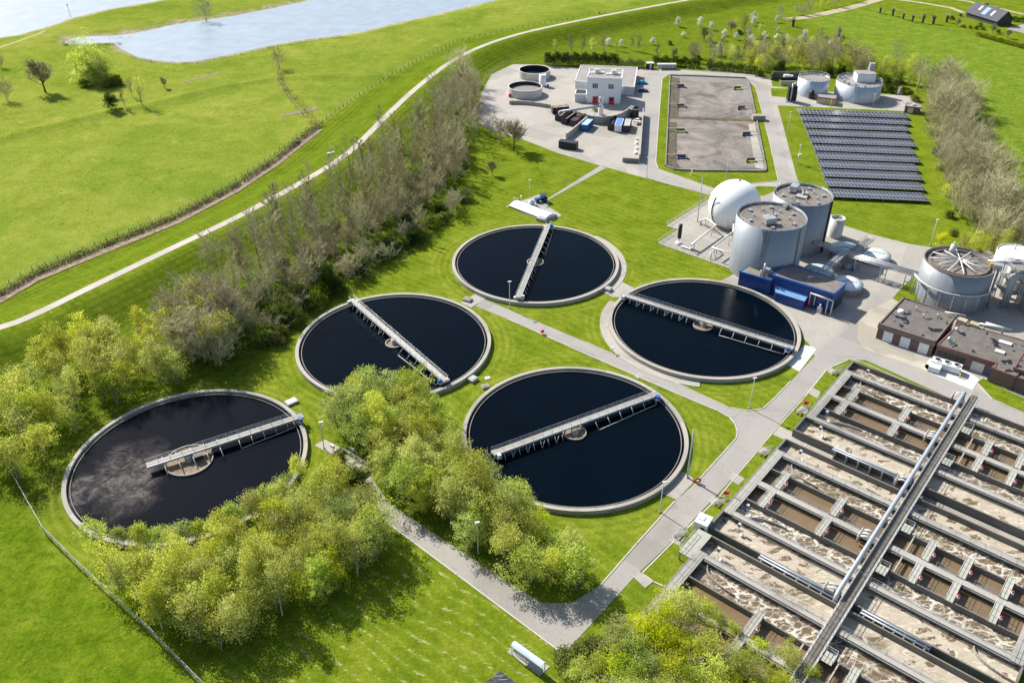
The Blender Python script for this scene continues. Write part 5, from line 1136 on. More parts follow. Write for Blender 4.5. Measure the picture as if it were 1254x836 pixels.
# -- sludge drying beds
def M_stain(name):
    m, nt, out = newmat(name); n = N(nt); p = n.pos()
    a = n.noise(p, .075, 7, .72, 1.2); b = n.noise(p, .22, 7, .75, 2.0); g = n.noise(p, 3, 3, .7)
    c = n.ramp(a, [(.38, (.065, .054, .045)), (.46, (.13, .112, .095)), (.53, (.18, .157, .135)), (.62, (.25, .22, .188))])
    c = n.mix(n.math('MULTIPLY', n.math('MULTIPLY_ADD', b, 9.0, -5.1, clamp=True), .75), c, (.075, .062, .052))
    c = n.mix(n.math('MULTIPLY', n.math('MULTIPLY_ADD', n.noise(p, .5, 6, .75, 1.5), 9.0, -5.6, clamp=True), .4), c, (.36, .33, .28))
    c = n.mix(.18, c, n.ramp(g, [(.3, (.10, .085, .07)), (.7, (.30, .27, .23))]))
    n.bsdf(out, **{'Base Color': c, 'Roughness': .92, 'Normal': n.bump(b, .4, .15)}); return m
MBED = M_stain('dried_sludge')
MBEDM = M_plain('mossy_edge', (.085, .07, .042), .95, var=.75, scale=.6)
t = thing('drying_bed', 'pair of wide empty grey sludge drying beds ringed by grass', 'sludge bed', G(878, 150))
OUT = [(820.5, 92.8), (913, 96.3), (917, 101), (925, 140), (938.5, 209), (936, 211), (850, 210), (825, 208.5), (815, 204)]
op = GP(OUT); m = MB(); m.sheet(op, .11); m.build('bed_floor', MBED, t)
m = MB()
for a, b_ in zip(op, op[1:]+op[:1]): m.seg(a, b_, .4, .05, .6, .2)
m.build('kerb_wall', M_DARKCON, t)
a, b_ = G(820, 144), G(926, 148.5); m = MB(); m.seg(a, b_, 2.6, .1, .22); m.build('dividing_bank', MBEDM, t)
for pl, mt in (([(821.5, 94), (833, 97), (831, 140), (832, 144), (819.5, 144)], MBEDM), ([(818, 150), (829, 150), (829, 200), (834, 206), (826, 207), (816, 203)], MBEDM), ([(915, 101), (908, 101), (914, 143), (923, 145)], M_DARKCON), ([(924, 150), (916, 150), (925, 206), (936, 208)], MTANK), ([(832.5, 93.6), (912, 96.8), (916, 103), (909, 103.5), (832.5, 100)], M_DARKCON), ([(892, 147.5), (924, 149), (922, 152.5), (891, 151)], MRUST)):
    m = MB(); m.sheet(GP(pl), .125+.003*len(t.children)); m.build('bed_margin', mt, t)
MSLATE_ = M_plain('wet_pit', (.02, .045, .09), .3)
MOSS = M_plain('bright_moss', (.20, .26, .02), .9, var=.4, scale=2)
def sluice(label, px, d, mat):
    g = G(*px); t = thing('bed_sluice', label, 'sluice', g, 'outlet sluices along the drying beds')
    m = MB(); m.box(g[0], g[1], .1, 3.4, .25, 1.0); m.box(g[0]+d*1.6, g[1]-1.0, .1, .25, 2.2, 1.2); m.box(g[0]-d*1.6, g[1]-1.0, .1, .2, 2.0, .7); m.build('box_wall', M_DARKCON, t)
    m = MB(); m.box(g[0], g[1]-1.0, .1, 2.9, 1.6, .35); m.build('moss', mat, t)
    m = MB(); m.seg((g[0]+d*1.6, g[1]), (g[0]-d*5.0, g[1]+.2), .35, 1.1, 1.25); m.build('gangplank', MTANK, t)
for i, (x, y) in enumerate(((833, 106.5), (833, 130.5), (833, 161), (834, 193))): sluice(('farthest', 'second farthest', 'second nearest', 'nearest')[i]+' sluice box on the left side of the drying beds', (x, y), 1, (MSLATE_, MBEDM, MOSS, MSLATE_)[i])
for i, (x, y) in enumerate(((902, 109), (907, 133), (913, 165), (918, 197))): sluice(('farthest', 'second farthest', 'second nearest', 'nearest')[i]+' sluice box on the right side of the drying beds', (x, y), -1, (MOSS, MBEDM, MSLATE_, MOSS)[i])
g = G(929, 147); t = thing('control_hut', 'grey concrete block with dark door at the road edge of the drying beds', 'hut', g); m = MB(); m.prism([(g[0]-2.6, g[1]-1.3), (g[0]+2.2, g[1]-1.3), (g[0]+2.2, g[1]+1.3), (g[0]-2.6, g[1]+1.3)], 0, 2.0); m.build('block', MTANK, t); m = MB(); m.box(g[0]+2.25, g[1], .1, .08, 1.6, 1.6); m.build('door', MBLACK, t)
# -- silver tanks
c6 = (940, 60, 1170)
def silver(label, px, rpx, h):
    t, c, rr = cyl_tank('silver_tank', label, 'tank', px, h, rpx, MTINL, MROOFP, 'silver tanks by the solar field', rim=.3)
    m = MB(); n = 26; pts = [(c[0]+(rr-.25)*math.cos(2*PI*i/n), c[1]+(rr-.25)*math.sin(2*PI*i/n), h+.2) for i in range(n+1)]; rail(m, pts, 1.0, 2.5, .06); m.build('railing', MPALEST, t); return t, c, rr
MTINL = M_clad('silver_cladding', (.50, .53, .57), 1.0, .38, .3, amt=.22)
t, c, rr = silver('plain silver round tank with flat railed roof by the solar field', (997, 95.5), 18.8, 6.6)
t, c, rr = silver('wider silver round tank with a white cabin on its roof', (1052.5, 100), 27, 6.4)
m = MB(); m.box(c[0]+2.6, c[1]+2.4, 6.1, 7.4, 5.6, 3.2, -.05); o = m.build('roof_cabin', MWCLAD, t); m = MB(); m.box(c[0]+2.6, c[1]+2.4, 9.3, 7.7, 5.9, .2, -.05); m.build('cabin_roof', MROOFP, o); m = MB(); m.box(c[0]+6.1, c[1]+5.6, 6.1, 2.1, 1.7, 6.2, 0); m.build('vent_shaft', MPIPE, t)
m = MB()
for i in range(6): a = 2.2+i*.5; m.box(c[0]+rr*.75*math.cos(a), c[1]+rr*.75*math.sin(a), 6.1, 1.0, .9, 1.2, a)
m.build('roof_units', MSTEEL, t)
m = MB()
for a in (-1.95, -1.8): m.tube([(c[0]+(rr+.2)*math.cos(a), c[1]+(rr+.2)*math.sin(a), 0), (c[0]+(rr+.2)*math.cos(a), c[1]+(rr+.2)*math.sin(a), 6.2)], .16, 6)
m.build('wall_pipe', MPALEST, t)
g = G(968, 124); t = thing('gas_scrubber', 'black upright scrubber tower with pipes left of the silver tanks', 'scrubber', g)
m = MB(); m.box(g[0], g[1], .4, 3.2, 2.4, 6.0); m.build('body', MBLACK, t); m = MB(); m.box(g[0], g[1], 0, 5, 3.4, .4); m.build('base', MSTEEL, t); m = MB(); m.cyl(g[0]-.6, g[1]-1.5, .4, 7.6, .3, 8); m.cyl(g[0]+.8, g[1], 6.4, 7.6, .4, 8); m.tube([(g[0]+2, g[1], .5), (g[0]+2, g[1], 4), (g[0]+1, g[1], 4.5)], .3, 8); m.build('pipe', MSTEEL, t)
g = G(993, 121); t = thing('black_tank', 'small black tank in front of the plain silver tank', 'tank', g); m = MB(); m.lathe(g, [(1.1, 0), (1.1, 2.8), (.6, 3.4), (.01, 3.5)], 18); m.build('shell', MBLACK, t); m = MB(); m.box(g[0]+1.2, g[1], .3, .6, .8, 1.6); m.build('panel', MRUST, t)
t, r, P = building('pump_house', 'small beige flat-roofed pump house between the silver tanks', 'building', zm(c6, 961, [(255, 245), (350, 257), (352, 238), (262, 228)]), 2.7, M_plain('beige_render', (.46, .41, .33), .8), MROOFP, MFASC, .12)
panel(t, 'yellow_door', P[0], P[1], .6, .9, .05, 1.9, MYEL)
t, r, P = building('transformer_hut', 'small dark hut with white door panels right of the solar field', 'building', zm(c6, 961, [(705, 293), (785, 302), (790, 285), (712, 278)]), 2.6, MBRICK, MROOFP, MFASC, .15)
panel(t, 'door', P[0], P[1], .2, .55, .1, 2.2, MPALEST); m = MB(); q = lerp(P[0], P[2], .5); m.box(q[0], q[1], 2.62, 1.4, 1.0, .5); m.build('roof_vent', MPALEST, r)
t = wall_run('storage_bay', 'brown L-shaped bay wall behind the plain silver tank', GP(zm(c6, 961, [(18, 160), (24, 148), (168, 152)])), 2.8, .4, M_plain('brown_wall', (.16, .13, .11), .8))
t = wall_run('low_wall', 'low grey wall in front of the parked trailer', GP(zm(c6, 961, [(66, 186), (158, 186)])), 1.8, .5)
g = G(*zm(c6, 961, [(103, 158)])[0]); t = thing('trailer', 'dark low trailer carrying white gear in the brown bay', 'trailer', g)
m = MB(); m.box(g[0], g[1], .6, 7.0, 2.2, .7); m.build('bed', MBLACK, t); m = MB(); m.box(g[0]-.8, g[1], 1.3, 2.4, 1.5, .9); m.box(g[0]+1.4, g[1], 1.3, 1.2, 1.2, .6); m.build('load', MWHITE, t)
for s in (-2, 2):
    for e in (-1, 1): m = MB(); m.tube([(g[0]+s, g[1]+e*1.0, .45), (g[0]+s, g[1]+e*1.3, .45)], .45, 10); m.build('wheel', MBLACK, t)
g = G(*zm(c6, 961, [(672, 232)])[0]); t = thing('stone_statue', 'small grey stacked stone block right of the wide silver tank', 'block', g); m = MB(); m.box(g[0], g[1], 0, 2.0, 1.6, .7); m.box(g[0], g[1], .7, 1.3, 1.1, 1.2, .3); m.box(g[0]+.1, g[1], 1.9, .8, .8, 1.0); m.build('blocks', MTANK, t)
# -- farmhouse
t = thing('farmhouse', 'dark-roofed house with skylights among the fields at the top right', 'house', G(1207, 24))
a, b_ = G(1181, 20.5), G(1219, 32.5); d = Vector((b_[0]-a[0], b_[1]-a[1])); L = d.length; d /= L; nn = Vector((-d.y, d.x)); wd = 11.0
def hp(u, v, z): return (a[0]+d.x*u+nn.x*v, a[1]+d.y*u+nn.y*v, z)
m = MB(); m.add([hp(.4, .6, 0), hp(L-.4, .6, 0), hp(L-.4, wd-.6, 0), hp(.4, wd-.6, 0), hp(.4, .6, 2.6), hp(L-.4, .6, 2.6), hp(L-.4, wd-.6, 2.6), hp(.4, wd-.6, 2.6), hp(.4, wd/2, 7.0), hp(L-.4, wd/2, 7.0)], [(0, 1, 5, 4), (1, 2, 6, 9, 5), (2, 3, 7, 6), (3, 0, 4, 8, 7)]); m.build('wall', M_plain('dark_timber', (.05, .045, .045), .8), t)
MSLATE = M_roof('slate_roof', (.075, .08, .10), (.05, .053, .065))
m = MB(); e = .3
m.add([hp(-e, 0, 2.4), hp(L+e, 0, 2.4), hp(L+e, wd/2, 7.3), hp(-e, wd/2, 7.3), hp(-e, wd, 2.4), hp(L+e, wd, 2.4), hp(-e, 0, 2.15), hp(L+e, 0, 2.15), hp(L+e, wd/2, 7.05), hp(-e, wd/2, 7.05), hp(-e, wd, 2.15), hp(L+e, wd, 2.15)], [(0, 1, 2, 3), (3, 2, 5, 4), (0, 3, 9, 6), (3, 4, 10, 9), (1, 7, 8, 2), (2, 8, 11, 5), (6, 7, 1, 0), (4, 5, 11, 10), (6, 9, 8, 7), (9, 10, 11, 8)]); rf = m.build('roof', MSLATE, t)
def rp(u, f, z=.06): return hp(u, wd/2*f, 2.4+4.9*f+z)
for (u0, u1, f0, f1, mt) in ((L*.42, L*.55, .2, .82, M_plain('sky_glass', (.25, .38, .6), .08, var=.1)), (L*.25, L*.30, .45, .8, MWHITE), (L*.68, L*.73, .3, .7, MWHITE)):
    m = MB(); m.add([rp(u0, f0), rp(u1, f0), rp(u1, f1), rp(u0, f1), rp(u0, f0, .2), rp(u1, f0, .2), rp(u1, f1, .2), rp(u0, f1, .2)], [(4, 5, 6, 7), (0, 1, 5, 4), (1, 2, 6, 5), (2, 3, 7, 6), (3, 0, 4, 7)]); m.build('roof_window', mt, rf)
q = hp(L*.3, wd/2+.3, 6.4); m = MB(); m.box(q[0], q[1], 6.4, 1.6, 1.2, 1.9, math.atan2(d.y, d.x)); m.build('chimney', M_plain('brown_chimney', (.16, .10, .07), .8), rf)
q = hp(L*.62, wd/2+.4, 6.6); m = MB(); m.box(q[0], q[1], 6.6, 3.0, 1.2, 1.0, math.atan2(d.y, d.x)); m.build('dormer', MFASC, rf)
# ------------------------------------------------------------------ solar field
def make_solar():
    m, nt, out = newmat('solar_glass'); n = N(nt); s = n.sep(n('TexCoord').outputs['Generated'])
    def grid(sk, k, wd): f = n.math('FRACT', n.math('MULTIPLY', sk, k)); return n.math('MAXIMUM', n.math('LESS_THAN', f, wd), n.math('GREATER_THAN', f, 1-wd))
    fr = n.math('MAXIMUM', grid(s[0], 1.0, .05), grid(s[1], 2.0, .035)); ce = n.math('MAXIMUM', grid(s[0], 6.0, .04), grid(s[1], 20.0, .04))
    rnd = n('ObjectInfo').outputs['Random']
    c = n.mix(rnd, (.018, .019, .030), (.032, .033, .046)); c = n.mix(n.math('MULTIPLY', ce, .35), c, (.075, .08, .10)); c = n.mix(fr, c, (.34, .35, .37))
    n.bsdf(out, **{'Base Color': c, 'Roughness': n.math('MULTIPLY_ADD', fr, .3, .34), 'Specular IOR Level': .4}); return m
MSOLAR = make_solar()
zl = [308, 342, 377, 414, 453, 491, 533, 576, 622, 671, 725]; xr = [728, 737, 730, 742, 766, 762, 790, 782, 800, 812, 828]
zr = [336, 369, 401, 440, 480, 520, 560, 604, 650, 702, 757]
ORD = ['first', 'second', 'third', 'fourth', 'fifth', 'sixth', 'seventh', 'eighth', 'ninth', 'tenth', 'last']
pan = None
TILT = math.radians(4.0); DEP = 7.4
for k in range(11):
    xl = 162+(322-162)*k/10.0
    a = G(*zm(c6, 961, [(xl, zl[k]+23+k*.7)])[0], 1.0); b_ = G(*zm(c6, 961, [(xr[k], zr[k]+18+k*.35)])[0], 1.0)
    L = math.hypot(b_[0]-a[0], b_[1]-a[1]); ang = math.atan2(b_[1]-a[1], b_[0]-a[0]); d = (math.cos(ang), math.sin(ang)); nn = (-d[1], d[0])
    lab = ORD[k]+' solar panel row counting from the silver tanks' if k < 10 else 'last solar panel row, nearest the tall digesters'
    t = thing('solar_panel_row', lab, 'solar panels', (a[0], a[1], 0), 'solar panel rows in the field')
    t.rotation_euler = (0, 0, ang)
    def loc(u, v, z): return (a[0]+u, a[1]+v, z)
    m = MB(); zf, zb_ = 1.05, 1.05-DEP*math.tan(TILT)
    m.seg((a[0], a[1]+.3), (a[0]+L, a[1]+.3), .12, zf-.26, zf-.10); m.seg((a[0], a[1]+DEP-.3), (a[0]+L, a[1]+DEP-.3), .12, zb_-.16, zb_-.03); m.build('frame', MSTEEL, t)
    m = MB()
    for i in range(int(L/4)+1): m.box(a[0]+min(i*4, L-.1), a[1]+.3, 0, .1, .1, zf-.27); m.box(a[0]+min(i*4, L-.1), a[1]+DEP-.3, 0, .1, .1, zb_-.165)
    m.build('leg', MSTEEL, t)
    n_ = 28; w_ = L/n_
    if pan is None:
        m = MB(); e = .02; dz = -DEP*math.tan(TILT)
        v = [(e, 0, 0), (w_-e, 0, 0), (w_-e, DEP, dz), (e, DEP, dz)]
        m.add(v+[(x, y, z-.05) for x, y, z in v], [(0, 1, 2, 3), (7, 6, 5, 4), (0, 4, 5, 1), (1, 5, 6, 2), (2, 6, 7, 3), (3, 7, 4, 0)])
        pan = m.build('panel', MSOLAR); pan0 = w_; first = True
    for i in range(n_):
        if first: o = pan; first = False
        else: o = pan.copy(); COL.objects.link(o)
        o.parent = t; o.location = (i*w_, 0, zf); o.scale = (w_/pan0, 1, 1)
# lone solar panel at the bottom edge
g = G(*(608, 838)); t = thing('ground_solar_panel', 'dark solar panel block lying on the lawn, cut off by the lower frame edge', 'solar panels', g)
pa, pb, pc_, pd = G(612.8, 820.3, .6), G(636, 838, .6), G(612, 858, .3), G(590, 838, .3)
for i in range(4):
    for j in range(2):
        q = [lerp(lerp(pa, pb, u), lerp(pd, pc_, u), v) for u, v in ((i/4+.01, j/2+.01), ((i+1)/4-.01, j/2+.01), ((i+1)/4-.01, (j+1)/2-.01), (i/4+.01, (j+1)/2-.01))]
        m = MB(); m.add([(x, y, .6 - .3*(j+(0, 0, 1, 1)[k])/2) for k, (x, y) in enumerate(q)], [(3, 2, 1, 0)]); m.build('panel', MSOLAR, t)
m = MB()
for p in (pa, pb, pc_, pd): m.box(p[0], p[1], 0, .1, .1, .28)
m.build('leg', MSTEEL, t)
# ------------------------------------------------------------------ street lamps
def lamp(label, base, top, arm=0.0, r=.075, mat=None, box=False, head=True, wide=1.0):
    g = G(*base); z0 = zt(*g); h = hgt(base[0], base[1], top[1]); t = thing('lamp_post', label, 'lamp post', (g[0], g[1], z0), 'lamp posts round the works')
    m = MB(); m.tube([(g[0], g[1], z0), (g[0], g[1], z0+1.0), (g[0], g[1], h)], [r*1.5, r*1.4, r], 8); m.build('pole', mat or MPALEST, t)
    m = MB(); m.cyl(g[0], g[1], z0, z0+.25, r*2.6, 8); m.build('foot', MSTEEL, t)
    if head:
        m = MB(); m.box(g[0]+arm*.45, g[1], h-.02, .85*wide, .38, .16, .3); o = m.build('lamp_head', MPALEST, t); m = MB(); m.box(g[0]+arm*.5, g[1], h-.075, .6*wide, .3, .05, .3); m.build('lens', MLAMP, o)
    if box: m = MB(); m.box(g[0]+.3, g[1], h*.42, 1.0, .6, .8); m.build('control_box', MWHITE, t)
    return t
lamp('pale lamp post on the lawn tip at the road junction', (917.6, 500), (923.7, 463))
lamp('tallest blue-grey lamp post by the red hose reel', (841.5, 584.5), (849, 526), r=.13, mat=MPIPE, head=False)
lamp('pale lamp post at the lower right of the middle round tank', (808, 627), (814, 590), arm=.6)
lamp('lamp post standing between the leafy clump and the lower road', (585.7, 677.8), (583, 639.6))
lamp('pale lamp post in front of the farthest round tank', (624.2, 377.7), (623.3, 345))
lamp('slim white lamp post beside the arched white cover', (648.7, 244.9), (649.8, 220.6))
lamp('leaning-looking pole on the grass behind the spoked tank', (1138.8, 300.8), (1146, 269))
lamp('lamp post right of the scum-covered tank', (397, 549.4), (393.7, 517), arm=.4)
lamp('lamp post between far road and upper part of the solar field', (964, 164), (968, 137.4))
lamp('lamp post with a white box beside the solar field', (976.4, 201), (981.4, 177.5), box=True)
lamp('lamp post in front of the wide silver tank', (1068.5, 131), (1071, 115.6))
lamp('lamp post in front of the beige pump house', (1016.6, 131.8), (1018.5, 121), head=False)
lamp('lamp post on the road between the container yard and drying beds', (791.8, 217.7), (793.5, 192.6))
lamp('tall slim mast on the gas holder pad', (853.8, 271.8), (859, 217), r=.11, mat=MPIPE, head=False)
lamp('slim mast behind the white gas holder', (888, 226.3), (891.4, 198), r=.09, mat=MPIPE, head=False)
lamp('short lamp with small globe on the lawn edge by the tank near the blue building', (750, 432.5), (749.8, 426), arm=.0)
for lab, x, y in (('short white marker post on the grass before the drying beds', 847, 214), ('short white marker post beside the far road bend', 1003, 118)):
    g = G(x, y); t = thing('marker_post', lab, 'post', g); m = MB(); m.box(g[0], g[1], 0, .35, .35, 2.0); m.build('post', MWHITE, t); m = MB(); m.box(g[0], g[1], 2.0, .4, .4, .12); m.build('cap', MPALEST, t)
# ------------------------------------------------------------------ fences
def fence(label, pts, h, step, wires=2, r=.06, mat=None, mesh=False, cat='fence', maxn=95):
    P = resample(pts, step); P = P[:maxn*1]; t = thing('wire_fence', label, cat, (P[0][0], P[0][1], zt(*P[0])))
    o0 = None
    for i, (x, y) in enumerate(P):
        z = zt(x, y)
        if o0 is None: m = MB(); m.cyl(x, y, z-.1, z+h, r, 5); o0 = m.build('fence_post', mat or MPOST, t); b0 = (x, y, z)
        else: o = o0.copy(); COL.objects.link(o); o.parent = t; o.location = (x-b0[0], y-b0[1], z-b0[2])
    for k in range(wires):
        m = MB(); zz = h*(.95 if k == 0 else .95-.42*k); m.tube([(x, y, zt(x, y)+zz) for x, y in P], .022 if not mesh else .05, 3, False); m.build('wire', MSTEEL if not mesh else MPALEST, t)
    if mesh:
        m = MB()
        for (x0, y0), (x1, y1) in zip(P, P[1:]):
            L = math.hypot(x1-x0, y1-y0)
            for j in range(int(L/.28)):
                f = j*.28/L; x, y = x0+(x1-x0)*f, y0+(y1-y0)*f; m.tube([(x, y, .1), (x, y, h*.95)], .012, 3, False)
        m.build('wire_mesh', MSTEEL, t)
    return t
MPOST = M_bark('weathered_post', (.12, .105, .085))
fence('pale wire mesh fence between the bright field and the leafy clump at lower left', GP([(8, 562), (15.6, 582.4), (34, 616), (55.5, 653.5), (93.6, 691.7), (183.8, 775), (242.8, 836), (300, 890)]), 2.0, 2.6, 2, .05, MPALEST, True)
fence('wooden post fence on the river side of the dike path', GP([(395, 150), (430, 124), (470, 99), (510, 76), (560, 52), (640, 34), (740, 17)]), 1.5, 3.6, 2, .11)
fence('wooden post fence along the upper side of the brown ditch', [(x-1.5, y+1.8) for x, y in GP([(0, 360), (43, 335), (134, 298), (214, 266), (285, 229), (335, 196), (378, 162)])], 1.3, 3.2, 2, .09)
fence('wooden post fence running up beside the hedgerow in the floodplain', GP([(372, 143), (352, 118), (340, 96), (338, 72)]), 1.4, 3.5, 2, .1)
fence('thin green-grey fence round the upper left of the far yard', GP([(586, 115), (596, 96), (612, 84), (630, 76), (660, 73)]), 2.0, 3.0, 2, .06, MPIPE)
fence('dark railing in front of the dark hedge at the far road', GP([(842, 86), (880, 89), (922, 92)]), 1.4, 3.0, 2, .08, MPIPE)
# ------------------------------------------------------------------ vehicles
def car(label, px, yaw, mat):
    g = G(*px); t = thing('parked_car', label, 'car', (g[0], g[1], 0), 'cars parked beside the white building'); L, Wd = 4.3, 1.75
    prof = [(-2.15, .35), (-2.15, .75), (-2.0, .98), (-1.75, 1.0), (-1.25, 1.42), (.25, 1.45), (1.0, .98), (1.95, .82), (2.15, .62), (2.15, .35)]
    m = MB(); vs = []
    for s in (-1, 1):
        for x, z in prof: vs.append((x, s*(Wd/2-(.16 if z > 1.1 else 0)), z))
    k = len(prof); m.add(vs, [tuple(range(k)), tuple(range(2*k-1, k-1, -1))]+[(i, k+i, k+(i+1) % k, (i+1) % k) for i in range(k)])
    o = m.build('body', mat, t)
    m = MB()
    for s in (-1, 1): m.add([(-1.5, s*.80, 1.04), (.75, s*.80, 1.04), (.2, s*.725, 1.38), (-1.2, s*.725, 1.38)], [(0, 1, 2, 3) if s < 0 else (3, 2, 1, 0)])
    m.add([(.32, -.68, 1.43), (.32, .68, 1.43), (.98, .78, 1.03), (.98, -.78, 1.03)], [(3, 2, 1, 0)]); m.add([(-1.3, -.68, 1.42), (-1.3, .68, 1.42), (-1.74, .74, 1.04), (-1.74, -.74, 1.04)], [(0, 1, 2, 3)])
    q = m.build('window', MGLASS, t)
    for x in (-1.3, 1.35):
        for s in (-1, 1): m = MB(); m.tube([(x, s*.66, .33), (x, s*.9, .33)], .33, 14); m.build('wheel', MBLACK, t)
    for s in (-.6, .6): m = MB(); m.box(2.14, s, .62, .06, .35, .14); m.build('headlight', MLAMP, t)
    for c in t.children: c.data.transform(Matrix.Translation((g[0], g[1], 0)))   # build() subtracted the base point
    t.rotation_euler = (0, 0, yaw); return t
for_car = [('light blue car parked behind the darker one by the grey hall', (786.5, 103), -.05, M_plain('light_blue_paint', (.03, .28, .52), .25, var=.05)), ('dark blue car parked nearer, in the shade of the grey hall', (787.5, 112.5), -.12, M_plain('dark_blue_paint', (.02, .045, .11), .25, var=.05))]
for lab, px, yw, mt in for_car: car(lab, px, yw, mt)
# small tractor by the arched cover
g = G(662, 247.5); t = thing('small_tractor', 'dark blue and black utility tractor parked by the arched white cover', 'tractor', g)
m = MB(); m.box(g[0]-.8, g[1]-.1, .6, 1.9, 1.2, .9, .5); m.build('bonnet', MBLUE, t)
m = MB(); m.box(g[0]+.9, g[1]+.6, .6, 1.9, 1.7, 1.0, .5); m.build('body', MBLACK, t); m = MB()
for (x, y) in ((.2, -.3), (1.2, .1), (.4, 1.1), (1.6, 1.3)): m.box(g[0]+x, g[1]+y, 1.6, .1, .1, .9)
m.build('cab_post', MBLACK, t); m = MB(); m.box(g[0]+.9, g[1]+.5, 2.5, 1.8, 1.7, .12, .5); m.build('cab_roof', M_plain('dark_green_paint', (.03, .07, .06), .4), t)
for x, y, r_ in ((-1.2, .5, .45), (-.8, -1.0, .45), (.5, 1.5, .75), (1.3, -.4, .75)): m = MB(); m.tube([(g[0]+x-.1, g[1]+y+.18, r_), (g[0]+x+.1, g[1]+y-.18, r_)], r_, 12); m.build('wheel', MBLACK, t)
# arched white cover behind the farthest tank
cs = (600, 190, 760)
sheet('pavement', GP(zm(cs, 1254, [(155, 490), (300, 440), (470, 380), (570, 465), (550, 490), (690, 575), (590, 640), (520, 640)])), .05, MCONC)
t = thing('arched_cover', 'long white arched cover over a channel behind the farthest round tank', 'cover', G(*zm(cs, 1254, [(420, 540)])[0]))
A1, A2 = G(*zm(cs, 1254, [(185, 500)])[0]), G(*zm(cs, 1254, [(525, 632)])[0]); B1 = G(*zm(cs, 1254, [(300, 462)])[0])
wv = (B1[0]-A1[0], B1[1]-A1[1]); m = MB(); vs = []; ns = 10; nl = 3
seams = MB()
for i in range(nl+1):
    for j in range(ns+1):
        f = j/ns; x = A1[0]+(A2[0]-A1[0])*i/nl+wv[0]*f; y = A1[1]+(A2[1]-A1[1])*i/nl+wv[1]*f; vs.append((x, y, .6+1.0*math.sin(PI*f)))
m.add(vs, [(i*(ns+1)+j, (i+1)*(ns+1)+j, (i+1)*(ns+1)+j+1, i*(ns+1)+j+1) for i in range(nl) for j in range(ns)], True)
for i in (0, nl): m.add([vs[i*(ns+1)+j] for j in range(ns+1)], [tuple(range(ns+1))])
m.build('arch_sheet', M_plain('white_plastic', (.72, .73, .75), .35, var=.05), t)
for i in (1, 2): s_ = MB(); s_.tube([(x, y, z+.02) for x, y, z in vs[i*(ns+1):(i+1)*(ns+1)]], .05, 4); s_.build('seam', MSTEEL, t)
m = MB(); q = [A1, A2, (A2[0]+wv[0], A2[1]+wv[1]), (A1[0]+wv[0], A1[1]+wv[1])]
for a, b_ in zip(q, q[1:]+q[:1]): m.seg(a, b_, .35, 0, .58, .1)
m.build('kerb_wall', MTANK, t)
g = G(*zm(cs, 1254, [(500, 632)])[0]); t = thing('inlet_chamber', 'grey concrete inlet chamber at the bridge end of the farthest tank', 'chamber', g); m = MB(); m.box(g[0], g[1]+.4, 0, 3.0, 2.2, .95, -.5); m.build('chamber', MTANK, t); m = MB(); m.box(g[0], g[1]+.4, .953, 2.6, 1.8, .08, -.5); m.build('cover_plate', MSTEEL, t)
g = G(*zm(cs, 1254, [(392, 480)])[0]); t = thing('white_drum', 'white round drum on the slab beside the tractor', 'drum', g); m = MB(); m.cyl(*g, 0, 1.5, .75, 14); m.build('drum', MWHITE, t); m = MB(); m.cyl(*g, 1.5, 1.6, .6, 14); m.build('lid', MPALEST, t)
g = G(*zm(cs, 1254, [(432, 492)])[0]); t = thing('pump_gear', 'small grey pump gear between the white drum and the tractor', 'pump', g); m = MB(); m.box(g[0], g[1], 0, 1.3, 1.0, .8); m.build('casing', MSTEEL, t); m = MB(); m.tube([(g[0]-.4, g[1], .8), (g[0]-.4, g[1], 1.7), (g[0]+.5, g[1], 1.7), (g[0]+.5, g[1], .8)], .12, 6); m.build('pipe', MBLACK, t)
g = G(*zm(cs, 1254, [(262, 465)])[0]); t = thing('crank_stand', 'small white crank stands at the left end of the arched cover', 'crank', g); m = MB(); m.cyl(g[0], g[1], 0, 1.6, .12, 8); m.cyl(g[0]+1.2, g[1]+.8, 0, 2.0, .1, 8); m.build('stand', MPALEST, t); m = MB(); m.tube([(g[0]-1.3, g[1]+.6, 1.6), (g[0]+.3, g[1], 1.6)], .09, 6); m.box(g[0]+1.2, g[1]+.8, 1.9, .5, .4, .4); m.build('crank', MWHITE, t)
# shelter on the front lawn
sheet('pavement', GP(zm((610, 770, 690), 1013, [(215, 280), (135, 350), (645, 730), (805, 580)])), .06, MCONC)
t = thing('arched_shelter', 'small shelter with pale blue curved roof on the front lawn', 'shelter', G(646, 806))
sA, sB = (610, 770, 690), 1013
p0, p1, p2 = G(*zm(sA, sB, [(195, 250)])[0], 2.3), G(*zm(sA, sB, [(662, 590)])[0], 2.3), G(*zm(sA, sB, [(278, 180)])[0], 2.3)
wv = (p2[0]-p0[0], p2[1]-p0[1]); m = MB(); vs = []; ns = 8
for i in range(2):
    for j in range(ns+1): f = j/ns; vs.append((p0[0]+(p1[0]-p0[0])*i+wv[0]*f, p0[1]+(p1[1]-p0[1])*i+wv[1]*f, 2.25+.45*math.sin(PI*f)))
m.add(vs+[(x, y, z-.06) for x, y, z in vs], [(j, ns+1+j, ns+2+j, j+1) for j in range(ns)]+[(2*ns+2+j+1, 3*ns+4+j, 3*ns+3+j, 2*ns+2+j) for j in range(ns)], True); m.build('curved_roof', M_clad('pale_blue_roof', (.52, .62, .74), .8, .35, .1, .1), t)
for f in (.02, .5, .98):
    for e in (.12, .88): x, y = p0[0]+(p1[0]-p0[0])*f+wv[0]*e, p0[1]+(p1[1]-p0[1])*f+wv[1]*e; m = MB(); m.cyl(x, y, 0, 2.4, .06, 6); m.build('post', MPIPE, t)
m = MB(); m.seg((p0[0]+wv[0]*.5, p0[1]+wv[1]*.5), (p1[0]+wv[0]*.5, p1[1]+wv[1]*.5), .05, .3, 1.2); m.build('bike_rack', MSTEEL, t)
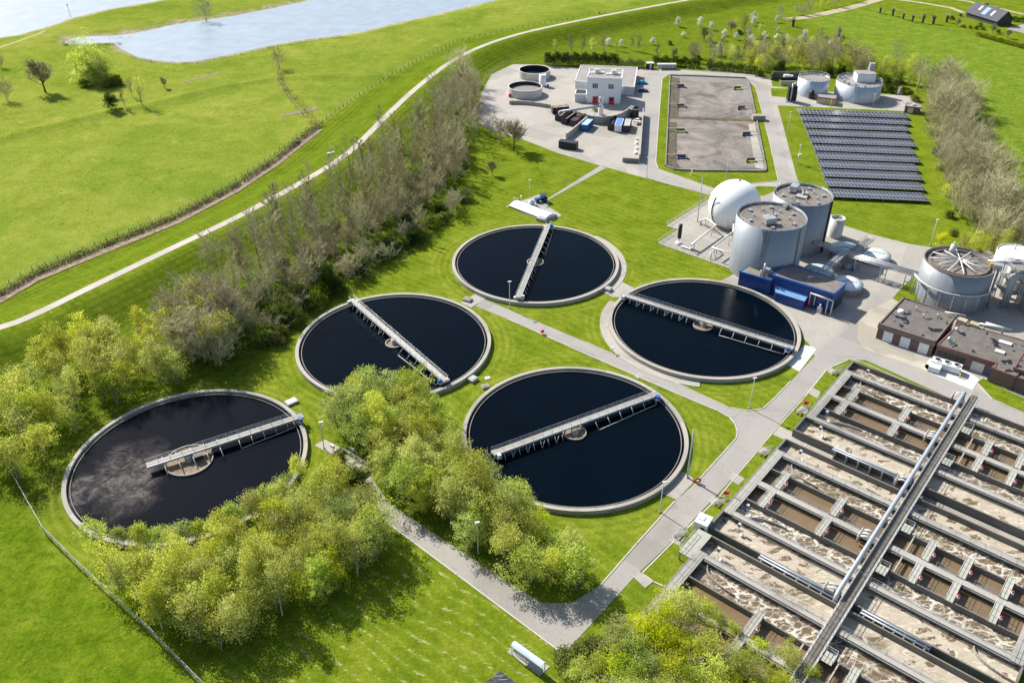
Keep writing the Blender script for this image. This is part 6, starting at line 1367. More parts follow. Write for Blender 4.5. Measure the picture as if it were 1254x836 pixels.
# pump station under the trees
t = thing('pump_station', 'flat mossy concrete pump chamber with white hatches between the leafy clumps', 'pump chamber', G(428, 578))
cp = (400, 530, 480); PP = [G(*p, 1.1) for p in zm(cp, 743, [(75, 335), (320, 495), (480, 385), (200, 215)])]
m = MB(); m.prism(PP, 0, 1.1); m.build('chamber', M_plain('mossy_concrete', (.17, .19, .085), .9, var=.5, scale=.8), t)
for u, v in ((.2, .35), (.45, .3), (.45, .7), (.75, .3), (.75, .7)):
    q = lerp(lerp(PP[0], PP[1], u), lerp(PP[3], PP[2], u), v); m = MB(); m.box(q[0], q[1], 1.103, 1.2, 1.0, .12, UA+.25); m.build('hatch', MTANK, t)
m = MB(); q = [(*p, 1.1) for p in PP]; rail(m, q+[q[0]], .9, 1.6, .04); m.build('railing', MSTEEL, t)
for lab, x, y in (('white box on a post at the back of the mossy pump chamber', 432, 556), ('small white lamp box left of the mossy pump chamber', 408, 552)):
    g = G(x, y); t = thing('control_box', lab, 'control box', g); m = MB(); m.box(g[0], g[1], .9, 1.0, .4, .7, UA); m.build('box', MWHITE, t); m = MB(); m.cyl(g[0], g[1], 0, .9, .08, 6); m.build('post', MSTEEL, t)
g = G(405, 190); g = G(405, 189, 4.0); t = thing('bench', 'small white bench on the dike slope above the path', 'bench', (g[0], g[1], zt(*g))); z = zt(*g)
m = MB(); m.box(g[0], g[1], z+.45, 2.6, .7, .1, .5); m.build('seat', MWHITE, t); m = MB(); m.box(g[0]-.8, g[1]-.4, z, .3, .4, .45, .5); m.box(g[0]+.8, g[1]+.4, z, .3, .4, .45, .5); m.build('leg', MTANK, t)
g = G(86, 20, -.5); t = thing('river_beacon', 'thin navigation pole with a small square mark on the river spit', 'beacon', (g[0], g[1], zt(*g))); m = MB(); m.cyl(g[0], g[1], zt(*g), 6, .12, 6); m.build('pole', MSTEEL, t); m = MB(); m.box(g[0], g[1], 5.2, .9, .1, .9); m.build('mark', MWHITE, t)
# cyclist on the dike path
g = G(734, 18, DIKE_H); t = thing('bicycle', 'bicycle being ridden along the dike path', 'bicycle', (g[0], g[1], zt(*g)+.06)); z = zt(*g)+.06
def circ(cx, cz, r): return [(g[0]+cx+r*math.cos(i*PI/8), g[1], z+cz+r*math.sin(i*PI/8)) for i in range(17)]
for s in (-.52, .52): m = MB(); m.tube(circ(s, .35, .34), .03, 4, False); m.build('wheel', MBLACK, t)
m = MB(); m.tube([(g[0]-.52, g[1], z+.35), (g[0]-.1, g[1], z+.35), (g[0]+.38, g[1], z+.85), (g[0]-.18, g[1], z+.85), (g[0]-.52, g[1], z+.35)], .03, 4); m.tube([(g[0]+.52, g[1], z+.35), (g[0]+.38, g[1], z+1.0), (g[0]+.3, g[1]+.25, z+1.02)], .03, 4); m.build('frame', MBLUE, t)
me_ = bpy.data.meshes.new('person'); V_ = [(-.15, 0, .92), (-.08, 0, 1.2), (.06, 0, 1.5), (.12, 0, 1.6), (.17, 0, 1.74), (.02, .2, 1.45), (.2, .25, 1.2), (.4, .22, 1.05), (.02, -.2, 1.45), (.2, -.25, 1.2), (.4, -.22, 1.05), (.2, .12, .85), (.0, .12, .42), (.1, .12, .38), (.25, -.12, .75), (.02, -.12, .25), (.14, -.12, .2)]
E_ = [(0, 1), (1, 2), (2, 3), (3, 4), (2, 5), (5, 6), (6, 7), (2, 8), (8, 9), (9, 10), (0, 11), (11, 12), (12, 13), (0, 14), (14, 15), (15, 16)]
me_.from_pydata([(x, y, zz) for x, y, zz in V_], E_, []); me_.materials.append(M_plain('dark_clothes', (.03, .035, .05), .8))
pr = bpy.data.objects.new('person', me_); COL.objects.link(pr); pr.location = (g[0], g[1], z); md = pr.modifiers.new('skin', 'SKIN'); ra = [.15, .15, .13, .06, .11, .07, .05, .04, .07, .05, .04, .09, .06, .05, .09, .06, .05]
for v, r_ in zip(me_.skin_vertices[0].data, ra): v.radius = (r_, r_)
me_.skin_vertices[0].data[0].use_root = True; pr.modifiers.new('sub', 'SUBSURF').levels = 1; tag(pr, 'person in dark clothes riding a bicycle on the dike path', 'person')
# ------------------------------------------------------------------ trees
LF_BIRCH = M_leaf('birch_leaves', (.31, .345, .045), (.64, .665, .165), .020, .60, (.62, .61, .15))
LF_WILLOW = M_leaf('willow_leaves', (.27, .335, .045), (.60, .67, .20), .025, .60)
LF_LIME = M_leaf('lime_leaves', (.38, .44, .03), (.68, .73, .12), .02, .60)
LF_DARK = M_leaf('evergreen_leaves', (.026, .050, .010), (.085, .125, .026), .03, .2)
LF_MID = M_leaf('bush_leaves', (.085, .12, .016), (.24, .285, .05), .04, .32)
LF_WHITE = M_leaf('blossom', (.50, .52, .42), (.80, .80, .74), .02, .25)
LF_BUD = M_leaf('bud_leaves', (.16, .14, .05), (.27, .25, .10), .05, .25)
BK_GREY = M_bark('grey_bark', (.33, .295, .20)); BK_TWIG = M_bark('twig_bark', (.47, .41, .245)); BK_PALE = M_bark('pale_twigs', (.50, .445, .275)); BK_BIRCH = M_bark('birch_bark', (.46, .43, .38)); BK_DARK = M_bark('dark_bark', (.085, .07, .055))
NR = np.random.default_rng(11)
def quads_mesh(name, P, size, tint, mat, lift=1.0):
    """many small leaf faces at points P"""
    n = len(P)
    nn = NR.normal(size=(n, 3))+np.array([-.25, .25, .95])*lift; nn /= np.linalg.norm(nn, axis=1)[:, None]
    a = NR.normal(size=(n, 3)); a -= nn*(a*nn).sum(1)[:, None]; a /= np.linalg.norm(a, axis=1)[:, None]; b = np.cross(nn, a)
    s = size*(.65+.7*NR.random(n))[:, None]
    V = np.stack([P-a*s*.5-b*s*.32, P+a*s*.12-b*s*.42, P+a*s*.62, P+a*s*.05+b*s*.42], 1).reshape(-1, 3)
    me = bpy.data.meshes.new(name); me.vertices.add(4*n); me.vertices.foreach_set('co', V.reshape(-1))
    me.loops.add(4*n); me.loops.foreach_set('vertex_index', np.arange(4*n)); me.polygons.add(n)
    me.polygons.foreach_set('loop_start', np.arange(n)*4); me.polygons.foreach_set('loop_total', np.full(n, 4))
    at = me.attributes.new('tint', 'FLOAT', 'FACE'); at.data.foreach_set('value', np.clip(tint, 0, 1).astype(np.float32))
    me.update(calc_edges=True); me.materials.append(mat); return me
def mesh_obj(name, me, parent):
    o = bpy.data.objects.new(name, me); COL.objects.link(o); o.parent = parent; ORG[o.name] = (0, 0, 0); return o
def crown_points(H, rc, zc, rz, nc, per, sig, skirt=.0, hollow=.42):
    lob = NR.normal(size=(9, 3)); lob /= np.linalg.norm(lob, axis=1)[:, None]; amp = NR.uniform(-.30, .42, 9)
    d = NR.normal(size=(nc, 3)); d /= np.linalg.norm(d, axis=1)[:, None]
    k = 1+(np.clip(d@lob.T, 0, 1)**4*amp).sum(1)
    r = NR.random(nc)**hollow*k
    C = d*r[:, None]*np.array([rc, rc, rz])
    C[:, :2] *= (1-.30*np.clip(C[:, 2:3]/rz, -.6, 1))      # narrower at the top
    C += [0, 0, zc]
    C = C[C[:, 2] > .25]; nc = len(C)
    sg = sig*NR.uniform(.6, 1.35, nc)
    w = NR.poisson(per*(sg/sig)**1.5)+8
    idx = np.repeat(np.arange(nc), w)
    P = C[idx]+NR.normal(size=(len(idx), 3))*sg[idx][:, None]*np.array([1, 1, .75])
    tint = np.clip(NR.normal(.45, .30, nc), 0, 1)[idx]+NR.normal(0, .12, len(idx))
    ok = P[:, 2] > .1
    return C, P[ok], tint[ok]
def limbs(mb, H, C, base, r0, nl, stems=1, top=.8):
    R_ = random.Random(int(abs(C.sum()*1000)) % 9999)
    for s in range(stems):
        ox, oy = (R_.uniform(-.5, .5), R_.uniform(-.5, .5)) if stems > 1 else (0, 0)
        lean = (R_.uniform(-.10, .10)*H*(1.4 if stems > 1 else .5), R_.uniform(-.10, .10)*H*(1.4 if stems > 1 else .5))
        tp = [(ox+lean[0]*f+R_.uniform(-.12, .12)*f, oy+lean[1]*f+R_.uniform(-.12, .12)*f, f*H*top) for f in (0, .03, .25, .5, .75, 1)]
        tp[0] = (ox, oy, -.25)
        mb.tube(tp, [r0*1.5, r0, r0*.85, r0*.62, r0*.4, r0*.12], 6, False)
        for i in range(nl//stems):
            c = C[R_.randrange(len(C))]; f = min(.95, max(base, (c[2]/H)*R_.uniform(.45, .8))); k = f/1.0*5; j = min(4, int(f*5)); 
            # start on the stem at that height
            fs = [0, .03, .25, .5, .75, 1]; q = max(i_ for i_ in range(5) if fs[i_] <= f); u = (f-fs[q])/(fs[q+1]-fs[q]); a = [tp[q][x]+(tp[q+1][x]-tp[q][x])*u for x in range(3)]
            mid = [(a[x]+c[x])/2+R_.uniform(-.3, .3) for x in range(3)]; mid[2] += .2
            mb.tube([a, mid, tuple(c)], [r0*.36, r0*.22, .02], 4, False)
def leafy(kind, H, rc, nc, per, sig, leaf, lm, bm, stems=1, r0=.13, zc=.58, rz=.46, base=.2, nl=16, top=.85, hollow=.42):
    t = bpy.data.objects.new(kind, None); COL.objects.link(t); ORG[t.name] = (0, 0, 0)
    C, P, tint = crown_points(H, rc, H*zc, H*rz, nc, per, sig, hollow=hollow)
    mb = MB(); limbs(mb, H, C, base, r0, nl, stems, top); mb.build('trunk', bm, t)
    mesh_obj('crown', quads_mesh('crown', P, leaf, tint, lm), t); return t
def bare(kind, H, spread, n1, n2, n3, bm, tm, r0=.15, up=.75, start=.22, stems=1, seed=0, bud=0, tw=.022, budm=None):
    """leafless tree: stem, limbs in the trunk mesh; branchlets and twigs in the crown mesh"""
    Q = random.Random(seed); t = bpy.data.objects.new(kind, None); COL.objects.link(t); ORG[t.name] = (0, 0, 0)
    T, K = MB(), MB(); buds = []
    for s in range(stems):
        sx, sy = (Q.uniform(-.6, .6), Q.uniform(-.6, .6)) if stems > 1 else (0, 0)
        la = Q.uniform(0, 2*PI); lm = Q.uniform(.03, .09)*H*(2.6 if stems > 1 else .6); Hs = H*Q.uniform(.8, 1.0) if stems > 1 else H
        stem = [Vector((sx+math.cos(la)*lm*f**1.3+Q.uniform(-.15, .15)*f, sy+math.sin(la)*lm*f**1.3+Q.uniform(-.15, .15)*f, Hs*f)) for f in (0, .2, .4, .6, .8, 1)]
        stem[0].z = -.25; T.tube(stem, [r0*1.25, r0, r0*.8, r0*.58, r0*.34, .03], 6, False)
        for i in range(n1//stems):
            f = start+(1-start)*((i+Q.random())/(n1/stems))*.97; k = min(4, int(f*5)); u = f*5-k; a = stem[k].lerp(stem[k+1], u)
            az = Q.uniform(0, 2*PI); el = up*Q.uniform(.75, 1.25); L = spread*(1.15-f*.75)*Q.uniform(.75, 1.2)
            d = Vector((math.cos(az)*math.cos(el), math.sin(az)*math.cos(el), math.sin(el)))
            b1 = a+d*L*.5; d2 = (d+Vector((0, 0, .35))).normalized(); b2 = b1+d2*L*.5
            T.tube([a, b1, b2], [max(.03, r0*.38*(1-f*.6)), r0*.2*(1-f*.5)+.012, .018], 4, False)
            for j in range(n2):
                g = Q.uniform(.2, 1); p = a.lerp(b1, g*2) if g < .5 else b1.lerp(b2, g*2-1)
                e = (d2+Vector((Q.gauss(0, .55), Q.gauss(0, .55), Q.gauss(.25, .35)))).normalized(); L2 = L*.42*Q.uniform(.6, 1.2); p2 = p+e*L2
                K.tube([p, p.lerp(p2, .5)+Vector((0, 0, .06)), p2], [tw*1.5, tw*1.2, tw*.7], 3, False)
                for m_ in range(n3):
                    h = Q.uniform(.25, 1); q = p.lerp(p2, h); e2 = (e+Vector((Q.gauss(0, .6), Q.gauss(0, .6), Q.gauss(.2, .4)))).normalized(); q2 = q+e2*L2*Q.uniform(.4, .8)
                    K.tube([q, q2], [tw, tw*.55], 3, False)
                    if bud: buds += [tuple(q.lerp(q2, Q.random())) for _ in range(bud)]
    T.build('trunk', bm, t); o = K.build('crown', tm, t)
    if bud: P = np.array(buds); mesh_obj('leaf_buds', quads_mesh('leaf_buds', P+NR.normal(size=P.shape)*.07, .20, NR.random(len(P)), budm or LF_BUD), t)
    return t
PROTO = {}
PROTO['birch'] = [leafy('birch_tree', H, rc, int(nc*1.15), 36, .42, .215, LF_BIRCH, BK_BIRCH if i % 2 else BK_GREY, 1+(i % 3 == 2), .11, .60, .42, .2, 16) for i, (H, rc, nc) in enumerate(((10.5, 2.6, 62), (11.5, 2.9, 74), (9.5, 2.4, 54), (12.0, 2.5, 66), (10.0, 3.1, 78)))]
PROTO['willow'] = [leafy('willow_tree', H, rc, int(nc*1.15), 38, .43, .215, LF_WILLOW, BK_GREY, 2, .12, .55, .44, .15, 18) for H, rc, nc in ((9.5, 3.2, 84), (8.5, 3.0, 76), (10.5, 3.4, 92), (7.5, 2.7, 62))]
PROTO['sparse'] = [leafy('birch_tree', H, rc, nc, 20, .48, .20, LF_BIRCH, BK_GREY, 2, .10, .58, .45, .2, 26, .9) for H, rc, nc in ((10.5, 2.8, 60), (9.5, 2.4, 52), (11, 2.6, 58))]
PROTO['high'] = [leafy('willow_tree', H, rc, nc, 34, .38, .205, LF_WILLOW if i != 1 else LF_BIRCH, BK_GREY, 2, .08, .73, .25, .4, 14) for i, (H, rc, nc) in enumerate(((8.6, 2.0, 44), (9.4, 1.9, 42), (8.0, 2.2, 48)))]
PROTO['lime'] = [leafy('lime_tree', H, rc, int(nc*1.15), 38, .36, .20, LF_LIME, BK_GREY, 2, .09, .58, .44, .15, 16) for H, rc, nc in ((7.0, 2.0, 44), (8.5, 2.4, 56), (6.0, 2.2, 48))]
PROTO['bush'] = [leafy('leafy_bush', H, rc, nc, 55, .36, .23, LF_MID, BK_DARK, 3, .05, .5, .5, .05, 12) for H, rc, nc in ((2.8, 1.6, 36), (3.6, 1.9, 44), (2.2, 1.5, 30))]
PROTO['dark'] = [leafy('evergreen_bush', H, rc, nc, 60, .36, .23, LF_DARK, BK_DARK, 2, .06, .5, .5, .05, 10) for H, rc, nc in ((3.5, 1.9, 46), (4.5, 2.1, 56), (5.5, 2.2, 64))]
PROTO['white'] = [leafy('blossom_tree', H, rc, nc, 34, .34, .24, LF_WHITE, BK_DARK, 1, .07, .6, .40, .2, 14) for H, rc, nc in ((4.6, 1.6, 30), (5.6, 1.8, 34), (3.8, 1.4, 24))]
PROTO['bare'] = [bare('bare_tree', H*1.08, sp*1.15, 24, 7, 4, BK_GREY, BK_TWIG, r*.85, .66, .36, 1+(i % 2), 20+i, tw=.018) for i, (H, sp, r) in enumerate(((15, 3.6, .17), (16.5, 3.9, .19), (13.5, 3.3, .15), (15.5, 3.2, .16), (14.2, 4.0, .17)))]
PROTO['budding'] = [bare('budding_tree', H, sp, 26, 7, 4, BK_GREY, BK_TWIG, r, .85, .15, 2, 40+i, 2, .024) for i, (H, sp, r) in enumerate(((13.5, 3.9, .14), (14.5, 4.1, .15)))]
PROTO['pale'] = [bare('pale_bare_tree', H*.92, sp*1.3, 38, 7, 5, BK_PALE, BK_PALE, r, .66, .08, 4, 60+i, tw=.021) for i, (H, sp, r) in enumerate(((11.5, 4.4, .12), (12.5, 4.8, .13), (10, 4.2, .12)))]
PROTO['palebud'] = [bare('budding_willow', H*.95, sp*1.2, 36, 7, 4, BK_PALE, BK_PALE, r, .66, .08, 3, 70+i, 1, .021) for i, (H, sp, r) in enumerate(((11.0, 4.4, .12), (9, 4.0, .11)))]
PROTO['round'] = [bare('round_bare_tree', 6.8, 4.6, 44, 10, 6, BK_DARK, BK_TWIG, .2, .6, .28, 1, 80, tw=.03), bare('round_bare_tree', 7.6, 4.2, 44, 10, 5, BK_DARK, BK_TWIG, .2, .7, .25, 1, 81, 1, .024)]
def pollard(seed):
    Q = random.Random(seed); t = bpy.data.objects.new('pollard_willow', None); COL.objects.link(t); ORG[t.name] = (0, 0, 0)
    m = MB(); m.tube([(0, 0, -.2), (0, 0, .4), (.1, 0, 1.8), (.1, .05, 2.3), (.1, .05, 2.9)], [.6, .5, .45, .72, .4], 9); m.build('trunk', BK_DARK, t); k = MB()
    for i in range(90):
        a = Q.uniform(0, 2*PI); e = Q.uniform(.3, 1.4); L = Q.uniform(.8, 1.9); p = Vector((.1, .05, 2.5)); d = Vector((math.cos(a)*math.cos(e), math.sin(a)*math.cos(e), math.sin(e))); k.tube([p+d*.3, p+d*L], [.05, .02], 3, False)
    k.build('crown', BK_TWIG, t); return t
PROTO['thicket'] = [bare('thicket_bush', H, 2.6, 26, 7, 4, BK_TWIG, BK_TWIG, .06, .7, .05, 4, 90+i, 0, .02) for i, H in enumerate((4.5, 5.6))]
PROTO['pollard'] = [pollard(3), pollard(4)]
USED = set(); NTREE = [0]
def plant(kind, x, y, label, cat, group, sc_=None, rot=None, name=None):
    ps = PROTO[kind]; i = R.randrange(len(ps)); p = ps[i]
    s = sc_ if sc_ is not None else R.uniform(.82, 1.18); loc = (x, y, zt(x, y)-.02); rz = rot if rot is not None else R.uniform(0, 2*PI); ss = (s*R.uniform(.9, 1.12), s*R.uniform(.9, 1.12), s*R.uniform(.92, 1.08))
    if p.name in USED: o = dup(p, loc, rz, ss)
    else: USED.add(p.name); dup_reg(p); o = place(p, loc, rz, ss)
    tag(o, label, cat, group); NTREE[0] += 1; return o
def dup_reg(o):
    if o.name not in KIDS: KIDS[o.name] = list(o.children)
    for k in KIDS[o.name]: dup_reg(k)
def inside(p, poly):
    c = False; n = len(poly)
    for i in range(n):
        (ax, ay), (bx, by) = poly[i], poly[(i+1) % n]
        if (ay > p[1]) != (by > p[1]) and p[0] < (bx-ax)*(p[1]-ay)/(by-ay)+ax: c = not c
    return c
def scatter(polypx, gap, n, seed=1, clear=1.6):
    Q = random.Random(seed); poly = GP(polypx); xs = [p[0] for p in poly]; ys = [p[1] for p in poly]; out = []
    for _ in range(n*60):
        p = (Q.uniform(min(xs), max(xs)), Q.uniform(min(ys), max(ys)))
        if inside(p, poly) and all(math.hypot(p[0]-q[0], p[1]-q[1]) > gap for q in out):
            if all(math.hypot(p[0]-c[0], p[1]-c[1]) > RT+(clear if c is C5 else 1.6) for c in (C1, C2, C3, C4, C5)): out.append(p)
        if len(out) >= n: break
    return out
def grove(pts, mix, labels, cat='tree', group=None, srange=(.82, 1.18)):
    """mix: [(kind, weight)]; labels: kind -> label"""
    for x, y in pts:
        r = R.random()*sum(w_ for _, w_ in mix)
        for k, w_ in mix:
            r -= w_
            if r <= 0: break
        plant(k, x, y, labels[k], cat, group or labels['group'], R.uniform(*srange))
# green belt at the left, in front of the dike
grove(scatter([(-60, 520), (0, 478), (60, 452), (130, 432), (200, 418), (250, 412), (290, 440), (262, 462), (205, 478), (150, 492), (112, 512), (70, 560), (55, 600), (25, 625), (-60, 590)], 3.0, 62, 3), [('birch', 5), ('sparse', 2), ('willow', 3), ('lime', 1)],
      dict(birch='leafy yellow-green birch in the wood between the dike and the scum-covered tank', sparse='thinly leaved yellowish birch in the wood between the dike and the scum-covered tank', willow='fresh green willow in the wood between the dike and the scum-covered tank', lime='bright lime-green small tree in the wood between the dike and the scum-covered tank', group='green wood left of the round tanks'))
# clump in front of the scum-covered tank
grove(scatter([(96, 668), (112, 662), (160, 650), (330, 640), (370, 580), (395, 575), (420, 606), (440, 625), (462, 650), (468, 678), (440, 705), (400, 730), (340, 766), (285, 796), (238, 800), (200, 775), (160, 735)], 2.55, 78, 5, 6.8), [('birch', 4), ('willow', 4), ('sparse', 4), ('lime', 2)],
      dict(birch='leafy yellow-green birch in the clump in front of the scum-covered tank', sparse='thinly leaved birch in the clump in front of the scum-covered tank', willow='pale green willow in the clump in front of the scum-covered tank', lime='bright lime-green sapling in the clump in front of the scum-covered tank', group='clump in front of the scum-covered tank'), srange=(.78, 1.08))
row1 = []
for a_, b_ in ((128, 672), (152, 680), (176, 686), (196, 689), (214, 691), (233, 692), (252, 692), (270, 691), (288, 689), (306, 685), (322, 680), (338, 671), (350, 662), (361, 651), (370, 638), (378, 622), (384, 604)):
    gx, gy = G(a_, b_); an = math.atan2(gy-C5[1], gx-C5[0]); rr_ = RT+1.5+R.uniform(0, .9); row1.append((C5[0]+rr_*math.cos(an), C5[1]+rr_*math.sin(an)))
grove(row1, [('high', 1)], dict(high='high-crowned fresh green tree leaning over the near rim of the scum-covered tank', group='trees along the near rim of the scum-covered tank'), srange=(.78, 1.0))
# clump between the middle tanks and the lower road
grove(scatter([(405, 530), (428, 505), (470, 498), (510, 505), (545, 535), (575, 575), (610, 612), (650, 650), (690, 690), (722, 712), (700, 724), (655, 720), (610, 694), (560, 660), (505, 624), (478, 604), (455, 560), (430, 545)], 2.7, 60, 8), [('birch', 3), ('willow', 5), ('sparse', 1), ('lime', 1)],
      dict(birch='leafy yellow-green birch in the clump between middle round tank and lower road', sparse='thinly leaved birch in the clump between middle round tank and lower road', willow='fresh green willow in the clump between middle round tank and lower road', lime='lime-green sapling in the clump between middle round tank and lower road', group='clump between the middle round tank and the lower road'))
grove(GP([(418, 528), (436, 512), (456, 503), (482, 500), (508, 504), (530, 522)]), [('willow', 1)], dict(willow='fresh green willow overhanging the rim of the slanting-bridge tank', group='willows overhanging the slanting-bridge tank'), srange=(1.0, 1.2))
grove(scatter([(830, 70), (900, 62), (960, 55), (1010, 62), (1000, 86), (930, 86), (860, 80)], 3.6, 30, 21), [('budding', 2), ('sparse', 2), ('palebud', 1)], dict(budding='slender budding tree in the tan thicket behind the drying beds', sparse='thin yellowish tree in the tan thicket behind the drying beds', palebud='pale bushy tree in the tan thicket behind the drying beds', group='thicket behind the drying beds'), srange=(.6, .8))
# foreground at the lower right
grove(scatter([(742, 792), (775, 765), (815, 762), (845, 785), (872, 810), (905, 835), (960, 860), (1010, 880), (1010, 920), (720, 920), (706, 836), (725, 812)], 2.5, 40, 9), [('lime', 5), ('willow', 3), ('birch', 1)],
      dict(lime='lime-green tree in the foreground by the nearest basin', willow='fresh green willow in the foreground by the nearest basin', birch='yellow-green birch in the foreground by the nearest basin', group='foreground trees by the nearest basin'), srange=(.8, 1.1))
grove(GP([(838, 745), (862, 757), (895, 782), (928, 800), (960, 822), (990, 838), (876, 770)]), [('lime', 1)], dict(lime='small yellow-green tree leaning over the concrete edge of the nearest basin', group='foreground trees by the nearest basin'), srange=(.62, .82))
grove(GP([(716, 800), (735, 800), (705, 815), (752, 800), (700, 832)]), [('bush', 1)], dict(bush='low green bush on the grass left of the foreground trees', group='low foreground bushes'), cat='bush')
# bare belt along the foot of the dike
grove(scatter([(240, 360), (285, 322), (330, 292), (370, 266), (410, 240), (450, 212), (490, 180), (525, 148), (550, 122), (580, 118), (594, 145), (582, 185), (562, 225), (534, 252), (495, 278), (455, 302), (410, 330), (360, 364), (322, 398), (285, 420), (262, 396)], 2.8, 170, 4), [('bare', 7), ('budding', 4)],
      dict(bare='tall leafless grey-brown tree in the belt along the dike foot', budding='tall budding brownish tree in the belt along the dike foot', group='bare tree belt along the dike foot'), srange=(.66, 1.1))
grove(scatter([(205, 428), (240, 396), (268, 382), (300, 410), (290, 436), (262, 452), (230, 452)], 2.6, 18, 14), [('palebud', 3), ('pale', 2), ('sparse', 2)],
      dict(palebud='broad greyish willow with tan tips where the bare belt meets the green wood', pale='pale bare willow where the bare belt meets the green wood', sparse='thin-leaved yellowish tree where the bare belt meets the green wood', group='pale willows at the end of the bare belt'), srange=(1.1, 1.4))
grove(scatter([(545, 118), (565, 98), (585, 112), (592, 138), (575, 140), (556, 135)], 3.2, 7, 2), [('pale', 1)], dict(pale='pale silvery bare tree at the far end of the dike-foot belt', group='pale trees at the far end of the belt'), srange=(1.0, 1.25))
grove(scatter([(318, 412), (370, 362), (430, 325), (500, 285), (548, 255), (572, 240), (568, 252), (520, 290), (450, 335), (390, 372), (335, 425)], 1.9, 64, 6), [('dark', 1), ('bush', 5), ('thicket', 2)],
      dict(dark='dark evergreen shrub in the shade at the foot of the bare belt', bush='mid-green shrub at the foot of the bare belt', thicket='brown twiggy shrub at the foot of the bare belt', group='shrubs at the foot of the bare belt'), cat='shrub', srange=(.9, 1.35))
grove(scatter([(280, 385), (340, 330), (420, 275), (500, 230), (560, 170), (575, 200), (540, 240), (460, 290), (370, 345), (300, 420)], 2.2, 120, 16), [('thicket', 6), ('bush', 1)], dict(thicket='brown twiggy thicket bush beneath the leafless trees of the belt', bush='green underwood bush beneath the leafless trees of the belt', group='underwood of the bare belt'), cat='bush')
# single trees on the lawn by the far yard
for lab, k, x, y, s_ in (('bare tree on the lawn nearest the far yard corner, leftmost of four', 'bare', 577.5, 170, .78), ('slender bare tree on the lawn behind the budding one', 'bare', 602, 169, .62), ('pale budding tree on the lawn edge by the far yard', 'palebud', 612.6, 176, .88), ('round-crowned bare tree on the lawn edge by the far yard', 'round', 629.4, 184, 1.2), ('tiny bare tree alone on the lawn behind the arched cover', 'round', 603, 214.5, .52)):
    g = G(x, y); plant(k, g[0], g[1], lab, 'tree', None, s_)
grove(GP([(414, 566), (420, 558), (424, 584), (408, 575), (436, 592)]), [('bush', 1)], dict(bush='green bush growing round the mossy pump chamber', group='bushes round the mossy pump chamber'), cat='bush', srange=(.7, 1.0))
# right belt of pale bare trees
grove(scatter([(1132, 132), (1140, 112), (1165, 108), (1180, 130), (1195, 180), (1212, 225), (1235, 262), (1275, 290), (1300, 330), (1262, 322), (1222, 312), (1192, 296), (1170, 262), (1158, 220), (1146, 175)], 3.3, 78, 7), [('pale', 4), ('palebud', 6)],
      dict(pale='pale leafless bushy tree in the belt right of the solar field', palebud='pale bushy tree with first green buds in the belt right of the solar field', group='pale bare belt right of the solar field'), srange=(.95, 1.3))
grove(GP([(1205, 318), (1222, 322), (1240, 322), (1190, 314), (1175, 308), (1232, 312), (1250, 330), (1262, 338), (1212, 306)]), [('sparse', 2), ('birch', 1)], dict(sparse='thin green-leaved tree at the near end of the pale belt behind the spoked tank', birch='fuller yellow-green tree at the near end of the pale belt behind the spoked tank', group='green trees behind the spoked tank'), srange=(.6, .85))
grove(GP([(1150, 306), (1165, 309), (1180, 304), (1197, 312), (1210, 306), (1158, 240), (1152, 208), (1162, 266), (1142, 165), (1225, 318), (1148, 190), (1168, 288), (1138, 148)]), [('bush', 2), ('lime', 1)], dict(bush='green bush along the front of the pale belt', lime='lime-green bush along the front of the pale belt', group='bushes in front of the pale belt'), cat='bush', srange=(.7, 1.0))
# trees and hedge behind the silver tanks
grove(scatter([(905, 92), (960, 88), (1020, 92), (1090, 100), (1125, 112), (1120, 102), (1080, 88), (1000, 80), (930, 80)], 2.8, 46, 17), [('birch', 3), ('bare', 2), ('lime', 4), ('palebud', 3)],
      dict(birch='yellow-green tree in the row behind the silver tanks', bare='leafless tree in the row behind the silver tanks', lime='bright green tree in the row behind the silver tanks', palebud='pale budding tree in the row behind the silver tanks', group='tree row behind the silver tanks'), srange=(.85, 1.12))
grove(GP([(1000, 95), (1015, 94), (1030, 93), (1078, 112), (1090, 113), (1103, 114), (1114, 116), (1086, 107), (1100, 107), (1120, 124), (955, 92), (930, 93)]), [('dark', 2), ('bush', 2)], dict(dark='dark evergreen bush beside the silver tanks', bush='green bush beside the silver tanks', group='bushes beside the silver tanks'), cat='bush', srange=(.9, 1.3))
# clipped dark hedges
def hedge(label, pts, wd, h, mat, per=80, size=.30):
    P = resample(pts, .6); t = thing('hedge', label, 'hedge', (P[0][0], P[0][1], zt(*P[0]))); t0 = (P[0][0], P[0][1], zt(*P[0])); pts_ = []
    for i, (x, y) in enumerate(P):
        hh = h*(1+.16*math.sin(i*.9)+.10*math.sin(i*2.3+1)); k = int(per*wd*hh/4)
        q = np.stack([NR.normal(0, .38, k), NR.uniform(-.5, .5, k)*wd, hh*NR.random(k)**.62], 1); a = P[min(i+1, len(P)-1)]; b_ = P[max(i-1, 0)]; d = Vector((a[0]-b_[0], a[1]-b_[1])).normalized()
        pts_.append(np.stack([x-t0[0]+q[:, 0]*d.x-q[:, 1]*d.y, y-t0[1]+q[:, 0]*d.y+q[:, 1]*d.x, q[:, 2]], 1))
    A = np.concatenate(pts_); tn = .45+.3*np.sin(A[:, 0]*.7)*np.cos(A[:, 1]*.9)+NR.normal(0, .15, len(A)); mesh_obj('foliage', quads_mesh('foliage', A, size, tn, mat), t)
    m = MB()
    for i in range(0, len(P), 3): m.cyl(P[i][0], P[i][1], t0[2]-.1, t0[2]+h*.6, .06, 4)
    m.build('stems', BK_DARK, t); return t
hedge('tall dark green hedge behind the white building', GP([(668, 80), (700, 80), (740, 81), (757, 82)]), 3.4, 5.0, LF_DARK)
hedge('rounder mid-green hedge behind the grey hall', GP([(756, 82.5), (775, 82.5), (788, 83)]), 3.0, 3.4, LF_MID)
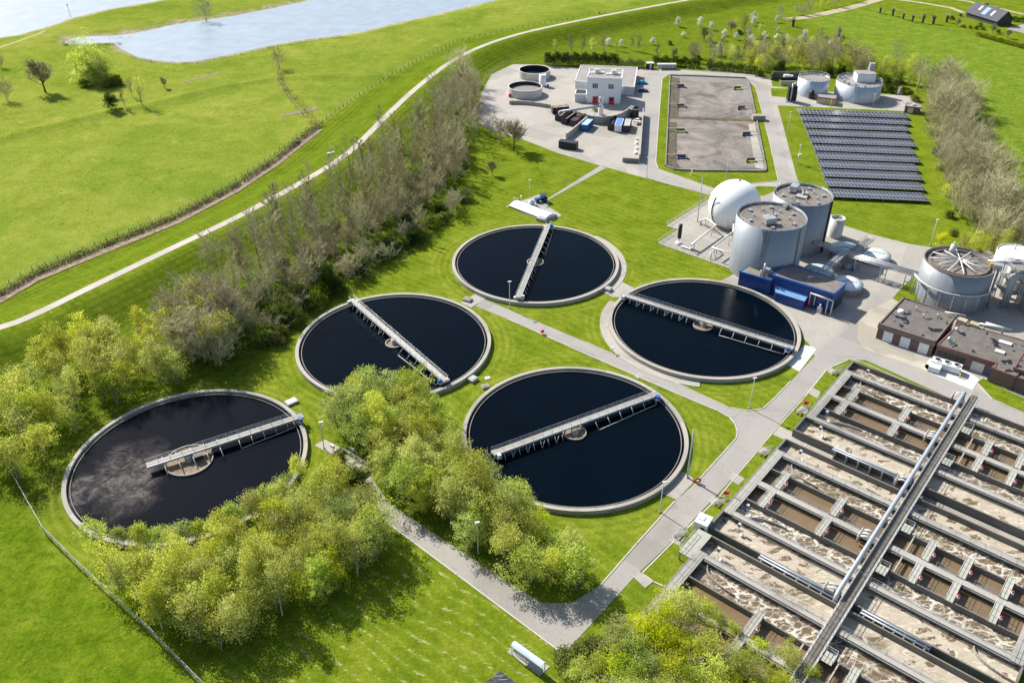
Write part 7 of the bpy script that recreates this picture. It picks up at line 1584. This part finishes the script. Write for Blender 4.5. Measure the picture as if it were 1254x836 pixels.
hedge('dark hedge behind the white-roofed open shelter', GP([(800, 80), (830, 81), (856, 83)]), 3.0, 3.8, LF_DARK)
hedge('dark hedge behind the dark green cabinet and railing', GP([(866, 84), (895, 87), (926, 90)]), 2.6, 3.0, LF_DARK)
hedge('trimmed green field hedge in front of the farmhouse', GP([(1196, 44), (1225, 52), (1262, 62), (1300, 72)]), 2.2, 1.9, LF_MID)
hedge('thin low green hedge line along the pollard willows', GP([(1052, 10), (1090, 20), (1140, 34), (1195, 44)]), 1.1, .8, LF_MID, 18, .3)
hedge('dark green hedge piece right of the farmhouse', GP([(1238, 26), (1262, 28)]), 2.4, 2.2, LF_DARK)
for t, g, w_, h_ in BUSHES:
    P = NR.normal(size=(420, 3))*np.array([.5, .45, .35])*w_+[0, 0, h_*.5]; P[:, 2] = np.abs(P[:, 2]); mesh_obj('foliage', quads_mesh('foliage', P, .25, NR.random(420), LF_MID), t)
# orchard
OW = [(830, 33), (836, 46), (857, 33), (871, 37), (886, 44), (886, 50), (901, 49), (922, 27), (923, 32), (917, 46), (919, 54), (935, 46), (760, 57), (745, 56), (869, 57), (880, 68), (798, 55), (952, 40), (950, 50), (962, 55), (985, 50), (990, 60), (1016, 60), (951, 28)]
grove(GP(OW), [('white', 1)], dict(white='small white-blossoming tree in the orchard below the dike', group='white blossoming orchard trees'), srange=(.75, 1.15))
OG = [(740, 64), (772, 62), (782, 63), (755, 62), (820, 55), (862, 50), (895, 40), (905, 41), (912, 44), (900, 38), (930, 44), (848, 68), (855, 72), (700, 66), (712, 66), (725, 65), (680, 64), (905, 70), (925, 68), (940, 62), (960, 66), (975, 62), (1005, 52), (1012, 48), (1030, 55), (930, 75), (945, 80), (895, 76), (870, 75), (825, 73), (805, 72)]
grove(GP(OG), [('sparse', 2), ('budding', 2), ('bush', 2), ('round', 1)], dict(sparse='small thin-leaved tree in the orchard below the dike', budding='young budding tree in the orchard below the dike', bush='green bush in the orchard below the dike', round='small bare tree in the orchard below the dike', group='young green trees of the orchard'), srange=(.5, .75))
grove(GP([(975, 18), (982, 19), (990, 17), (1005, 11), (1014, 9), (1022, 8), (1030, 6), (1040, 3), (1046, 2), (955, 22), (1062, -3)]), [('palebud', 2), ('sparse', 1)], dict(palebud='pale budding willow in the strip at the far end of the field', sparse='thin yellowish tree in the strip at the far end of the field', group='willows at the far field edge'), srange=(.5, .7))
for i, (x, y) in enumerate(((1077.5, 16.5), (1093, 19.5), (1106, 23.5), (1117, 26.5), (1129.5, 28.5), (1142.5, 29.5), (1159, 27.5))):
    g = G(x, y); plant('pollard', g[0], g[1], 'knobbly pollard willow in the row across the green field', 'tree', 'pollard willows across the field', R.uniform(1.0, 1.35))
for x, y in ((971, 33), (1027, 45)): g = G(x, y); plant('pollard', g[0], g[1], 'knobbly pollard willow at the near corner of the green field', 'tree', 'pollard willows at the field corner', 1.25)
for lab, x, y, s_ in (('small round garden tree in front of the farmhouse', 1215, 41, .5), ('small bare garden tree at the right of the farmhouse garden', 1234, 47, .45), ('small garden tree at the left of the farmhouse', 1172, 32, .45)): g = G(x, y); plant('round', g[0], g[1], lab, 'tree', None, s_)
grove(GP([(1180, 34), (1188, 35), (1195, 36), (1203, 37), (1222, 40), (1176, 20), (1165, 24), (1200, 33)]), [('bush', 1)], dict(bush='small garden bush in front of the farmhouse', group='bushes of the farmhouse garden'), cat='bush', srange=(.45, .7))
# floodplain trees
for lab, k, x, y, s_ in (('round bare tree alone in the floodplain meadow', 'round', 56, 113.5, 1.6), ('bare bushy willow cut by the left edge of the meadow', 'pale', 10, 124, .85), ('grey bush at the far left edge of the meadow', 'pale', 2, 83, .55), ('dark evergreen bush in the floodplain meadow', 'dark', 138, 136, 1.25),
                         ('slim budding tree right of the dark evergreen bush', 'budding', 154, 133, .5), ('yellowish drooping tree near the dark evergreen bush', 'sparse', 175, 129.5, 1.2), ('thin pale tree behind the yellowish drooping one', 'budding', 161.5, 118.5, .55), ('tiny bare tree beside the sand patch', 'round', 201.8, 108.7, .5),
                         ('willow standing at the water edge of the river spit', 'palebud', 253, 24, 1.15), ('small budding tree above the hedgerow in the floodplain', 'palebud', 342, 84, .8)):
    g = G(x, y); plant(k, g[0], g[1], lab, 'tree', None, s_)
for x, y, k, s_ in ((112, 104, 'willow', 1.5), (124, 104, 'willow', 1.45), (104, 98, 'lime', 1.9), (117, 95, 'lime', 2.0), (130, 99, 'willow', 1.4), (124, 90, 'lime', 1.7), (110, 90, 'lime', 1.8)):
    g = G(x, y); plant(k, g[0], g[1], {'willow': 'big pale green willow in the round clump of the meadow', 'lime': 'bright yellow-green willow in the round clump of the meadow'}[k], 'tree', 'willow clump of the floodplain meadow', s_)
for x, y in ((139, 106), (132, 107), (144, 104), (104, 106)): g = G(x, y); plant('bush', g[0], g[1], 'low shady bush at the foot of the meadow willow clump', 'bush', 'bushes below the meadow willows', 1.2)
# dry reeds and hedgerow along the ditch, water-edge plants: nobody could count these
def fringe(name, lab, pts, wd, h, mat, per, size=.3, zoff=0):
    A = []
    for x, y in resample(pts, .7):
        if R.random() < .12: continue
        k = max(1, int(per*R.uniform(.5, 1.4))); q = NR.normal(size=(k, 2))*wd*.4; z = zt(x, y)+zoff
        A.append(np.stack([x+q[:, 0], y+q[:, 1], z+NR.random(k)*h*R.uniform(.5, 1.2)], 1))
    A = np.concatenate(A); o = mesh_obj(name, quads_mesh(name, A, size, .5+.3*np.sin(A[:, 0])+NR.normal(0, .2, len(A)), mat), None); o['kind'] = 'stuff'; o['label'] = lab; return o
LF_REED = M_leaf('dry_reed', (.085, .068, .042), (.22, .18, .11), .03, .1)
off = [(x+.3, y+1.6) for x, y in ditch]
fringe('dry_reeds', 'dry brown reeds along the upper bank of the ditch', off, 2.2, 1.7, LF_REED, 70)
fringe('dry_reeds', 'brown brushwood line up through the floodplain meadow', GP([(389, 158), (378, 143), (368, 128), (354, 116), (346, 104), (344, 92)]), 3.0, 1.5, LF_REED, 16)
fringe('water_weeds', 'dark reeds along the shore of the river channel', GP([(78, 55), (100, 48), (130, 45), (160, 43)]), 1.8, 1.8, LF_DARK, 30)
fringe('water_weeds', 'dark reeds along the near shore of the river channel', GP([(160, 70), (190, 77), (214, 79), (245, 77), (275, 71), (300, 66), (340, 57), (380, 51), (420, 46)]), 1.8, 1.3, LF_DARK, 11)
fringe('water_weeds', 'dark shore plants round the channel inlet', GP([(80, 56), (100, 57.5), (125, 55), (148, 52)]), 1.4, 1.3, LF_DARK, 24)
fringe('undergrowth', 'rough dark green undergrowth at the edge of the lower road', GP([(470, 606), (540, 655), (610, 704), (660, 733), (700, 734), (725, 718)]), 1.6, .8, LF_MID, 22, .22)
fringe('undergrowth', 'rough green undergrowth at the front of the clump by the scum-covered tank', GP([(470, 660), (460, 700), (400, 745), (330, 785), (260, 806), (225, 800)]), 2.0, .8, LF_MID, 16, .22)
fringe('undergrowth', 'dark undergrowth along the foot of the bare belt', GP([(300, 440), (345, 408), (400, 372), (470, 330), (540, 285), (575, 250)]), 2.6, 1.2, LF_MID, 24, .25)
fringe('undergrowth', 'shady undergrowth along the front of the left wood', GP([(70, 600), (100, 545), (150, 508), (220, 488), (280, 462)]), 2.4, .9, LF_MID, 16, .24)
print('TREES', NTREE[0])
# drop prototypes that were never planted
for ps in PROTO.values():
    for p in ps:
        if p.name not in USED:
            for c in list(p.children): bpy.data.objects.remove(c)
            bpy.data.objects.remove(p)
